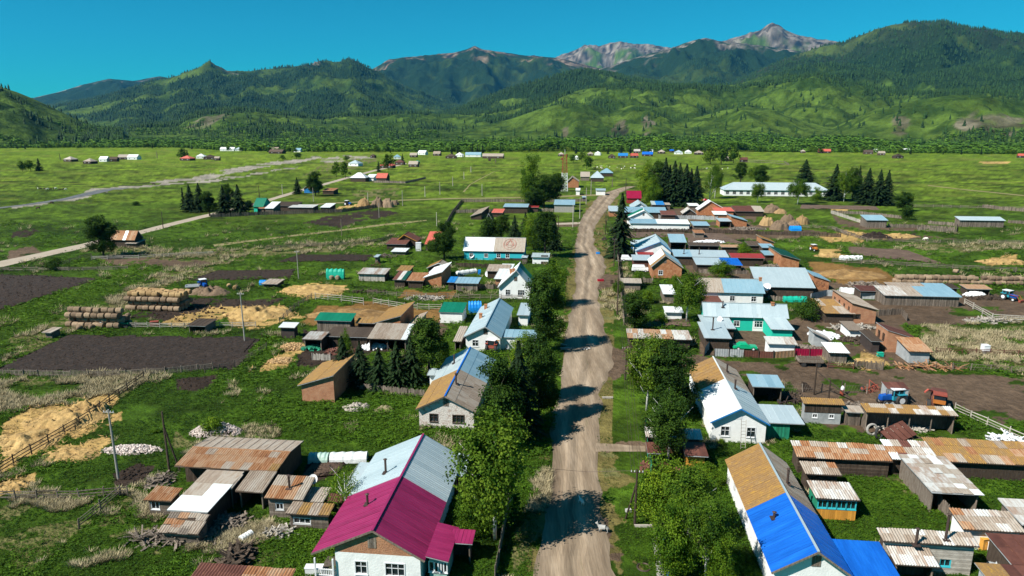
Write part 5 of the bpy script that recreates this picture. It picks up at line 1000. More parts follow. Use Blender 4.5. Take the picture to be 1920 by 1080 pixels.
# blue stained shutters and side verandas of the maroon house
mb=MB(); mb.box(X0-2.0,X0-.05,Y0-.1,Y0+3,.0,.35); mb.build('porch_floor',MATS['wood'],a1)
mb=MB()
for k in range(12): x=X0-2.0+1.9*k/11; mb.box(x,x+.07,Y0-.08,Y0-.03,.36,1.2)
mb.box(X0-2.0,X0-.05,Y0-.14,Y0-.085,1.1,1.2); mb.box(X0-2.0,X0-.05,Y0-.14,Y0-.085,.5,.58)
for x in (X0-1.95,X0-.2): mb.box(x-.07,x+.07,Y0-.28,Y0-.145,0,2.4)
mb.build('porch_railing',MATS['whitepaint'],a1)
for s in STAT: 
    if s[3]<2 or s[3]>32 or s[2]>32 or s[5]-s[4]>5 or s[5]<s[4]-.01: print('CHECK',s)
# ================= TREES =================
def crown_broad(name,seed,ncl=230,lv=34,rad=.33,z0=.22,leaf=.022,mat='leaf',droop=0,lobes=9,cs=.085):
    r=np.random.default_rng(seed)
    # unit-height tree; lobes give the uneven outline
    L=[]; 
    for k in range(lobes):
        a=r.random()*6.283; z=z0+.16+(1-z0-.30)*r.random(); rr=rad*.62*(1-.75*abs((z-(z0+.38))/(1-z0)))*r.uniform(.7,1.25)
        L.append((math.cos(a)*rr,math.sin(a)*rr,z,r.uniform(.14,.24)*rad/.33))
    L.append((0,0,.86,.13*rad/.33)); L.append((0,0,.6,.24*rad/.33))
    C=[]
    for k in range(ncl):
        x,y,z,s=L[r.integers(len(L))]; d=r.normal(size=3); d/=np.linalg.norm(d); q=r.random()**.35
        C.append((x+d[0]*s*q,y+d[1]*s*q,z+d[2]*s*q*1.05))
    C=np.array(C); C[:,2]=np.clip(C[:,2],z0,1)
    n=ncl*lv; cl=np.repeat(np.arange(ncl),lv); off=r.normal(size=(n,3))*cs*.5*rad/.33; 
    P=C[cl]+off; P[:,2]-=droop*np.abs(r.normal(size=n))*.05
    nr=P-np.array([0,0,.5]); nr/=np.linalg.norm(nr,axis=1)[:,None]; nr=nr*.9+r.normal(size=(n,3))*.6; nr/=np.linalg.norm(nr,axis=1)[:,None]
    t1=np.cross(nr,r.normal(size=(n,3))); t1/=np.linalg.norm(t1,axis=1)[:,None]; t2=np.cross(nr,t1)
    s=(leaf*r.uniform(.7,1.3,n))[:,None]
    V=np.stack([P+t1*s,P+t2*s*.7,P-t1*s,P-t2*s*.7],1).reshape(-1,3); F_=np.arange(n*4).reshape(n,4)
    tint=np.clip(r.random(ncl)[cl]*.75+r.random(n)*.35-.05,0,1)
    return np_mesh(name,V,F_,MATS[mat],tint)
def crown_spruce(name,seed,levels=46,br=11,seg=7,rad=.20,mat='spruce',z0=.04,leaf=1):
    r=np.random.default_rng(seed); Q=[];T=[]
    for l in range(levels):
        f=l/(levels-1); z=z0+(1-z0)*f**.92; R_=rad*(1-f)**.85*(r.uniform(.85,1.12))+.008
        for b in range(max(4,int(br*(1-.55*f)))):
            a=r.random()*6.283; rr=R_*r.uniform(.7,1.15); tt=r.random()
            for s in range(seg):
                q0=.15+.85*s/seg; q=q0*rr
                c=np.array([math.cos(a)*q,math.sin(a)*q,z-.055*q0*q0-.0*rr+r.normal()*.004]); wd=.022*leaf*(1.2-.6*q0)*(1-.4*f); ln=rr/seg*1.1
                da=np.array([math.cos(a),math.sin(a),-.35]); db=np.array([-math.sin(a),math.cos(a),r.normal()*.35]); db/=np.linalg.norm(db)
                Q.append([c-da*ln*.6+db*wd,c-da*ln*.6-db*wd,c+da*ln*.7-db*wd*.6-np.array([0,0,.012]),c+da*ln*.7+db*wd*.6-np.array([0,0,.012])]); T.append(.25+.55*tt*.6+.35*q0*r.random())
    V=np.array(Q).reshape(-1,3); n=len(Q)
    return np_mesh(name,V,np.arange(n*4).reshape(n,4),MATS[mat],np.clip(T,0,1))
def trunk_mesh(name,seed,mat,top=.9,r0=.016,limbs=9,fork=.25,white=False):
    r=random.Random(seed); mb=MB(); pts=[(0,0,-.02),(r.uniform(-.01,.01),r.uniform(-.01,.01),.3),(r.uniform(-.02,.02),r.uniform(-.02,.02),.6),(r.uniform(-.02,.02),0,top)]
    mb.tube(pts,[r0,r0*.8,r0*.5,r0*.12],7)
    for k in range(limbs):
        z=fork+.5*r.random(); a=r.random()*6.283; L=.12+.16*r.random(); rr=r0*.42*(1-z*.6)
        mb.tube([(0,0,z),(math.cos(a)*L*.5,math.sin(a)*L*.5,z+L*.45),(math.cos(a)*L,math.sin(a)*L,z+L*1.05)],[rr,rr*.7,rr*.2],5)
    return mb.mesh(name,MATS[mat],True)
CR={'birch':[crown_broad('birch_crown_%s'%'abc'[i],100+i,230,80,.30,.26,.0115,'leaf',1,14,.072) for i in range(3)],
 'birchdark':[crown_broad('birch_dark_crown',109,210,80,.30,.28,.011,'leafdark',1,14,.072)],
 'bright':[crown_broad('bright_crown_%s'%'ab'[i],120+i,220,70,.36,.06,.0135,'leafbright',0,14,.078) for i in range(2)],
 'poplar':[crown_broad('poplar_crown_%s'%'abc'[i],140+i,240,70,.23,.08,.0115,'leafdark',0,14,.075) for i in range(3)],
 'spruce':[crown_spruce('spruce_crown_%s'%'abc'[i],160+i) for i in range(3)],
 'bush':[crown_broad('bush_crown_%s'%'ab'[i],180+i,120,30,.5,.02,.034,'leafbright',0,8,.12) for i in range(2)],
 'darkbush':[crown_broad('darkbush_crown_%s'%'ab'[i],190+i,120,30,.5,.02,.034,'leafdark',0,8,.12) for i in range(2)],
 'sparse':[crown_broad('sparse_crown',200,70,22,.30,.3,.013,'leafbright',1,9,.10)],
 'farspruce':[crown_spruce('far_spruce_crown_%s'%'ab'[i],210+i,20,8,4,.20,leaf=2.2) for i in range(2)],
 'farbroad':[crown_broad('far_broad_crown_%s'%'ab'[i],220+i,60,16,.34,.12,.045,'leaf',0,8,.12) for i in range(2)]}
TR={'birch':[trunk_mesh('birch_trunk_%s'%'ab'[i],i,'birchbark',.9,.017,12,.2) for i in range(2)],'other':[trunk_mesh('dark_trunk_%s'%'ab'[i],10+i,'bark',.85,.018,6,.2) for i in range(2)]}
ktree=0
def tree(kind,base,top,wpx,label,name=None,cat='tree',group=None,bare=False):
    """base pixel on the ground, top pixel row, crown width in pixels"""
    global ktree; ktree+=1
    x,y=G(*base); h=hgt(base[0],base[1],top); W=wpx*depth(x,y)/FPX
    nm=name or {'birch':'birch_tree','birchdark':'birch_tree','bright':'broadleaf_tree','poplar':'poplar_tree','spruce':'spruce_tree','bush':'bush','darkbush':'bush','sparse':'birch_tree','farspruce':'spruce_tree','farbroad':'broadleaf_tree'}[kind]
    W*=(1.6 if base[1]<420 else 1.25) if kind=='spruce' else 1
    root=empty(nm,(x,y,0),random.random()*6.28,label,'bush' if 'bush' in kind else cat,group)
    cm=CR[kind][ktree%len(CR[kind])]; rad={'birch':.30,'birchdark':.30,'bright':.36,'poplar':.23,'spruce':.20,'farspruce':.20,'bush':.5,'darkbush':.5,'sparse':.3,'farbroad':.34}[kind]
    s=W/(2*rad*1.08)
    c=link('crown',cm,root); c.scale=(s,s,h)
    if kind not in('bush','darkbush'):
        tm=TR['birch' if kind in('birch','sparse','birchdark') else 'other'][ktree%2]; t=link('trunk',tm,root); t.scale=(max(s,h*.7),max(s,h*.7),h*.95)
    return root
T=tree
T('birch',(928,1012),778,150,'large leafy birch with forked white trunk beside the maroon roofed house')
T('bright',(893,1008),905,78,'low bright green bush tree at the foot of the large leafy birch')
T('poplar',(935,838),668,92,'dark leafy tree directly behind the large leafy birch at the roadside')
T('spruce',(972,812),640,92,'tallest of the dark roadside spruces left of the street')
T('poplar',(1010,790),640,64,'dark dense tree closest to the street, right of the tallest roadside spruce')
T('poplar',(1010,752),622,66,'dark leafy tree behind the roadside spruces')
T('bright',(985,700),624,60,'rounded leafy tree in front of the blue tin porch roof')
T('poplar',(1020,655),500,72,'tall dense roadside poplar beside the long tin roofed white house')
T('bright',(1035,575),488,62,'round topped poplar beside the green backed white house')
for i,(b,t_,w_,l) in enumerate([((645,714),630,50,'leftmost spruce of the dark clump behind the tall brick shed'),((678,724),640,56,'second spruce from the left in the dark clump behind the brick shed'),((712,728),652,54,'low broad spruce in the middle of the dark clump'),((745,726),640,56,'dark spruce left of the leafy tree in the clump'),((772,722),632,56,'dark spruce at the right of the clump by the annex')]): T('spruce',b,t_,w_,l)
T('bright',(652,700),618,30,'yellow green young tree behind the leftmost spruce of the clump')
T('poplar',(805,715),592,78,'tall leafy tree at the right end of the dark clump'); T('bright',(826,690),630,40,'smaller leafy tree left of the grey corrugated lean-to')
T('poplar',(833,486),414,46,'dark leafy tree left of the long two colour house')
for b,t_,w_,k,l in [((1022,484),393,56,'poplar','broad dark poplar at the right end of the long two colour house'),((1000,470),402,44,'bright','leafy tree just behind the brown roof half'),((965,462),404,36,'spruce','spruce behind the brown roof half'),((940,458),402,38,'poplar','dark tree behind the middle of the long two colour house'),((915,458),410,34,'darkbush','dark bushy tree behind the white tin roof half'),((985,455),398,34,'spruce','spruce left of the leafy tree behind the brown roof half'),((1040,470),410,30,'spruce','small spruce on the street side of the broad dark poplar'),
 ((998,388),294,46,'bright','tallest bright poplar left of the lattice tower'),((1020,390),325,50,'poplar','dark poplar between the tallest bright poplar and the tower'),((1042,386),322,34,'poplar','dark poplar closest to the lattice tower'),((1000,395),350,36,'poplar','low dark poplar behind the long blue roofed shed')]: T(k,b,t_,w_,l)
T('spruce',(1163,482),362,60,'single very tall spruce on the right side of the street')
for b,t_,w_,k,l in [((1214,377),302,44,'bright','bright leafy tree at the left edge of the grove'),((1232,380),298,40,'poplar','leafy tree in the left part of the grove'),((1245,384),296,34,'spruce','tall spruce in the left part of the grove'),((1262,385),302,40,'spruce','spruce at the centre of the grove'),((1284,386),308,42,'spruce','dark spruce right of the grove centre'),((1303,386),312,34,'spruce','rightmost spruce of the grove'),((1222,386),330,36,'bright','low leafy tree at the front of the grove'),((1272,382),306,34,'spruce','spruce squeezed between the grove centre and the dark spruce'),((1293,384),316,30,'spruce','second last spruce of the grove'),((1253,383),310,30,'spruce','spruce just left of the grove centre'),((1330,384),312,32,'sparse','pale nearly bare birch beside the grove'),((1340,372),308,30,'birch','leafy birch behind the nearly bare birch'),((1388,345),303,28,'poplar','round tree behind the left part of the school'),((1416,348),308,30,'birch','leafy tree behind the middle of the school'),((1427,350),308,28,'poplar','darker tree beside it behind the school'),((1420,380),343,26,'birch','small birch in front of the school windows'),
 ((1508,345),299,34,'spruce','broad spruce behind the right part of the school'),((1495,384),334,36,'birch','birch in front of the right part of the school'),((1563,376),308,34,'spruce','left spruce of the group at the right end of the school'),((1582,378),316,32,'birch','birch between the spruces at the right end of the school'),((1598,376),312,26,'poplar','leafy tree in the middle of the right school group'),((1607,372),310,18,'spruce','thin spruce top in the right school group'),((1624,383),315,34,'spruce','broad spruce in the right school group'),((1645,385),318,30,'spruce','second last spruce of the right school group'),((1660,385),319,28,'spruce','rightmost spruce of the school group'),((1692,396),358,32,'poplar','round willow right of the school group'),((1699,412),386,24,'darkbush','dark bush by the corral fence'),((1530,380),352,20,'bright','low shrub before the school wall')]: T(k,b,t_,w_,l)
T('poplar',(1190,616),545,56,'leafy tree at the right kerb of the street beside the garden')
T('birch',(1287,604),510,66,'tall garden birch left of the turquoise house'); T('bright',(1265,545),516,26,'small bright tree by the peach house'); T('birch',(1160,560),522,20,'thin sapling at the street fence')
T('bright',(1352,523),488,46,'round bright green bush tree in front of the blue tin shed')
T('birch',(1212,770),628,88,'left tree of the tall pair beside the street junction'); T('poplar',(1252,780),632,92,'right tree of the tall pair beside the street junction')
T('birchdark',(1252,868),728,100,'white trunked open birch in the yard with red brown iron roofs')
T('bush',(1222,800),770,34,'low shrub below the tall pair')
T('bright',(1240,985),866,104,'bright green roadside tree beside the leaning pole')
T('birch',(1290,1010),872,104,'broad birch left of the blue roofed house'); T('bright',(1258,1085),945,90,'dense bright tree at the end of the footpath'); T('birch',(1322,1085),925,84,'dark lower birch against the white side wall'); T('bright',(1350,1110),1005,60,'bush tree at the bottom edge by the white side wall')
T('bright',(1320,905),868,70,'low green shrub between the birches and the golden roof')
T('poplar',(195,482),400,54,'solitary dark tree in front of the abandoned timber house')
for b,t_,w_,k,l in [((345,393),352,18,'farspruce','small spruce at the left of the left spruce group'),((358,397),346,26,'spruce','left spruce of the left group'),((376,397),343,28,'spruce','second spruce of the left group'),((393,405),357,30,'poplar','round dark tree in front of the left spruce group'),((421,404),348,28,'spruce','spruce right of the round dark tree'),((430,395),342,24,'poplar','leafy tree behind the spruces of the left group'),((449,403),346,30,'spruce','pointed spruce at the right of the left group'),((467,400),375,18,'poplar','low tree left of the green roof'),((558,364),333,16,'spruce','spruce left of the orange gabled house'),((592,368),320,30,'poplar','large tree right of the orange gabled house'),((598,364),338,22,'poplar','dark tree at the right wall of the orange gabled house'),
 ((631,332),304,18,'farbroad','left tree beside the white hipped farmhouse'),((648,334),303,18,'farbroad','right tree beside the white hipped farmhouse'),((343,300),279,20,'farbroad','tree clump beside the pinkish roof hamlet'),((352,298),281,14,'farspruce','spruce in the clump beside the pinkish roof hamlet'),((42,322),302,14,'farbroad','left tree of the dark clump in the left meadow'),((58,321),300,20,'farbroad','middle tree of the dark clump in the left meadow'),((74,320),297,20,'farspruce','tall tree at the right of the dark clump in the left meadow'),((6,277),268,8,'farbroad','tiny round tree on the left plain'),((20,277),271,6,'farbroad','tiny bush on the left plain beside the round tree'),
 ((710,322),303,14,'farspruce','dark spruce in the central hamlet'),((728,318),290,22,'farbroad','leafy tree in the central hamlet'),((755,303),288,10,'farspruce','spruce by the blue roof of the central hamlet'),((847,289),272,7,'farspruce','lone thin spruce at the forest edge'),((858,288),277,8,'farspruce','lone short spruce beside the thin spruce'),((886,287),270,9,'farspruce','left of three dark spruces at the forest edge'),((895,287),273,8,'farspruce','middle of three dark spruces at the forest edge'),((905,287),270,10,'farspruce','right of three dark spruces at the forest edge'),((1100,318),293,20,'farbroad','leafy tree at the far crossing'),((1091,303),285,16,'farbroad','tree behind the lattice tower'),((1075,305),290,14,'farbroad','bush right of the lattice tower'),((1332,308),277,24,'farbroad','bright willow left of the beige barn'),((1352,309),279,26,'farbroad','willow above the beige barn'),((1375,306),276,24,'farbroad','dark willow right of the beige barn'),((1140,289),273,8,'farspruce','spruce behind the black gabled barn'),((1165,288),272,9,'farspruce','left spruce behind the dark blue pyramid roof'),((1182,288),270,10,'farspruce','right spruce behind the dark blue pyramid roof'),((1080,288),270,8,'farspruce','spruce at the forest edge right of the tower top'),((1893,280),262,12,'farspruce','dark spruce beside the distant blue walled house'),((530,300),291,14,'farbroad','low willow by the gravel flat'),((556,298),286,18,'farbroad','bright willow by the gravel flat'),((650,302),292,12,'farbroad','small willow in front of the long pale roof')]: T(k,b,t_,w_,l)
T('darkbush',(103,506),486,34,'dark bush by the roadside fence at the left'); T('bush',(400,815),786,50,'scrubby bush in front of the pink brick heap',bare=True); T('darkbush',(1515,600),563,44,'brownish tangled bush beside the brick barn with windows')
T('sparse',(650,965),872,70,'slender young birch with thin foliage by the greenhouse tunnels')
T('bush',(290,812),805,18,'small green bush by the leaning poles'); T('bush',(900,620),600,20,'bush by the garden of the green roofed cottage')
T('darkbush',(255,386),378,14,'dark bush on the left meadow'); T('darkbush',(810,470),452,28,'low bush beside the dark leafy tree'); T('bush',(1300,560),536,26,'green shrub in the garden left of the two colour roof'); T('bush',(1195,536),510,24,'shrub beside the fence shed'); T('bush',(1215,568),546,30,'garden shrub among the birches'); T('bush',(1240,604),588,26,'garden shrub by the bed')
T('bush',(925,760),740,20,'shrub beside the white brick house'); T('bush',(1352,836),824,18,'nettle clump at the base of the laddered house'); T('bright',(1395,480),455,26,'leafy shrub behind the long tin roof'); T('bush',(1182,380),366,22,'bright bush before the crimson roof')
# individually standing willows and spruces along the front of the valley wood
for i in range(150):
    px=rng.uniform(-20,1940); D=float(edgeD(px))*rng.uniform(.975,1.0); dx,dy,dz=ray(px,285); s_=D/math.hypot(dx,dy); x,y=dx*s_,dy*s_
    k='farbroad' if rng.random()<.85 else 'farspruce'; hh=rng.uniform(5,11)*(1.3 if k=='farspruce' else 1)
    root=empty('willow_tree' if k=='farbroad' else 'spruce_tree',(x,y,0),rng.random()*6,'bright rounded willow along the front edge of the valley wood' if k=='farbroad' else 'dark spruce along the front edge of the valley wood','tree','willows at the edge of the valley wood' if k=='farbroad' else 'spruces at the edge of the valley wood')
    c=link('crown',CR[k][i%2],root); wd=hh*(.9 if k=='farbroad' else .8); c.scale=(wd*1.3,wd*1.3,hh)
# ================= WEEDS AND DRY GRASS =================
FR=[]
for o in list(col.objects):
    if '_b' in o.keys():
        X0,X1,Y0,Y1,zn=o['_b']; FR.append((o.location.x,o.location.y,o.rotation_euler.z,X0,X1,Y0,Y1)); del o['_b']
def free(X,Y,kinds=('straw','manure','soil','dirt','gravel')):
    k=np.ones(X.shape,bool)
    for cx,cy,rz,a,b,c,d in FR:
        dx=X-cx; dy=Y-cy; lx=dx*math.cos(rz)+dy*math.sin(rz); ly=-dx*math.sin(rz)+dy*math.cos(rz); k&=~((lx>a)&(lx<b)&(ly>c)&(ly<d))
    for kd in kinds: k&=~paint(kd,X,Y)
    rp=[(985,1150),(1008,1090),(1016,1000),(1030,940),(1034,880),(1040,800),(1047,740),(1052,690),(1060,650),(1064,610),(1072,580),(1077,545),(1079,520),(1079,480),(1083,440),(1090,400),(1150,370),(1150,400),(1112,440),(1116,462),(1136,500),(1125,520),(1122,545),(1125,580),(1140,650),(1136,690),(1124,740),(1120,800),(1120,940),(1128,1000),(1160,1090),(1190,1150)]
    k&=~inpoly(X,Y,[G(*p) for p in rp])
    for f in ([(-15,699),(440,694),(492,634),(125,630)],[(-60,598),(40,571),(190,522),(-60,512)],[(352,526),(543,523),(556,506),(405,508)],[(520,491),(688,490),(696,478),(560,478)],[(1592,476),(1775,497),(1700,469),(1590,463)],[(1290,459),(1395,457),(1352,438),(1288,438)],[(1225,1130),(1256,1130),(1246,1060),(1232,1003),(1220,1004)],[(-60,505),(60,477),(210,443),(330,415),(380,403),(384,408),(262,440),(60,487),(-60,520)]): k&=~inpoly(X,Y,[G(*p) for p in f])
    return k
def weeds():
    N=215000
    px=rng.uniform(-60,1980,N); py=415+705*rng.random(N)**.8
    th=np.arctan((py-540)/FPX)+PITCH; Y=CAM_H/np.tan(th); X=(px-960)/FPX*(Y*cp+CAM_H*sp)
    k=free(X,Y); X,Y,py,px=X[k],Y[k],py[k],px[k]
    dry=paint('dry',X,Y); n=fbm(X/5,Y/5,3,77); n2=fbm(X/16,Y/16,3,78)
    # kerb strips beside the road are short worn grass
    kerb=inpoly(X,Y,[G(*p) for p in [(985,1110),(1040,800),(1075,480),(1180,480),(1175,640),(1195,720),(1210,860),(1225,1000),(1240,1110)]])
    v=[];f=[]
    r=random.Random(5)
    for j in range(7):
        a=j*.9; c=(math.cos(a)*.34*r.random(),math.sin(a)*.34*r.random(),.25+.5*r.random()); s=.36
        t=Vector((math.cos(a+1),math.sin(a+1),r.uniform(-.5,.5))).normalized(); u=Vector((-math.sin(a),math.cos(a),r.uniform(.2,.9))).normalized()
        b=len(v); v+=[tuple(Vector(c)+t*s*.6),tuple(Vector(c)+u*s*.55),tuple(Vector(c)-t*s*.6)]; f.append((b,b+1,b+2))
    sel=~dry&(n>.22)&~kerb|(kerb&(n>.44)&~dry); sel&=(n2>.22); sel|=dry&(n<.55)&(rng.random(len(X))<.6)
    x,y,p=X[sel],Y[sel],py[sel]; m=len(x)
    S=(.26+.62*rng.random(m)**2)*np.clip((y/70)**.75,.9,2.6)*np.where(n2[sel]>.55,1.25,.85)
    if True:
        kb=inpoly(x,y,[G(*q) for q in [(985,1110),(1040,800),(1075,480),(1180,480),(1175,640),(1195,720),(1210,860),(1225,1000),(1240,1110)]]); S=np.where(kb,S*.5,S)
    me=scatter('weeds',v,f,np.stack([x,y,np.full(m,-.03)],-1),S,rng.random(m)*6.3,MATS['weed'],np.clip(n2[sel]*.9+rng.random(m)*.5-.25,0,1),S*.62)
    tag(link('weeds',me),'lush green nettles and weeds covering the plots and verges','weeds',kind='stuff')
    v=[];f=[]
    for j in range(9):
        a=j*.7+.2; L=.5+.5*r.random(); c=Vector((math.cos(a)*.1,math.sin(a)*.1,0)); e=Vector((math.cos(a)*L*.7,math.sin(a)*L*.7,.75*L)); w_=Vector((-math.sin(a),math.cos(a),0))*.045
        b=len(v); v+=[tuple(c-w_),tuple(c+w_),tuple(e)]; f.append((b,b+1,b+2))
    sel=(dry&(n>.50))|(~dry&~kerb&(n>.70)&(rng.random(len(X))<.5)); x,y,p=X[sel],Y[sel],py[sel]; m=len(x); S=(.45+.8*rng.random(m))*np.clip((y/75)**.7,.9,2.6)
    me=scatter('dry_grass',v,f,np.stack([x,y,np.zeros(m)],-1),S,rng.random(m)*6.3,MATS['drygrass'],rng.random(m),S*.8)
    tag(link('dry_grass',me),'bleached dry grass tufts lying along the fences and field edges','dry grass',kind='stuff')
weeds()
def litter():
    N=26000; px=rng.uniform(-40,1950,N); py=rng.uniform(430,1000,N); th=np.arctan((py-540)/FPX)+PITCH; Y=CAM_H/np.tan(th); X=(px-960)/FPX*(Y*cp+CAM_H*sp)
    k=paint('straw',X,Y); x,y=X[k],Y[k]; m=len(x); v=[(0,0,0),(.5,.1,.25),(.1,.12,.02),(-.4,.3,.2),(-.1,-.4,.3),(.15,-.1,0)]; f=[(0,1,2),(0,2,3),(0,4,5)]
    me=scatter('loose_straw',v,f,np.stack([x,y,rng.uniform(0,.55,m)],-1),rng.uniform(.4,1.1,m)*np.clip(y/80,1,2),rng.random(m)*6.3,MATS['straw'],rng.random(m))
    tag(link('loose_straw',me),'loose golden straw scattered over and around the straw heaps','straw',kind='stuff')
    q=np.zeros(N,bool)
    for f_ in ([(-15,699),(440,694),(492,634),(125,630)],[(-60,598),(40,571),(190,522),(-60,512)],[(352,526),(543,523),(556,506),(405,508)],[(520,491),(688,490),(696,478),(560,478)]): q|=inpoly(X,Y,[G(*p) for p in f_])
    q|=paint('soil',X,Y); x,y=X[q],Y[q]; m=len(x); v=[(-.2,-.15,0),(.22,-.1,0),(.05,.22,0),(0,0,.25)]; f=[(0,1,3),(1,2,3),(2,0,3)]
    me=scatter('soil_clods',v,f,np.stack([x,y,np.full(m,.06)],-1),rng.uniform(.5,1.6,m)*np.clip(y/120,.8,1.6),rng.random(m)*6.3,MATS['soil'],rng.random(m))
    tag(link('soil_clods',me),'dark earth clods on the ploughed plots','soil',kind='stuff')
litter()
# ================= FENCES =================
def fence(name,label,pts,typ='rail',h=1.2,mat='wood',step=None,cat='fence',rails=3):
    P=[Vector((*G(*p),0)) for p in pts]; c=sum(P,Vector())/len(P)
    root=empty(name,c,0,label,cat); near=min(p.length for p in P)<170
    step=step or (2.4 if near else 4); posts=[];
    post_me=None; sh=MB()
    mbp=MB(); mbr=MB(); mbk=MB(); np_=0
    for i in range(len(P)-1):
        a,b=P[i]-c,P[i+1]-c; L=(b-a).length; n=max(1,int(L/step)); d=(b-a)/L; ang=math.atan2(d.y,d.x)
        for k in range(n+(i==len(P)-2)):
            p=a+d*(L*k/n); hh=h*random.uniform(.95,1.18)
            if near and np_<250:
                if post_me is None:
                    q=MB(); q.tube([(0,0,-.2),(0,0,1)],[.09,.075],6); post_me=q.mesh('fence_post_mesh',MATS[mat if typ!='metal' else 'iron'])
                o=link('post',post_me,root,p,random.random()*3); o.scale=(1,1,hh+.1); o.rotation_euler=(random.gauss(0,.05),random.gauss(0,.05),0); np_+=1
            else: mbp.tube([p,p+Vector((random.gauss(0,.03),random.gauss(0,.03),hh))],.11,5)
        for k in range(n):
            p=a+d*(L*k/n); q=a+d*(L*(k+1)/n)
            if typ in('rail','picket'):
                for r in range(rails if typ=='rail' else 2):
                    z=h*(.3+.62*r/max(1,(rails if typ=='rail' else 2)-1)); 
                    m=mbr if not (near and typ=='rail' and np_<250) else MB()
                    m.bar(p+Vector((0,0,z+random.gauss(0,.04))),q+Vector((0,0,z+random.gauss(0,.06))),.05 if near else .08,.11 if near else .16)
                    if m is not mbr: m.build('rail',MATS[mat],root)
            if typ in('picket','board'):
                sp=.16 if typ=='board' else .22; sp*=1 if near else 2.2; m_=int((q-p).length/sp)
                for j in range(m_):
                    s=p+(q-p)*((j+.5)/m_); hh=h*random.uniform(.82,1.08); w_=sp*(.93 if typ=='board' else .62)
                    mbk.cbox(s+Vector((0,0,hh/2)),w_,.03,hh,ang,(random.gauss(0,.02),random.gauss(0,.03)))
            if typ=='metal':
                m=MB(); w_=(q-p).length; e=12
                for j in range(e):
                    s0=p+(q-p)*(j/e); s1=p+(q-p)*((j+1)/e); nn=Vector((-d.y,d.x,0))*.04; o0=nn*(j%2); o1=nn*((j+1)%2)
                    m.face([s0+o0,s1+o1,s1+o1+Vector((0,0,h)),s0+o0+Vector((0,0,h))],.5)
                m.build('sheet_panel',MATS[mat],root)
            if typ=='mesh':
                for z in (h*.15,h*.5,h*.95): mbr.bar(p+Vector((0,0,z)),q+Vector((0,0,z)),.035)
                for j in range(8): s=p+(q-p)*(j/8); mbr.bar(s,s+(q-p)/8+Vector((0,0,h)),.02)
    if mbp.f: tag(mbp.build('posts',MATS[mat],root),kind='stuff')
    if mbr.f: tag(mbr.build('rails',MATS[mat],root),kind='stuff')
    if mbk.f: tag(mbk.build('pickets',MATS[mat],root),kind='stuff')
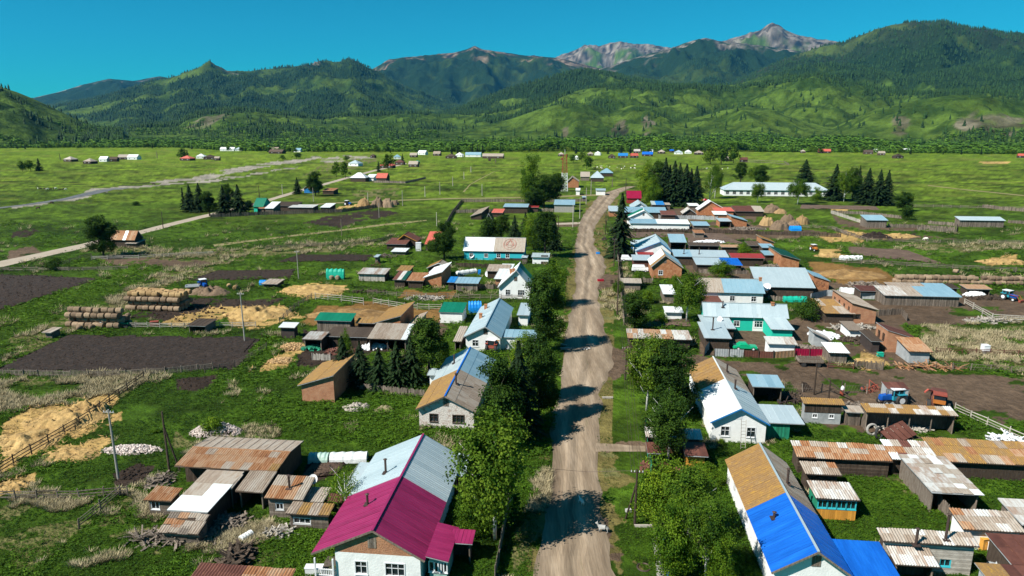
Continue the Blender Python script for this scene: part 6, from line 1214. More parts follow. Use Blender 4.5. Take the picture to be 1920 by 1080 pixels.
for a in [('fence','dark pole fence running diagonally between the straw heaps and the weeds',[(-10,895),(60,852),(150,798),(270,712)],'rail',1.4,'darkwood'),
('fence','grey rail fence crossing the dry grass at the left edge',[(-10,938),(150,937),(240,930)],'rail',1.2,'wood'),
('fence','leaning rail fence going uphill from the dry grass to the farmyard',[(148,992),(190,958),(225,930)],'rail',1.2,'wood'),
('fence','broken plank fence along the near side of the big ploughed field',[(-10,704),(100,706),(200,707),(310,701),(400,692)],'picket',1.1,'wood'),
('fence','long pale rail fence behind the big ploughed field',[(165,613),(300,615),(480,613)],'rail',1.1,'palewood'),
('fence','thin wire fence closing the right end of the big ploughed field',[(385,700),(440,690),(500,655)],'mesh',1.2,'wood'),
('fence','grey picket fence between the brick shed meadow and the spruce clump',[(668,729),(730,738),(796,744)],'board',1.2,'wood'),
('fence','short picket fence in front of the firewood shed',[(586,675),(620,676)],'board',1.3,'palewood'),
('fence','pale double rail corral fence above the muck yard',[(592,562),(640,566),(682,572)],'rail',1.7,'palewood'),
('fence','crooked corral fence right of the muck yard',[(700,570),(760,580),(850,583)],'rail',1.5,'palewood'),
('fence','collapsed rail fence left of the muck yard',[(525,606),(552,580),(585,560)],'rail',1.3,'wood'),
('fence','rail fence behind the vegetable plot of the blue grey shed',[(690,553),(780,558),(880,560),(980,562)],'rail',1.2,'wood'),
('fence','low fence along the faint farm track',[(500,466),(600,462),(680,458),(735,447)],'rail',1.1,'wood'),
('fence','rail fence beside the solitary dark tree',[(172,487),(260,485),(400,478)],'rail',1.2,'palewood'),
('fence','fence before the solitary dark tree near the dark bush',[(110,500),(150,488),(172,482)],'rail',1.3,'wood'),
('fence','long fence line crossing the left plots below the dry strip',[(-10,508),(100,508),(240,506)],'rail',1.1,'wood'),
('fence','long dark paling fence along the bank of the farm row',[(395,408),(500,403),(640,398),(700,390),(745,381)],'board',1.8,'wood'),
('fence','dark paling fence closing the top of the empty plot',[(866,379),(925,379),(1000,379),(1100,378)],'board',1.8,'wood'),
('fence','dark paling fence up the left side of the empty plot',[(833,430),(848,402),(866,379)],'board',1.8,'wood'),
('fence','paling fence in the middle of the empty plot',[(855,399),(920,398),(990,396),(1040,397)],'board',1.6,'wood'),
('fence','dark paling fence by the street in front of the large leafy birch',[(928,1090),(945,1000),(958,930)],'board',1.6,'wood'),
('fence','grey board fence at the right kerb beside the leafy tree',[(1158,478),(1162,530),(1170,610)],'board',1.7,'wood'),
('fence','plank yard fence between the parked van and the street shed',[(1162,530),(1190,529),(1224,531)],'board',1.5,'wood'),
('fence','dark yard gate fence along the verge by the white trunked birch',[(1210,808),(1213,850),(1222,905)],'metal',1.9,'greenwall'),
('fence','wire fence with gates between the lane and the two windowed shed',[(1470,735),(1540,736),(1625,738)],'mesh',1.4,'wood'),
('fence','leaning rail fence behind the orange end of the long open shed',[(1790,772),(1850,800),(1935,838)],'rail',1.3,'palewood'),
('fence','wire fence beside the rusty roofed metal cabin',[(1703,755),(1728,772)],'mesh',1.3,'wood'),
('fence','tall plank fence along the left side of the patchwork roofed shed',[(1690,878),(1735,925),(1785,985)],'board',1.8,'wood'),
('fence','grey metal sheet fence in front of the green car',[(1339,668),(1394,670)],'metal',1.5,'greywall'),
('fence','dark red sheet fence right of the grey metal fence',[(1395,670),(1450,672)],'metal',1.3,'rustdark'),
('fence','crimson sheet metal fence behind the farm trailer',[(1490,668),(1546,669)],'metal',1.5,'crimson'),
('fence','brown sheet fence between the dark red and the crimson fence',[(1450,672),(1490,669)],'metal',1.3,'rust'),
('fence','grey board fence right of the small white roofed shed',[(1600,690),(1655,694)],'board',1.5,'wood'),
('fence','low red brown wall fence in front of the small white roofed shed',[(1552,690),(1600,692)],'rail',.9,'rustdark'),
('fence','grey fence beside the turquoise house running to the hut',[(1320,668),(1340,640)],'metal',1.6,'greywall'),
('fence','pole fence above the round bale row',[(1560,492),(1700,500),(1935,512)],'rail',1.4,'wood'),
('fence','pole fence between the green plot and the far meadow at the right',[(1560,430),(1625,453),(1738,456),(1885,457),(1935,458)],'rail',1.4,'wood'),
('fence','paling fence right of the slanted tin barn',[(1665,426),(1730,428),(1790,432)],'board',1.5,'wood'),
('fence','dark paling enclosure in the middle of the right meadow',[(1720,432),(1793,436),(1794,424),(1740,420)],'board',1.5,'wood'),
('fence','paling fence around the corral left of the slanted tin barn',[(1558,400),(1610,417),(1630,422)],'board',1.5,'palewood'),
('fence','paling fence behind the corral of the slanted tin barn',[(1558,400),(1615,402),(1690,410)],'board',1.5,'wood'),
('fence','long thin fence across the right meadow behind the isolated barn',[(1700,388),(1800,390),(1935,393)],'rail',1.4,'wood'),
('fence','paling fence at the right edge beside the isolated barn',[(1890,418),(1935,421)],'board',1.4,'wood'),
('fence','dense grey paling at the right edge of the meadow',[(1842,389),(1880,394),(1935,398)],'board',1.8,'wood'),
('fence','dark board fence behind the brown field of the ribbed tin barn',[(1170,436),(1300,436),(1420,440)],'board',1.6,'darkwood'),
('fence','dark board fence below the haystacks',[(1420,440),(1500,442),(1576,445)],'board',1.6,'darkwood'),
('fence','rail fence in front of the round haystacks',[(1490,428),(1560,430),(1590,443)],'rail',1.4,'wood'),
('fence','grey green board fence between the long white building and the brick stable',[(1235,410),(1300,411),(1345,413)],'board',1.8,'greywall'),
('fence','pole fence descending right of the cattle barn',[(1808,570),(1860,600),(1935,604)],'rail',1.4,'palewood'),
('fence','dark plank fence left of the brick barn corner in the weeds',[(1648,592),(1690,590),(1700,602)],'board',1.5,'wood'),
('fence','rusty low rail in the weeds at the right edge',[(1755,662),(1830,664),(1935,668)],'rail',1.0,'rustdark'),
('fence','wire fence along the far side of the muddy lane at the right',[(1720,690),(1820,694),(1935,702)],'mesh',1.2,'wood'),
('fence','green metal sheet fence beside the brick outbuilding',[(1520,562),(1550,555),(1570,556)],'metal',1.6,'greywall'),
('fence','grey sheet fence between brick barn and cattle barn',[(1612,560),(1655,562)],'metal',1.6,'greywall'),
('fence','picket fence of the garden behind the round bush tree',[(1310,512),(1340,514),(1400,514)],'board',1.2,'wood'),
('fence','fence below the greenhouse tank of the turquoise house',[(1440,563),(1500,566)],'board',1.2,'wood'),
('fence','dark fence in front of the long two colour house garden',[(855,500),(900,502),(955,503)],'board',1.3,'darkwood'),
('fence','weathered paling right of the blue grey shed',[(897,541),(925,542),(935,541)],'board',1.3,'wood'),
('fence','short fence by the pole on the far lane',[(440,367),(500,360)],'rail',1.2,'wood'),
('fence','dark curved fence of the field behind the red farm roofs',[(700,342),(760,344),(798,335)],'board',1.6,'wood'),
('fence','grey fence around the meadow pond of the far pasture',[(1390,304),(1440,306),(1480,310),(1470,304),(1400,301)],'rail',1.4,'wood'),
('fence','long grey fence at the far right meadow edge',[(1790,284),(1860,283),(1935,282)],'rail',1.5,'wood'),
('fence','blue painted fence post row at the end of the footpath',[(1254,1100),(1248,1065),(1246,1030)],'board',1.0,'deepblue')]: fence(*a)
# ================= POLES, WIRES, TOWER =================
PT={}
def pole(base,top,label,mat='wood',arm=True,brace=None,key=None,w_=.12):
    x,y=G(*base); h=hgt(base[0],base[1],top); s=max(w_,depth(x,y)/FPX*.6*1.0)
    root=empty('utility_pole',(x,y,0),-VA,label,'pole')
    mb=MB(); mb.tube([(0,0,0),(0,0,h)],[s*1.25,s*.8],8); mb.build('post',MATS[mat],root)
    if arm:
        mb=MB(); mb.bar((-.7,0,h-.35),(.7,0,h-.35),.09); cr=mb.build('crossarm',MATS[mat],root)
        for k in (-.6,-.25,.25,.6): mb=MB(); mb.tube([(k,0,h-.3),(k,0,h-.12)],[.05,.03],6); mb.build('insulator',MATS['whitepaint'],cr)
    if brace: mb=MB(); mb.tube([(brace[0],brace[1],0),(0,0,h*.75)],s*.9,6); mb.build('brace',MATS[mat],root)
    if key: PT[key]=(x,y,h-.15)
pole((222,898),768,'grey concrete pole with small crossarm beside the bare earth patch','concrete')
pole((318,885),772,'black wooden A shaped pole left of the rusty roofed barn','darkwood',False,(1.3,.2))
pole((459,640),548,'grey concrete pole at the right end of the ploughed field','concrete')
pole((560,523),470,'grey concrete pole between the two small ploughed strips','concrete')
pole((1190,985),880,'dark wooden street pole with a leaning brace on the right verge','darkwood',True,(-.9,1.2),'a')
pole((1172,712),650,'dark wooden street pole at the side lane junction','darkwood',True,None,'b')
pole((1157,590),487,'dark wooden street pole beside the leafy tree at the kerb','darkwood',True,None,'c')
pole((1151,500),447,'street pole left of the very tall spruce','darkwood',True,None,'d')
pole((1135,440),396,'braced street pole by the bend','darkwood',True,(.9,.5),'e')
pole((1526,740),680,'black pole with long diagonal brace in front of the muddy lane','darkwood',False,(5.5,-2.5)); pole((1552,760),712,'shorter black pole right of the braced black pole','darkwood',False)
for b,t_,l,m in [((306,428),396,'dark pole beside the left lane','darkwood'),((641,443),411,'double wooden pole on the grass with guy wire','wood'),((711,408),381,'pale pole before the haystacks','palewood'),((755,386),357,'pale pole right of the haystacks','palewood'),((588,378),352,'pale pole below the orange gabled house','palewood'),((487,376),348,'dark pole by the turquoise green farmhouse','darkwood'),((530,366),346,'pale pole by the far lane','palewood'),((690,378),361,'thin pale pole behind the straw yard','palewood'),((825,365),341,'pale pole in the open meadow left','palewood'),((797,369),349,'double pale pole in the open meadow','palewood'),((904,367),345,'pale pole in the middle of the open meadow','palewood'),((819,424),398,'pale pole left of the empty plot','palewood'),((849,349),331,'far pale pole left of the track fork','palewood'),((870,336),322,'far pale pole at the track fork','palewood'),((883,323),312,'smallest far pale pole beyond the fork','palewood'),((1074,426),384,'pale pole at the near corner of the block shop','palewood'),((1087,410),370,'pale pole between shop and street','palewood'),((1099,383),352,'pale pole beside the bus stop','palewood'),((1108,366),338,'pale pole in front of the white kiosk','palewood'),((1173,363),335,'dark pole left of the crimson roof','darkwood'),((1148,350),333,'pole in the meadow by the kiosk','wood'),((295,297),284,'thin far pole on the left plain','wood'),((113,300),288,'far pole by the left hamlet','wood'),((929,305),297,'far pole right of the central hamlet','wood'),((1039,423),402,'dark leaning pole at the picket plot corner','darkwood'),((1047,432),405,'second dark pole at the picket plot corner','darkwood')]: pole(b,t_,l,m,False)
cu=None
for i,(a,b) in enumerate((('a','b'),('b','c'),('c','d'),('d','e'))):
    mb=MB()
    for k in (-.6,-.25,.25,.6):
        P0=Vector(PT[a])+Vector((k,0,0)); P1=Vector(PT[b])+Vector((k,0,0)); pts=[]
        for j in range(13): t=j/12; p=P0.lerp(P1,t); p.z-=1.0*4*t*(1-t); pts.append(p)
        mb.tube(pts,.018,4,cap=False)
    tag(mb.build('power_line',MATS['iron']),['four wires of the nearest span above the right verge','four wires past the tall pair of trees','four wires along the grey kerb fence','four wires behind the very tall spruce'][i],'power line')
P0=Vector(PT['a']); q=Vector((*G(1010,955),5.5)); mb=MB(); mb.tube([P0,(P0+q)/2-Vector((0,0,.5)),q+Vector((-4,0,0))],.02,4,cap=False); tag(mb.build('power_line',MATS['iron']),'single wire crossing the street from the nearest pole to the left','power line')
x,y=G(1058,358); th=hgt(1058,358,289); root=empty('lattice_tower',(x,y,0),0,'tall red and white lattice radio tower with antennas','tower')
def lat(z0,z1,n,wf,mat,nm):
    mb=MB(); c=[(-1,-1),(1,-1),(1,1),(-1,1)]
    for k in range(n):
        a=z0+(z1-z0)*k/n; b=z0+(z1-z0)*(k+1)/n; wa,wb=wf(a),wf(b)
        for i in range(4):
            p=c[i];q=c[(i+1)%4]; A=(p[0]*wa,p[1]*wa,a);B=(q[0]*wa,q[1]*wa,a);C_=(p[0]*wb,p[1]*wb,b);D_=(q[0]*wb,q[1]*wb,b)
            mb.bar(A,C_,.26); mb.bar(A,D_,.10); mb.bar(B,C_,.10); mb.bar(A,B,.12)
    mb.build(nm,MATS[mat],root)
wf=lambda z:2.1-1.0*z/th
lat(0,th*.5,6,wf,'whitepaint','lower_section'); lat(th*.5,th,6,wf,'redmetal','upper_section')
mb=MB(); mb.tube([(0,0,th),(0,0,th+3)],.12,6); mb.build('antenna_mast',MATS['whitepaint'],root)
mb=MB(); mb.tube([(-2,-.3,th-3),(-1.9,-1,th-3)],[.7,.6],10); mb.tube([(1.5,-.8,th-2),(1.5,-.8,th)],.25,8); mb.build('antenna',MATS['redmetal'],root)
# ================= VEHICLES =================
def wheel(parent,x,y,r,w_,hub='whitepaint'):
    mb=MB(); mb.tube([(x-w_/2,y,r),(x+w_/2,y,r)],r,14); t=mb.build('wheel',MATS['rubber'],parent)
    mb=MB(); mb.tube([(x-w_/2-.015,y,r),(x+w_/2+.015,y,r)],r*.55,10); mb.build('rim',MATS[hub],t)
def loft(mb,secs):
    i0=len(mb.v); n=len(secs[0])
    for s in secs: mb.v+= [tuple(p) for p in s]
    for k in range(len(secs)-1):
        for j in range(n): a=i0+k*n+j; b=i0+k*n+(j+1)%n; mb.f.append((a,b,b+n,a+n)); mb.t.append(.5); mb.m.append(0)
    mb.f.append(tuple(i0+j for j in reversed(range(n)))); mb.t.append(.5); mb.m.append(0)
    mb.f.append(tuple(i0+(len(secs)-1)*n+j for j in range(n))); mb.t.append(.5); mb.m.append(0)
def sec(y,w_,z0,z1,tp=1.0,r=.12): 
    a=w_/2; return [(-a+r,y,z0),(a-r,y,z0),(a,y,z0+r),(a,y,(z0+z1)/2),(a*tp,y,z1-r*.4),(a*tp-r,y,z1),(-a*tp+r,y,z1),(-a*tp,y,z1-r*.4),(-a,y,(z0+z1)/2),(-a,y,z0+r)]
def car(name,label,base,rz,mat,kind='sedan',cat='car'):
    x,y=G(*base); root=empty(name,(x,y,0),rz,label,cat); L={'sedan':4.5,'suv':4.7,'van':4.9}[kind]; W_=1.75
    mb=MB(); zs={'sedan':[.62,.82,.88,.88,.9,.86,.6],'suv':[.75,1.05,1.1,1.1,1.1,1.05,.8],'van':[.8,1.2,1.25,1.25,1.25,1.2,.9]}[kind]
    ys=[-L/2,-L/2+.12,-L*.25,0,L*.25,L/2-.12,L/2]; loft(mb,[sec(yy,W_*(.86 if k in(0,6) else 1),.28,z,.95) for k,(yy,z) in enumerate(zip(ys,zs))]); mb.build('body',MATS[mat],root,smooth=False)
    c0,c1,zt={'sedan':(-L*.20,L*.34,1.42),'suv':(-L*.16,L*.46,1.85),'van':(-L*.34,L*.47,2.0)}[kind]; zb=zs[3]-.02
    mb=MB(); loft(mb,[sec(c0,W_*.9,zb-.1,zb+.02,1,.02),sec(c0+(.75 if kind!='van' else .5),W_*.92,zb-.1,zt,.82,.1),sec(c1-.55 if kind=='sedan' else c1-.12,W_*.92,zb-.1,zt,.82,.1),sec(c1,W_*.9,zb-.1,zb+.02 if kind=='sedan' else zt-.25,1 if kind=='sedan' else .85,.02)]); mb.build('cabin',MATS[mat],root)
    for s in (-1,1):
        n=3 if kind!='sedan' else 2; a=c0+.8; b=c1-.7 if kind=='sedan' else c1-.3
        for k in range(n):
            y0=a+(b-a)*k/n+.06; y1=a+(b-a)*(k+1)/n-.06; mb=MB(); o=s*(W_*.46+.006); t=s*(W_*.92*.41+.006)
            mb.hexa([(o,y0,zb+.05),(o,y1,zb+.05),(o-s*.02,y1,zb+.05),(o-s*.02,y0,zb+.05),(t,y0,zt-.16),(t,y1,zt-.16),(t-s*.02,y1,zt-.16),(t-s*.02,y0,zt-.16)]); mb.build('side_window',MATS['glass'],root)
    mb=MB(); yy=c0+.03; mb.hexa([(-W_*.38,yy+.02,zb+.08),(W_*.38,yy+.02,zb+.08),(W_*.38,yy+.1,zb+.08),(-W_*.38,yy+.1,zb+.08),(-W_*.34,c0+(.62 if kind!='van' else .4),zt-.1),(W_*.34,c0+(.62 if kind!='van' else .4),zt-.1),(W_*.34,c0+.78,zt-.1),(-W_*.34,c0+.78,zt-.1)]); mb.build('windscreen',MATS['glass'],root)
    for sx in (-1,1):
        for yy in (-L*.32,L*.3): wheel(root,sx*(W_/2-.1),yy,.34,.22)
        mb=MB(); mb.box(sx*.6-.14,sx*.6+.14,-L/2-.03,-L/2+.01,.5,.66); mb.build('headlight',MATS['whitepaint'],root)
    return root
def tractor(name,label,base,rz,hood,cab,s=1.0,loader=False):
    x,y=G(*base); root=empty(name,(x,y,0),rz,label,'tractor'); root.scale=(s,s,s)
    mb=MB(); loft(mb,[sec(-2.0,.7,.75,1.35,.9),sec(-1.9,.8,.7,1.5,.9),sec(-.5,.85,.7,1.6,.9)]); mb.build('hood',MATS[hood],root)
    mb=MB(); mb.box(-.35,.35,-1.9,1.4,.5,.8); mb.build('chassis',MATS['iron'],root)
    mb=MB(); mb.box(-.75,.75,-.45,1.15,.8,1.35); mb.build('cab_base',MATS[cab],root)
    mb=MB(); mb.box(-.7,.7,-.4,1.1,1.353,2.25); mb.build('cab_glass',MATS['glass'],root)
    mb=MB()
    for a in (-.72,.72):
        for b in (-.42,.35,1.12): mb.box(a-.05,a+.05,b-.05,b+.05,1.353,2.3)
    mb.build('cab_frame',MATS[cab],root)
    mb=MB(); mb.box(-.85,.85,-.6,1.25,2.303,2.42); mb.build('cab_roof',MATS['whitepaint'],root)
    mb=MB(); mb.tube([(.25,-1.3,1.5),(.25,-1.3,2.4)],.05,6); mb.build('exhaust',MATS['iron'],root)
    for sx in (-1,1):
        wheel(root,sx*.9,.7,.78,.42); wheel(root,sx*.75,-1.5,.42,.25)
        mb=MB(); mb.box(sx*.9-.28,sx*.9+.28,.1,1.4,1.6,1.68); mb.build('mudguard',MATS[cab],root)
    if loader:
        mb=MB(); 
        for sx in (-.6,.6): mb.bar((sx,.2,1.5),(sx,-2.2,1.4),.12); mb.bar((sx,-2.2,1.4),(sx,-2.9,.4),.12)
        mb.build('loader_arm',MATS['redmetal'],root); mb=MB(); mb.box(-.9,.9,-3.3,-2.8,.1,.6); mb.build('bucket',MATS['redmetal'],root)
    return root
car('car','bright green saloon car parked behind the grey metal fence',(1396,655),R(84),'cargreen')
car('car','white off road car parked under the very tall spruce',(1178,489),R(80),'carwhite','suv'); car('van','white minibus parked in front of the peach house',(1200,509),R(82),'carwhite','van','van')
car('car','dark red car by the wide brick gable house',(1324,377),R(75),'carred')
tractor('tractor','blue tractor with white cab roof behind the long open shed',(1672,757),R(-80),'tracblue','traccyan',1.1)
tractor('tractor','large modern blue tractor with white roof and red loader at the right edge',(1890,562),R(25),'tracblue','traccyan',1.0,True)
tractor('tractor','old pale tractor parked before the long white building',(1212,428),R(70),'whitepaint','whitepaint',1.1)
tractor('tractor','second pale tractor right of the green tank',(1275,428),R(-70),'whitepaint','whitepaint',1.1)
tractor('tractor','blue tractor with white trailer beside the round bale stacks',(382,540),R(40),'tracblue','tracblue',1.0)
tractor('tractor','green harvester tractor at the foot of the left bale stack',(203,612),R(80),'greenroof','greenroof',1.1)
tractor('tractor','blue tractor in the far straw yard',(652,385),R(70),'tracblue','iron',1.1)
tractor('tractor','small orange tractor standing in the green plot at the right',(1526,470),R(10),'orangemetal','orangemetal',.9)
tractor('tractor','rusty red tractor standing at the front wall of the long tin roofed white house',(925,657),R(160),'redmetal','redmetal',1.0)
def trailer(label,base,rz,mat,L=4.2,W_=2.2,h=.5,cat='trailer'):
    x,y=G(*base); root=empty('farm_trailer',(x,y,0),rz,label,cat)
    mb=MB(); mb.box(-L/2,L/2,-W_/2,W_/2,.8,.9); mb.build('bed',MATS['darkwood'],root)
    for a in ((-L/2,L/2,-W_/2,-W_/2+.06),(-L/2,L/2,W_/2-.06,W_/2),(-L/2,-L/2+.06,-W_/2+.061,W_/2-.061),(L/2-.06,L/2,-W_/2+.061,W_/2-.061)): mb=MB(); mb.box(*a,.901,.9+h); mb.build('side_board',MATS[mat],root)
    for sx in (-L*.3,L*.3):
        for sy in (-1,1):
            m=MB(); m.tube([(sx,sy*(W_/2-.3),.42),(sx,sy*(W_/2-.05),.42)],.42,12); m.build('wheel',MATS['rubber'],root)
    mb=MB(); mb.bar((-L/2,0,.75),(-L/2-1.4,0,.6),.1); mb.build('drawbar',MATS['iron'],root)
trailer('grey farm trailer on the verge before the crimson fence',(1517,685),-VA,'wood')
trailer('white flat trailer beside the blue tractor at the bale stacks',(362,543),.3,'whitepaint',3.4,2,.4)
trailer('light blue green tank trailer between the two pale tractors',(1247,428),-VA,'tarpgreen',3.6,1.6,.9)
trailer('low timber trailer with rails by the green harvester tractor',(232,613),0,'greenroof',3,1.8,.3)
# rusty combine and loose machinery
x,y=G(1757,765); root=empty('combine_harvester',(x,y,0),R(-30),'rusty orange and brown combine harvester parked at the muddy lane','harvester')
mb=MB(); loft(mb,[sec(-1.8,2.0,.9,1.9),sec(-.3,2.2,.9,2.5),sec(2.4,2.0,1.0,2.4),sec(3.0,1.6,1.3,1.9)]); mb.build('body',MATS['rustdark'],root)
mb=MB(); mb.box(-.8,.8,-2.6,-1.2,1.6,2.2); mb.build('cab_base',MATS['orangemetal'],root); mb=MB(); mb.box(-.75,.75,-2.55,-1.25,2.203,2.9); mb.build('cab_glass',MATS['glass'],root); mb=MB(); mb.box(-.9,.9,-2.7,-1.1,2.903,3.05); mb.build('cab_roof',MATS['redmetal'],root)
for sx in (-1,1): wheel(root,sx*1.25,-1.3,.85,.5,'orangemetal'); wheel(root,sx*.9,2.1,.45,.3,'orangemetal')
mb=MB(); mb.tube([(-.6,.5,2.4),(-1.6,-1.8,3.3),(-2.0,-2.6,3.1)],.14,8); mb.build('unloading_pipe',MATS['pinkroof'],root)
mb=MB(); mb.box(-2.2,2.2,-4.2,-3.2,.2,.8); mb.tube([(-2.1,-4.3,.9),(2.1,-4.3,.9)],.35,8); mb.build('header',MATS['redmetal'],root)
def frame_machine(label,base,rz,mat,name='hay_rake',cat='farm machine'):
    x,y=G(*base); root=empty(name,(x,y,0),rz,label,cat); mb=MB()
    mb.bar((-1.6,0,.5),(1.6,0,.9),.12); mb.bar((-1.2,-.7,.4),(.6,.9,1.5),.1); mb.bar((.6,.9,1.5),(1.4,-.5,.5),.1); mb.bar((-.4,-.9,.5),(-.4,.9,.5),.1)
    for k in range(8): mb.bar((-1.4+k*.38,0,.6),(-1.4+k*.38,-.7,.05),.05)
    mb.build('frame',MATS[mat],root)
    for sx in (-1,1): wheel(root,sx*1.3,.5,.45,.18,mat)
frame_machine('red hay rake frame on the muddy lane left of the metal cabin',(1632,733),.4,'redmetal'); frame_machine('rusty red plough frame beside the tractor at the white gable wall',(934,652),.9,'redmetal'); frame_machine('rusty red rake behind the low rusty shed row',(705,500),.3,'rustdark'); frame_machine('black harrow leaning by the braced street pole',(1134,450),1.2,'iron')
frame_machine('rusty machine frame left of the grey metal sheet shed',(1478,760),.2,'iron','scrap_frame')
# ================= BALES, STACKS, HEAPS =================
mb=MB(); mb.tube([(-.70,0,.60),(-.62,0,.61),(-.3,0,.62),(.3,0,.60),(.62,0,.61),(.70,0,.60)],[.40,.58,.63,.61,.58,.40],11); bale=mb.mesh('bale_mesh',MATS['oldhay']); bale2=mb.mesh('bale_mesh_golden',MATS['hay'])
def bales(base,nx,ny,nz,label,short,group,rz=-VA,me=None,gold=0,taper=0):
    bx,by=G(*base)
    for iz in range(nz):
        for iy in range(ny):
            if iz>0 and iy>=ny-taper*iz: continue
            for ix in range(nx):
                if random.random()<.06 and iz==nz-1: continue
                lx=(ix+.5)*1.52+random.gauss(0,.12)+.5*(iz%2); ly=(iy+.5*(iz%2))*1.2+random.gauss(0,.16); lz=iz*1.06
                o=link('hay_bale',bale2 if iz>=nz-gold else me or bale,None,(bx+lx*math.cos(rz)-ly*math.sin(rz),by+lx*math.sin(rz)+ly*math.cos(rz),lz),rz+random.gauss(0,.10))
                rowname=['bottom row','second row','third row','top row'][iz]; ordn=['first','second','third','fourth','fifth','sixth','seventh','eighth','ninth','tenth','eleventh','twelfth']
                if iy==0: lb=('%s bale from the left, %s, front of %s'%(ordn[ix],rowname,short)) if ix<12 else ('%s bale from the right, %s, front of %s'%(ordn[nx-1-ix],rowname,short))
                else: lb=label
                tag(o,lb,'hay bale',group)
bales((125,613),8,4,4,'grey brown round bale in the stepped stack, behind its front face','the stepped stack','bales of the stepped left stack',taper=1)
bales((236,581),9,4,4,'round bale in the long golden topped stack, behind its front face','the golden topped stack','bales of the long golden topped stack',gold=1,taper=0)
bales((1678,532),22,2,2,'weathered round bale in the back line of the long right hand row','the long right hand row','bales of the long right hand row',rz=-VA*.6)
for px,py,l in [(150,620,'single round bale lying in front of the stepped stack'),(173,618,'second loose bale before the stepped stack'),(240,597,'loose round bale between the two stacks'),(430,540,'golden round bale beside the blue tractor at left'),(442,543,'second golden bale by the small plots'),(623,524,'round bale under the green tarpaulin, left'),(634,524,'round bale under the green tarpaulin, right'),(1792,512,'brown round bale on the fence line above the long row')]:
    o=link('hay_bale',bale2 if 'golden' in l else bale,None,(*G(px,py),0),random.random()*3); tag(o,l,'hay bale')
def heap(name,label,base,rx1,ry1,h,mat,seed,cat,power=1.0,rough=.25):
    x,y=G(*base); n=44; V=[];F_=[]
    for i in range(n+1):
        for j in range(n+1):
            u=(i/n*2-1);v=(j/n*2-1); r=min(1,math.hypot(u,v)); z=h*max(0,(1-r**(2*power)))**(.8)
            z*=1+rough*(float(fbm(np.array(u*4+seed),np.array(v*4.0),5,seed))-.5)*5; k=1+.5*(float(fbm(np.array(math.atan2(v,u)*2.2+5),np.array(seed*1.0+r),3,seed))-.5)
            V.append((x+u*rx1*k,y+v*ry1*k,max(-.05,z-.05)))
    for i in range(n):
        for j in range(n): a=i*(n+1)+j; F_.append((a,a+n+1,a+n+2,a+1))
    o=link(name,np_mesh(name,V,F_,MATS[mat],smooth=True)); o.location=(0,0,0); return tag(o,label,cat)
for (b,r1,r2,h,l) in [((1447,398),4.2,3.2,3.6,'brown haystack behind the dark maroon roofed barn'),((1463,400),3,2.4,2,'low tan haystack right of the brown haystack'),((1438,422),3.4,2.8,3.4,'golden rounded haystack at the left of the haystack group'),((1462,430),4.2,3,3.4,'large brown haystack in front of the group'),((1476,420),3.4,2.8,4,'tall grey brown haystack in the middle of the group'),((1487,428),3.2,2.6,3,'brown haystack touching the blue tarpaulin'),((1504,420),3.2,2.6,3.4,'golden haystack at the right end of the group')]: heap('haystack',l,b,r1,r2,h,'hay' if 'gold' in l or 'tan' in l else 'oldhay',int(b[0]),'haystack',1.4,.15)
for (b,r1,r2,h,l) in [((682,386),3.6,3,4,'golden cone shaped haystack of the far straw yard'),((708,388),3.6,3,4.6,'tall haystack in the middle of the far farm yard'),((727,388),3.6,3,4.2,'grey brown haystack at the right of the far farm yard'),((741,384),2.4,2,2.2,'low brushwood stack right of the far haystacks')]: heap('haystack',l,b,r1,r2,h,'hay' if 'golden' in l else 'oldhay',int(b[0]),'haystack',1.3,.15)
for i,(b,r1,r2,h,mt,l) in enumerate([((120,790),5.5,4,1.0,'straw','long straw heap at the diagonal fence'),((165,772),3.5,2.5,1.3,'straw','peaked straw heap next to the diagonal fence top'),((40,830),5,4,.8,'straw','broad straw spread at the left edge'),((130,855),4,2.2,.6,'straw','flat straw patch heap below the diagonal fence'),((25,915),2.6,1.6,.5,'straw','small straw heap at the left edge above the rail fence'),((480,590),7,5,1.4,'straw','straw heap left of the muck yard'),((590,545),8,5,.9,'straw','pale straw heap behind the corral'),((650,590),9,5,.8,'manure','brown muck heap in the corral'),((395,550),5,3,1.6,'oldhay','dark hay heap beside the long bale stack'),((1590,515),10,6,1.0,'manure','brown muck heap beside the big ribbed barn'),((1560,480),6,3,.8,'straw','straw spread before the white tunnel'),((1880,492),8,4,.9,'straw','yellow straw heap at the right edge of the green plot'),((1685,444),7,3,1,'straw','orange straw heap in the right pasture'),((1640,445),7,3,1.4,'soil','dark muck heap in the right pasture'),((1630,680),4,2.4,.5,'straw','yellow straw heap before the brick barn with dark rafters'),((670,765),2.2,1.5,.6,'gravel','grey gravel heap on the meadow by the brick shed'),((720,768),1.6,1.2,.5,'drygrass','dry brush heap on the meadow')]): heap('straw_heap' if mt=='straw' else 'heap',l,b,r1,r2,h,mt,30+i,'heap',.9,.5)
def pieces(name,label,base,rx1,ry1,h,n,sz,mat,cat,seed=1):
    r=random.Random(seed); x,y=G(*base); mb=MB()
    for k in range(n):
        a=r.random()*6.283; q=r.random()**.6; u=math.cos(a)*q; v=math.sin(a)*q; z=h*(1-q*q)*r.uniform(.8,1.02)+.05
        mb.cbox((x+u*rx1,y+v*ry1,z),sz[0]*r.uniform(.7,1.3),sz[1],sz[2],r.random()*3,(r.gauss(0,.4),r.gauss(0,.4)))
    # core so that the pile is solid
    o=mb.build(name,MATS[mat]); tag(o,label,cat,kind='stuff'); return o
pieces('brick_pile','heap of pinkish broken white bricks above the rusty roofed barn',(405,812),3.6,1.8,1.5,900,(.3,.16,.14),'rubble','brick pile',1)
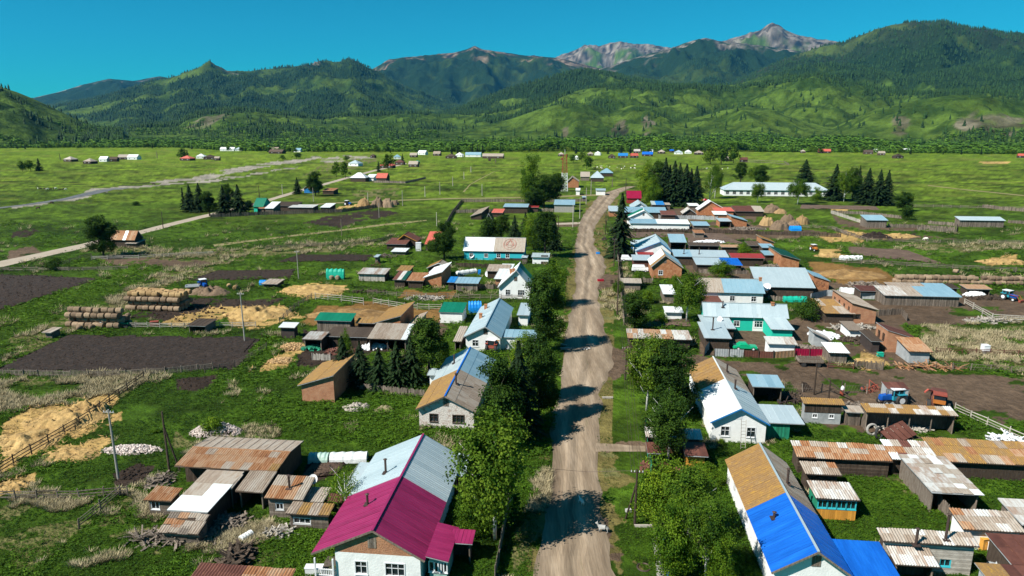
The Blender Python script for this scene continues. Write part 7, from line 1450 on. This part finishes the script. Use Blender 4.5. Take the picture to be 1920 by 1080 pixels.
pieces('brick_pile','flattened heap of broken bricks and boards left of the A pole',(248,845),4,1.3,.6,500,(.4,.16,.1),'rubble','brick pile',2)
pieces('firewood_pile','scattered firewood blocks beside the dark red walled shed',(548,652),2.6,2.2,.7,350,(.45,.2,.2),'firewood','firewood',3)
pieces('firewood_pile','split firewood heap at the crooked fence',(530,678),2.8,1.2,.6,260,(.45,.2,.2),'firewood','firewood',4)
pieces('board_pile','jumble of grey boards before the low slab roofed shed',(330,1010),5,1.4,.5,160,(2.2,.16,.05),'wood','board pile',5)
pieces('board_pile','heap of black boards and tin between hut and bottom edge',(445,1050),1.4,2.6,.9,120,(1.8,.3,.05),'darkwood','board pile',6)
pieces('white_block_pile','heap of white blocks in the yard of the blue tractor',(1828,555),3,1.4,.9,120,(.6,.4,.4),'whitepaint','block pile',7)
pieces('pole_pile','white peeled poles leaning in a pile near the right edge',(1890,832),2.4,1.4,1.0,70,(2.4,.14,.14),'whitepaint','pole pile',8)
pieces('scrap_pile','dark scrap and logs beside the open timber barn',(1478,748),3.2,1.6,.8,140,(1.0,.2,.2),'darkwood','scrap pile',9)
pieces('scrap_pile','scrap heap under the log cabin by the bath tub',(430,980),2.4,1.8,.5,80,(1.1,.2,.1),'wood','scrap pile',10)
pieces('board_pile','planks lying along the rusty rail at the muddy lane',(1740,690),6,.8,.3,60,(3,.2,.08),'rust','board pile',11)
def tunnel(label,l_,r_,h,mat,name='greenhouse_tunnel',cat='greenhouse',dp=1.8):
    A=Vector((*G(*l_),0));B=Vector((*G(*r_),0)); d=(B-A); L=d.length; root_c=(A+B)/2; rz=math.atan2(d.y,d.x); mb=MB(); n=12; rows=[]
    for i in range(n+1):
        x=-L/2+L*i/n; hh=h*(1+.06*math.sin(i*2.1)); rows.append([(x,-dp/2*math.cos(math.pi*j/8),hh*math.sin(math.pi*j/8)**.8) for j in range(9)])
    for i in range(n):
        for j in range(8): mb.face([rows[i][j],rows[i+1][j],rows[i+1][j+1],rows[i][j+1]],.5)
    mb.face(rows[0],.5); mb.face(rows[-1],.5)
    o=mb.build(name,MATS[mat],None,root_c,rz); return tag(o,label,cat)
tunnel('small greenish plastic greenhouse tunnel behind the log cabin',(581,864),(617,864),1.1,'plasticgreen'); tunnel('long white plastic greenhouse tunnel behind the slender birch',(620,864),(689,862),1.1,'tarpwhite')
tunnel('long white plastic tunnel beside the right brown field',(1575,487),(1615,487),1.4,'tarpwhite'); tunnel('white covered tunnel in the plot of the blue grey shed',(857,516),(892,511),1.2,'tarpwhite'); tunnel('turquoise green plastic greenhouse behind the turquoise house',(1468,565),(1511,565),1.3,'tarpgreen')
tunnel('bright blue dome tent between green roofed cottage and white house',(879,584),(902,583),2.4,'tarpblue','tent','tent',2.6); tunnel('bright green tarpaulin covering round bales',(613,523),(646,523),2.9,'tarpgreen','tarpaulin','tarpaulin',1.6); tunnel('bright blue tarpaulin over hay in front of the haystacks',(1481,432),(1500,432),1.9,'tarpblue','tarpaulin','tarpaulin',3)
tunnel('small bright blue tarpaulin on the low board roof beside the corral',(488,533),(500,533),1.2,'tarpblue','tarpaulin','tarpaulin',2); tunnel('white tarpaulin beside the brick barn yard',(1575,548),(1612,550),1.3,'tarpwhite','tarpaulin','tarpaulin',3); tunnel('blue cloth hung beside the pale tractor',(1284,428),(1293,428),2.2,'tarpblue','tarpaulin','tarpaulin',1)
tunnel('pale boat shaped tub in front of the slab roofed hut yard',(452,1015),(472,1003),.6,'tarpwhite','bathtub','tub',.9)
H('lean_to','low board roof covered by the small blue tarpaulin',(490,532),(520,533),(525,523),ze=1.3,kind='mono',zf=1.6,segs=[(1,'slate')],wall='darkwood',cat='shed')
H('hen_house','small dark timber hut with logs beside the long rail fence',(348,611),(386,611),(380,597),ze=1.7,kind='mono',zf=1.9,segs=[(1,'darkwood')],wall='wood',cat='hut',open_front=True)
H('crate_hut','tiny brown crate hut at the left end of the long rail fence',(78,623),(95,624),(92,613),ze=1.4,kind='mono',zf=1.6,segs=[(1,'slate')],wall='wood',cat='hut')
# ================= DISHES, LADDER, SMALL THINGS =================
def dish(label,base,cpx,d,rz=-.5,mat='whitepaint',tilt=R(62)):
    x,y=G(*base); dx,dy,dz=ray(*cpx); z=CAM_H+dz*(y/dy); x=dx*(y/dy); r=d*depth(x,y)/FPX/2
    root=empty('satellite_dish',(x,y,0),rz,label,'satellite dish')
    mb=MB(); n=16; rings=[]
    for k in range(5): q=k/4; rings.append([(math.cos(6.2832*j/n)*r*q,math.sin(6.2832*j/n)*r*q,.28*r*q*q) for j in range(n)])
    for k in range(4):
        for j in range(n): a=rings[k][j];b=rings[k][(j+1)%n];c=rings[k+1][(j+1)%n];e=rings[k+1][j]; mb.face([a,b,c,e] if k else [rings[0][0],c,e],.5)
    o=mb.build('reflector',MATS[mat],root,(0,-.15,z)); o.rotation_euler=(tilt,0,0)
    mb=MB(); mb.tube([(0,0,0),(0,0,z)],.035,6); mb.bar((0,-.15,z-r*.6),(0,-r*1.0,z+r*.15),.03); mb.build('mast',MATS['iron'],root)
dish('white satellite dish on the brick gable of the maroon roofed house',(722,1079),(722,1025),20,.1,tilt=R(55))
dish('white satellite dish beside the log cabin with pinkish roof',(590,943),(589,897),18,-.2)
dish('white satellite dish on the turquoise wall of the long two colour house',(884.5,486),(884.5,478),14); dish('large white dish left of the green backed white house',(917,521),(917,513),14); dish('blue grey dish on the long tin roofed white house wall',(947,660),(949,650),10,.8,'greywall')
dish('large white dish before the two colour white house',(1370.5,566),(1370.5,552),15); dish('large white dish at the right end of the two colour white house',(1438,560),(1438,538),15); dish('white dish above the kitchen roof beside the green car',(1350,625),(1350,598),10); dish('pink painted dish on the peach house gable',(1270,520),(1269,505),8,.3,'pinkroof'); dish('white dish on the dark gabled cottage',(1287.5,405),(1287.5,399),5); dish('white dish on the laddered house wall',(1428,822),(1428,800),10,.6)
def ladder(label,base,top,w_=.5,lean=1.2,rz=-VA):
    x,y=G(*base); h=hgt(base[0],base[1],top); root=empty('ladder',(x,y,0),rz,label,'ladder'); mb=MB()
    for s in (-w_/2,w_/2): mb.bar((s,0,0),(s,lean,h),.06)
    mb.build('rails',MATS['palewood'],root)
    for k in range(9): t=(k+.5)/9; mb=MB(); mb.bar((-w_/2,lean*t,h*t),(w_/2,lean*t,h*t),.04); mb.build('rung',MATS['palewood'],root)
ladder('pale wooden ladder leaning on the white gable wall',(1393,842),792,.6,.8); ladder('wooden ladder leaning at the dark open shelter by the ribbed tin barn',(1291,464),452); ladder('wooden ladder on the patched shed front right of the turquoise house',(1453,634),617)
def tyre(label,base,r,flat=True,rz=0,mat='rubber'):
    x,y=G(*base); mb=MB(); n=20
    pts=[(math.cos(6.2832*j/n)*r,math.sin(6.2832*j/n)*r,0) for j in range(n)]+[(r,0,0)]
    mb.tube(pts,r*(.14 if flat else .24),7,cap=False); o=mb.build('tyre',MATS[mat],None,(x,y,.02 if flat else r*1.1)); o.rotation_euler=(0 if flat else R(80),0,rz); tag(o,label,'tyre')
tyre('half buried grey tyre ring on the verge by the footpath',(1207,1064),.62,True,0,'iron'); tyre('pale upright tractor tyre by the leaning iron sheets',(1634,815),.72,False,.1,'concrete'); tyre('dark upright tractor tyre right of the pale tyre',(1647,822),.72,False,.5)
x,y=G(1682,822); root=empty('iron_sheet_stack',(x,y,0),.3,'brown iron roofing sheets leaning in a heap beside the tyres','sheet pile')
for k in range(5):
    mb=MB(); mb.box(-2.2+k*.9,-1.35+k*.9,-1.3,1.3,0,.04); o=mb.build('iron_sheet',MATS['rustdark'],root,(0,0,.75+.05*k)); o.rotation_euler=(.45,-.12,.1)
H('gazebo_roof','small grey pyramid roofed gazebo at the corner of the long two colour house',(977,483),(989,483),(980,479),ze=2.0,kind='hip',rise=1.4,segs=[(1,'tin')],wall='wood',cat='gazebo',inset=(.3,.3,.3,.3),d=4)
def blocks(name,label,cat,items):
    mb=MB()
    for (px,py,sx,sy,sz,rz) in items: x,y=G(px,py); mb.cbox((x,y,sz/2),sx,sy,sz,rz)
    return mb
for name,label,cat,(px,py,sx,sy,sz,rz),mt in [('concrete_beam','pale concrete beam lying on the left verge','beam',(1061,655,2.0,.4,.3,.0),'palewood'),('concrete_beam','smaller pale beam behind the concrete beam on the left verge','beam',(1057,648,1.2,.3,.25,-.5),'palewood'),('log','pale log lying on the grass right of the street by the spruce shadows','log',(1139,747,1.6,.25,.2,0),'palewood'),('log','weathered log lying beside the nearest street pole','log',(1208,988,2.0,.2,.2,0),'palewood'),('rock','small pale rock cluster at the foot of the brace','rock',(1178,960,.6,.4,.3,.3),'stone'),
 ('barrel_box','turquoise box by the brick barn with dark rafters','box',(1650,668,1.0,.7,.7,0),'tarpgreen'),('beehive_box','white box hut in the weeds at the right edge','box',(1846,662,1.1,1.1,1.6,0),'whitepaint'),('noticeboard','pair of dark noticeboards in the meadow beyond the fork','sign',(918,302,3,.2,3,0),'iron'),('crate','red and yellow crate pile at the bale yard fence','crate',(290,611,1.6,1,1,.3),'redmetal'),('water_tank','white and red water tanks by the coral roofed shed','tank',(785,470,1.8,1.4,2.8,0),'whitepaint'),('well_house','small dark well house on the street verge','well',(1147,532,.7,.7,1,0),'darkwood'),('boat_box','red object lying on the dirt verge','box',(1126,527,1.7,.8,.5,.1),'carred'),('tub','bright blue tub on the verge by the very tall spruce','tub',(1121,476,1.2,.8,.5,0),'tarpblue'),('pallet','bright blue barrels in the vegetable plot','barrel',(899,514,.8,.8,1.2,0),'tarpblue'),('washing_line','row of white and pink things drying before the dark red shed','laundry',(1446,484,3,.3,1.2,0),'whitepaint'),
 ('metal_table','white table at the porch railing of the maroon roofed house','table',(590,1076,1.6,.7,.8,0),'whitepaint'),('stove_box','orange board box at the bottom edge right of the log shed','box',(1843,1030,1.4,1.1,1.5,.2),'orangepaint'),('washing_machine','white and turquoise washing machine beside the log shed','washing machine',(1864,1040,.9,.9,1.2,.3),'whitepaint')]:
    x,y=G(px,py); mb=MB(); mb.cbox((0,0,sz/2),sx,sy,sz); mb.cbox((0,0,sz+.03),sx*1.08,sy*1.08,.05); 
    if sz>.9:
        mb.cbox((0,-sy/2-.02,sz*.5),sx*.6,.03,sz*.5)
    tag(mb.build(name,MATS[mt],None,(x,y,0),rz),label,cat)
x,y=G(1578,741); root=empty('oil_barrel',(x,y,0),0,'rusty red barrel with a white sack on top by the wire fence','barrel')
mb=MB(); mb.tube([(0,0,0),(0,0,.3),(0,0,.31),(0,0,.6),(0,0,.61),(0,0,.95)],[.3,.3,.32,.32,.3,.3],12); mb.build('drum',MATS['redmetal'],root); mb=MB(); mb.tube([(0,0,.95),(.05,0,1.3),(.02,0,1.6)],[.25,.28,.08],9); mb.build('sack',MATS['whitepaint'],root); mb=MB(); mb.tube([(.0,.2,0),(0,.2,2.3)],.09,6); mb.build('post',MATS['darkwood'],root)
# circle emblem on the brown roof half, small plates, wall drawing
for o in list(col.objects):
    lb=o.get('label','')
    if 'left half white tin roof' in lb:
        Wd=19.9; mb=MB(); X=Wd*.25; y0=-13.3 if False else None
        rf=[c for c in o.children if c.name.startswith('ridge_cap')][0]; zr=max(v.co.z for v in rf.data.vertices); yr=sum(v.co.y for v in rf.data.vertices)/8
        wl=[c for c in o.children if c.name.startswith('wall')][0]; yn=min(v.co.y for v in wl.data.vertices)-.5
        def SP(u,v): 
            t=.5+v/2; return Vector((X+u,yn+(yr-yn)*t,2.9+(zr-2.9)*t+.14))
        for r_,n in ((2.0,28),(1.2,20)):
            for k in range(n): a=6.2832*k/n;b=6.2832*(k+1)/n; mb.bar(SP(math.cos(a)*r_,math.sin(a)*r_*.38),SP(math.cos(b)*r_,math.sin(b)*r_*.38),.09,.03)
        mb.bar(SP(-2,-.1),SP(2,-.1),.09,.03); mb.bar(SP(-.9,-.1),SP(0,.7),.09,.03); mb.bar(SP(.9,-.1),SP(0,.7),.09,.03)
        mb.build('roof_emblem',MATS['pinkroof'],o)
    if 'thin green grey slanted roof' in lb:
        wl=[c for c in o.children if c.name.startswith('wall')][0]; yn=min(v.co.y for v in wl.data.vertices)-.02; x0=min(v.co.x for v in wl.data.vertices)+.7; mb=MB()
        for cx_ in (.5,1.7):
            for k in range(12): a=6.2832*k/12;b=6.2832*(k+1)/12; mb.bar((x0+cx_+.45*math.cos(a),yn,1.5+.7*math.sin(a)),(x0+cx_+.45*math.cos(b),yn,1.5+.7*math.sin(b)),.07,.02)
            mb.bar((x0+cx_-.25,yn,1.6),(x0+cx_-.05,yn,1.6),.07,.02); mb.bar((x0+cx_+.05,yn,1.6),(x0+cx_+.25,yn,1.6),.07,.02); mb.bar((x0+cx_-.15,yn,1.15),(x0+cx_+.15,yn,1.15),.07,.02)
        mb.build('wall_drawing',MATS['iron'],o)
    if 'farm clutter at its front' in lb:
        wl=[c for c in o.children if c.name.startswith('wall')][0]; yn=min(v.co.y for v in wl.data.vertices); x1=max(v.co.x for v in wl.data.vertices)
        mb=MB(); mb.box(x1-.7,x1-.1,yn-.04,yn-.005,2.1,2.28); mb.box(x1-.6,x1-.2,yn-.04,yn-.005,1.75,1.95); mb.build('name_plate',MATS['orangepaint'],o)
for i,(px,py,r1,r2,h,n_,sz,mt,l) in enumerate([(430,985,2,1.2,.7,60,(1.2,.25,.08),'wood','jumbled boards under the eaves of the white sheet metal roof'),(520,1000,2,1,.4,50,(1.4,.2,.06),'palewood','loose pale boards before the mossy slab hut'),(300,905,1.6,2,.5,60,(1.3,.2,.06),'wood','grey boards beside the A shaped pole'),(705,880,2,1.5,.5,50,(1,.3,.2),'darkwood','dark clutter behind the slender birch'),
 (640,660,3,2,.6,120,(.8,.3,.3),'rustdark','rusty scrap before the broad brown roofed shed'),(700,652,3,1.5,.6,100,(.7,.4,.3),'whitepaint','white and grey yard rubbish below the broad brown roof'),(585,655,2.2,1.2,.7,90,(.8,.25,.25),'greenwall','green and grey machine parts beside the open corrugated shed'),(770,625,3,2,.5,90,(1,.3,.15),'wood','boards in the yard of the narrow tan shed'),(800,560,5,2,.5,110,(1.6,.25,.12),'palewood','fallen pale rails in the corral corner'),(845,600,3,2,.4,80,(1,.2,.15),'rust','rusty bits before the green roofed cottage'),
 (720,482,4,1.5,.6,120,(1.6,.2,.12),'wood','pile of grey rails before the steep gabled cabin'),(690,548,5,1.2,.4,90,(1.4,.2,.15),'darkwood','dark brush and boards behind the corral fence'),(1500,655,4,2,.5,130,(.8,.3,.25),'wood','mixed yard clutter right of the hut'),(1545,630,3,3,.5,120,(.7,.3,.25),'whitepaint','white odds and ends around the leaning lean-to'),(1620,640,5,3,.5,160,(.9,.25,.2),'darkwood','dark timber clutter before the brick barns'),(1600,615,5,2,.5,120,(1.3,.2,.12),'palewood','pale boards in the garden beds by the brick barn'),
 (1620,535,5,2,.7,130,(1.4,.3,.2),'wood','timber clutter at the head of the cattle barn'),(1850,560,5,1.6,.4,90,(1.4,.4,.3),'darkwood','dark timbers beside the heap of white blocks'),(1860,603,6,1.6,.5,80,(2,.2,.15),'palewood','fallen gate rails at the right edge'),(1310,425,4,2,.6,90,(.9,.4,.4),'rust','rusty gear before the blue grey tin shed'),(1230,430,9,1.6,.5,120,(.9,.4,.4),'iron','black machine parts along the long white building'),(1400,430,8,3,.6,200,(1.3,.3,.3),'wood','old boards and logs before the haystacks'),
 (1330,455,6,2,.7,120,(.9,.4,.4),'whitepaint','pale things stored under the dark open shelter'),(1330,490,5,1.5,.5,110,(.8,.4,.4),'darkwood','dark stores in front of the long tin roof'),(1460,500,6,2,.5,120,(1,.3,.3),'wood','timber clutter above the big ribbed barn'),(1590,765,4,1.5,.5,80,(1,.3,.2),'wood','boards behind the narrow plank shed'),(1690,805,4,1.5,.4,70,(1,.25,.15),'palewood','pale offcuts before the long open shed'),(1880,1075,2,1.4,.8,60,(.6,.4,.4),'greywall','grey yard things below the slanted mottled roof'),(1240,880,3,2,.5,80,(.8,.3,.2),'rustdark','brown scrap in the yard of the white trunked birch'),(1800,840,7,1.2,.3,70,(1.6,.2,.1),'wood','loose boards behind the orange corrugated barn'),(1440,775,3,2,.4,70,(.9,.3,.2),'wood','boards behind the green planked wing'),(1100,655,0.8,.5,.2,6,(.5,.3,.2),'stone','few stones on the street at the side lane')]):
    pieces('yard_clutter',l,(px,py),r1,r2,h,n_,sz,mt,'clutter',50+i)
H('shed','brown patched roof between the white sheet metal roof and the rusty barn',(362,914),(436,915),(459,890),ze=2.6,kind='mono',zf=2.9,segs=[(.3,'tinwhite'),(1,'slate')],typ='flat',rows=2,wall='darkwood',cat='shed',jit=.5,open_front=True)
H('shed','tiny tilted shed with mossy planks left of the slender birch',(607,938),(640,942),(636,925),ze=1.7,kind='mono',zf=2.0,segs=[(1,'rustdark')],typ='corr',wall='darkwood',cat='shed',jit=1)
H('toilet_hut','little grey outhouse behind the dark red walled shed',(700,482),(709,482),(708,477),ze=2.1,kind='mono',zf=2.3,segs=[(1,'tin')],wall='wood',cat='outhouse')
H('shed','long low pale slab roof before the low dark timber outhouse',(732,472),(761,472),(760,465),ze=1.2,kind='mono',zf=1.5,segs=[(1,'tinwhite')],wall='wood',cat='shed')
H('shed','rusty open pen roof at the left end of the cattle barn',(1612,545),(1655,547),(1650,536),ze=2.2,kind='mono',zf=2.5,segs=[(1,'rustdark')],wall='darkwood',cat='shed',open_front=True)
H('shed','low grey roofed store before the heap of white blocks',(1812,541),(1862,543),(1858,534),ze=1.8,kind='mono',zf=2.1,segs=[(1,'rust')],wall='darkwood',cat='shed',open_front=True)
H('shed','tangled twig roofed shack right of the garden beds',(1590,618),(1622,622),(1612,603),ze=1.8,kind='mono',zf=2.1,segs=[(1,'wood')],typ='corr',wall='plaster',cat='shed')
H('shed','black covered shed standing at the brick barn with dark rafters',(1634,640),(1655,640),(1652,620),ze=2.4,kind='mono',zf=2.7,segs=[(1,'darkwood')],wall='darkwall',cat='shed')
H('shed','small rusty hut between the tin cabin and the brick shelter',(1302,437),(1322,437),(1320,431),ze=2,kind='mono',zf=2.3,segs=[(1,'rust')],wall='wood',cat='shed')
# ================= ANIMALS =================
def skin(name,verts,edges,rad,mat,root=0):
    me=bpy.data.meshes.new(name); me.from_pydata(verts,edges,[]); o=bpy.data.objects.new(name,me); col.objects.link(o)
    m=o.modifiers.new('s','SKIN'); m.use_smooth_shade=True
    for i,v in enumerate(me.skin_vertices[0].data): v.radius=(rad[i],rad[i]); v.use_root=(i==root)
    s=o.modifiers.new('d','SUBSURF'); s.levels=1; s.render_levels=1
    dg=bpy.context.evaluated_depsgraph_get(); r=bpy.data.meshes.new_from_object(o.evaluated_get(dg)); bpy.data.objects.remove(o); r.materials.clear(); r.materials.append(MATS[mat]); r.name=name; return r
def quad_mesh(name,mat,L=1,leg=.55,neck=.35,horn=False,graze=False,thick=.22):
    hz=-.25 if graze else .3
    V=[(0,0,leg+.12),(-.42*L,0,leg+.10),(.42*L,0,leg+.12),(.58*L,0,leg+.12+neck*(.2 if not graze else -.1)),(.70*L,0,leg+.12+neck*(1 if not graze else -.8)),(.95*L,0,leg+.10+neck*(.85 if not graze else -1.25)),(-.62*L,0,leg+.0),(-.68*L,0,leg-.25)]
    Rr=[thick,thick*.85,thick*.9,thick*.55,thick*.42,thick*.22,.04,.02]; E=[(0,1),(0,2),(2,3),(3,4),(4,5),(1,6),(6,7)]
    for sx,bi in ((-.42*L,1),(.42*L,2)):
        for sy in (-.13,.13):
            i=len(V); k=.04 if sx<0 else 0; V+=[(sx-k,sy,leg-.05),(sx+(-.08 if sx<0 else .02),sy,leg*.45),(sx,sy,.03)]; Rr+=[thick*.42,thick*.22,thick*.17]; E+=[(bi,i),(i,i+1),(i+1,i+2)]
    if horn:
        i=len(V); V+=[(.68*L,.07,leg+.2+neck*1.3),(.68*L,-.07,leg+.2+neck*1.3)]; Rr+=[.02,.02]; E+=[(4,i),(4,i+1)]
    return skin(name,V,E,Rr,mat)
dogm=quad_mesh('dog_body','fur',.62,.32,.22,thick=.14); goatm=quad_mesh('goat_body','furgrey',.85,.5,.32,True,thick=.19); cowm=quad_mesh('cow_body','furdark',1.35,.8,.4,graze=True,thick=.38); cowl=quad_mesh('pale_cow_body','fur',1.35,.8,.4,graze=True,thick=.38); shm=quad_mesh('sheep_body','sheepwool',.8,.45,.25,graze=True,thick=.28)
def animal(name,label,px,py,me,rz,cat,group=None,s=1):
    o=link(name,me,None,(*G(px,py),0),rz); o.scale=(s,s,s); tag(o,label,cat,group)
animal('dog','cream coloured dog walking on the dirt street above the tree shadow',1090,945,dogm,R(115),'dog',s=1.15)
animal('goat','grey goat walking left in the tree shadow beside the street',1131,998,goatm,R(165),'goat',s=1.1)
animal('cow','white and black cow grazing at the long fence in the right pasture',1736,451,cowl,R(170),'cow')
animal('horse','dark horse grazing beside the stream',97,383,cowm,0.2,'horse',s=1.2); animal('horse','dark horse standing in the meadow below the stream',72,393,cowm,3.3,'horse',s=1.2); animal('horse','dark horse on the gravel flat',288,347,cowm,0.1,'horse',s=1.3)
for i in range(10): animal('cow','cow in the small herd lying by the stream bend',70+i*6+rng.uniform(-2,2),356+rng.uniform(-1.5,1.5),cowm if i%3 else cowl,rng.random()*6,'cow','small herd by the stream bend')
for i in range(26): animal('sheep','animal of the mixed herd grazing in the meadow left of the grove',1104+rng.random()*88,311+rng.random()*8,[shm,cowl,cowm][i%3],rng.random()*6,'grazing animal','mixed herd left of the grove')
for i in range(10): animal('sheep','animal of the herd grazing in the meadow behind the grove',1305+rng.random()*60,312+rng.random()*8,[shm,cowl,cowm][i%3],rng.random()*6,'grazing animal','herd behind the grove')
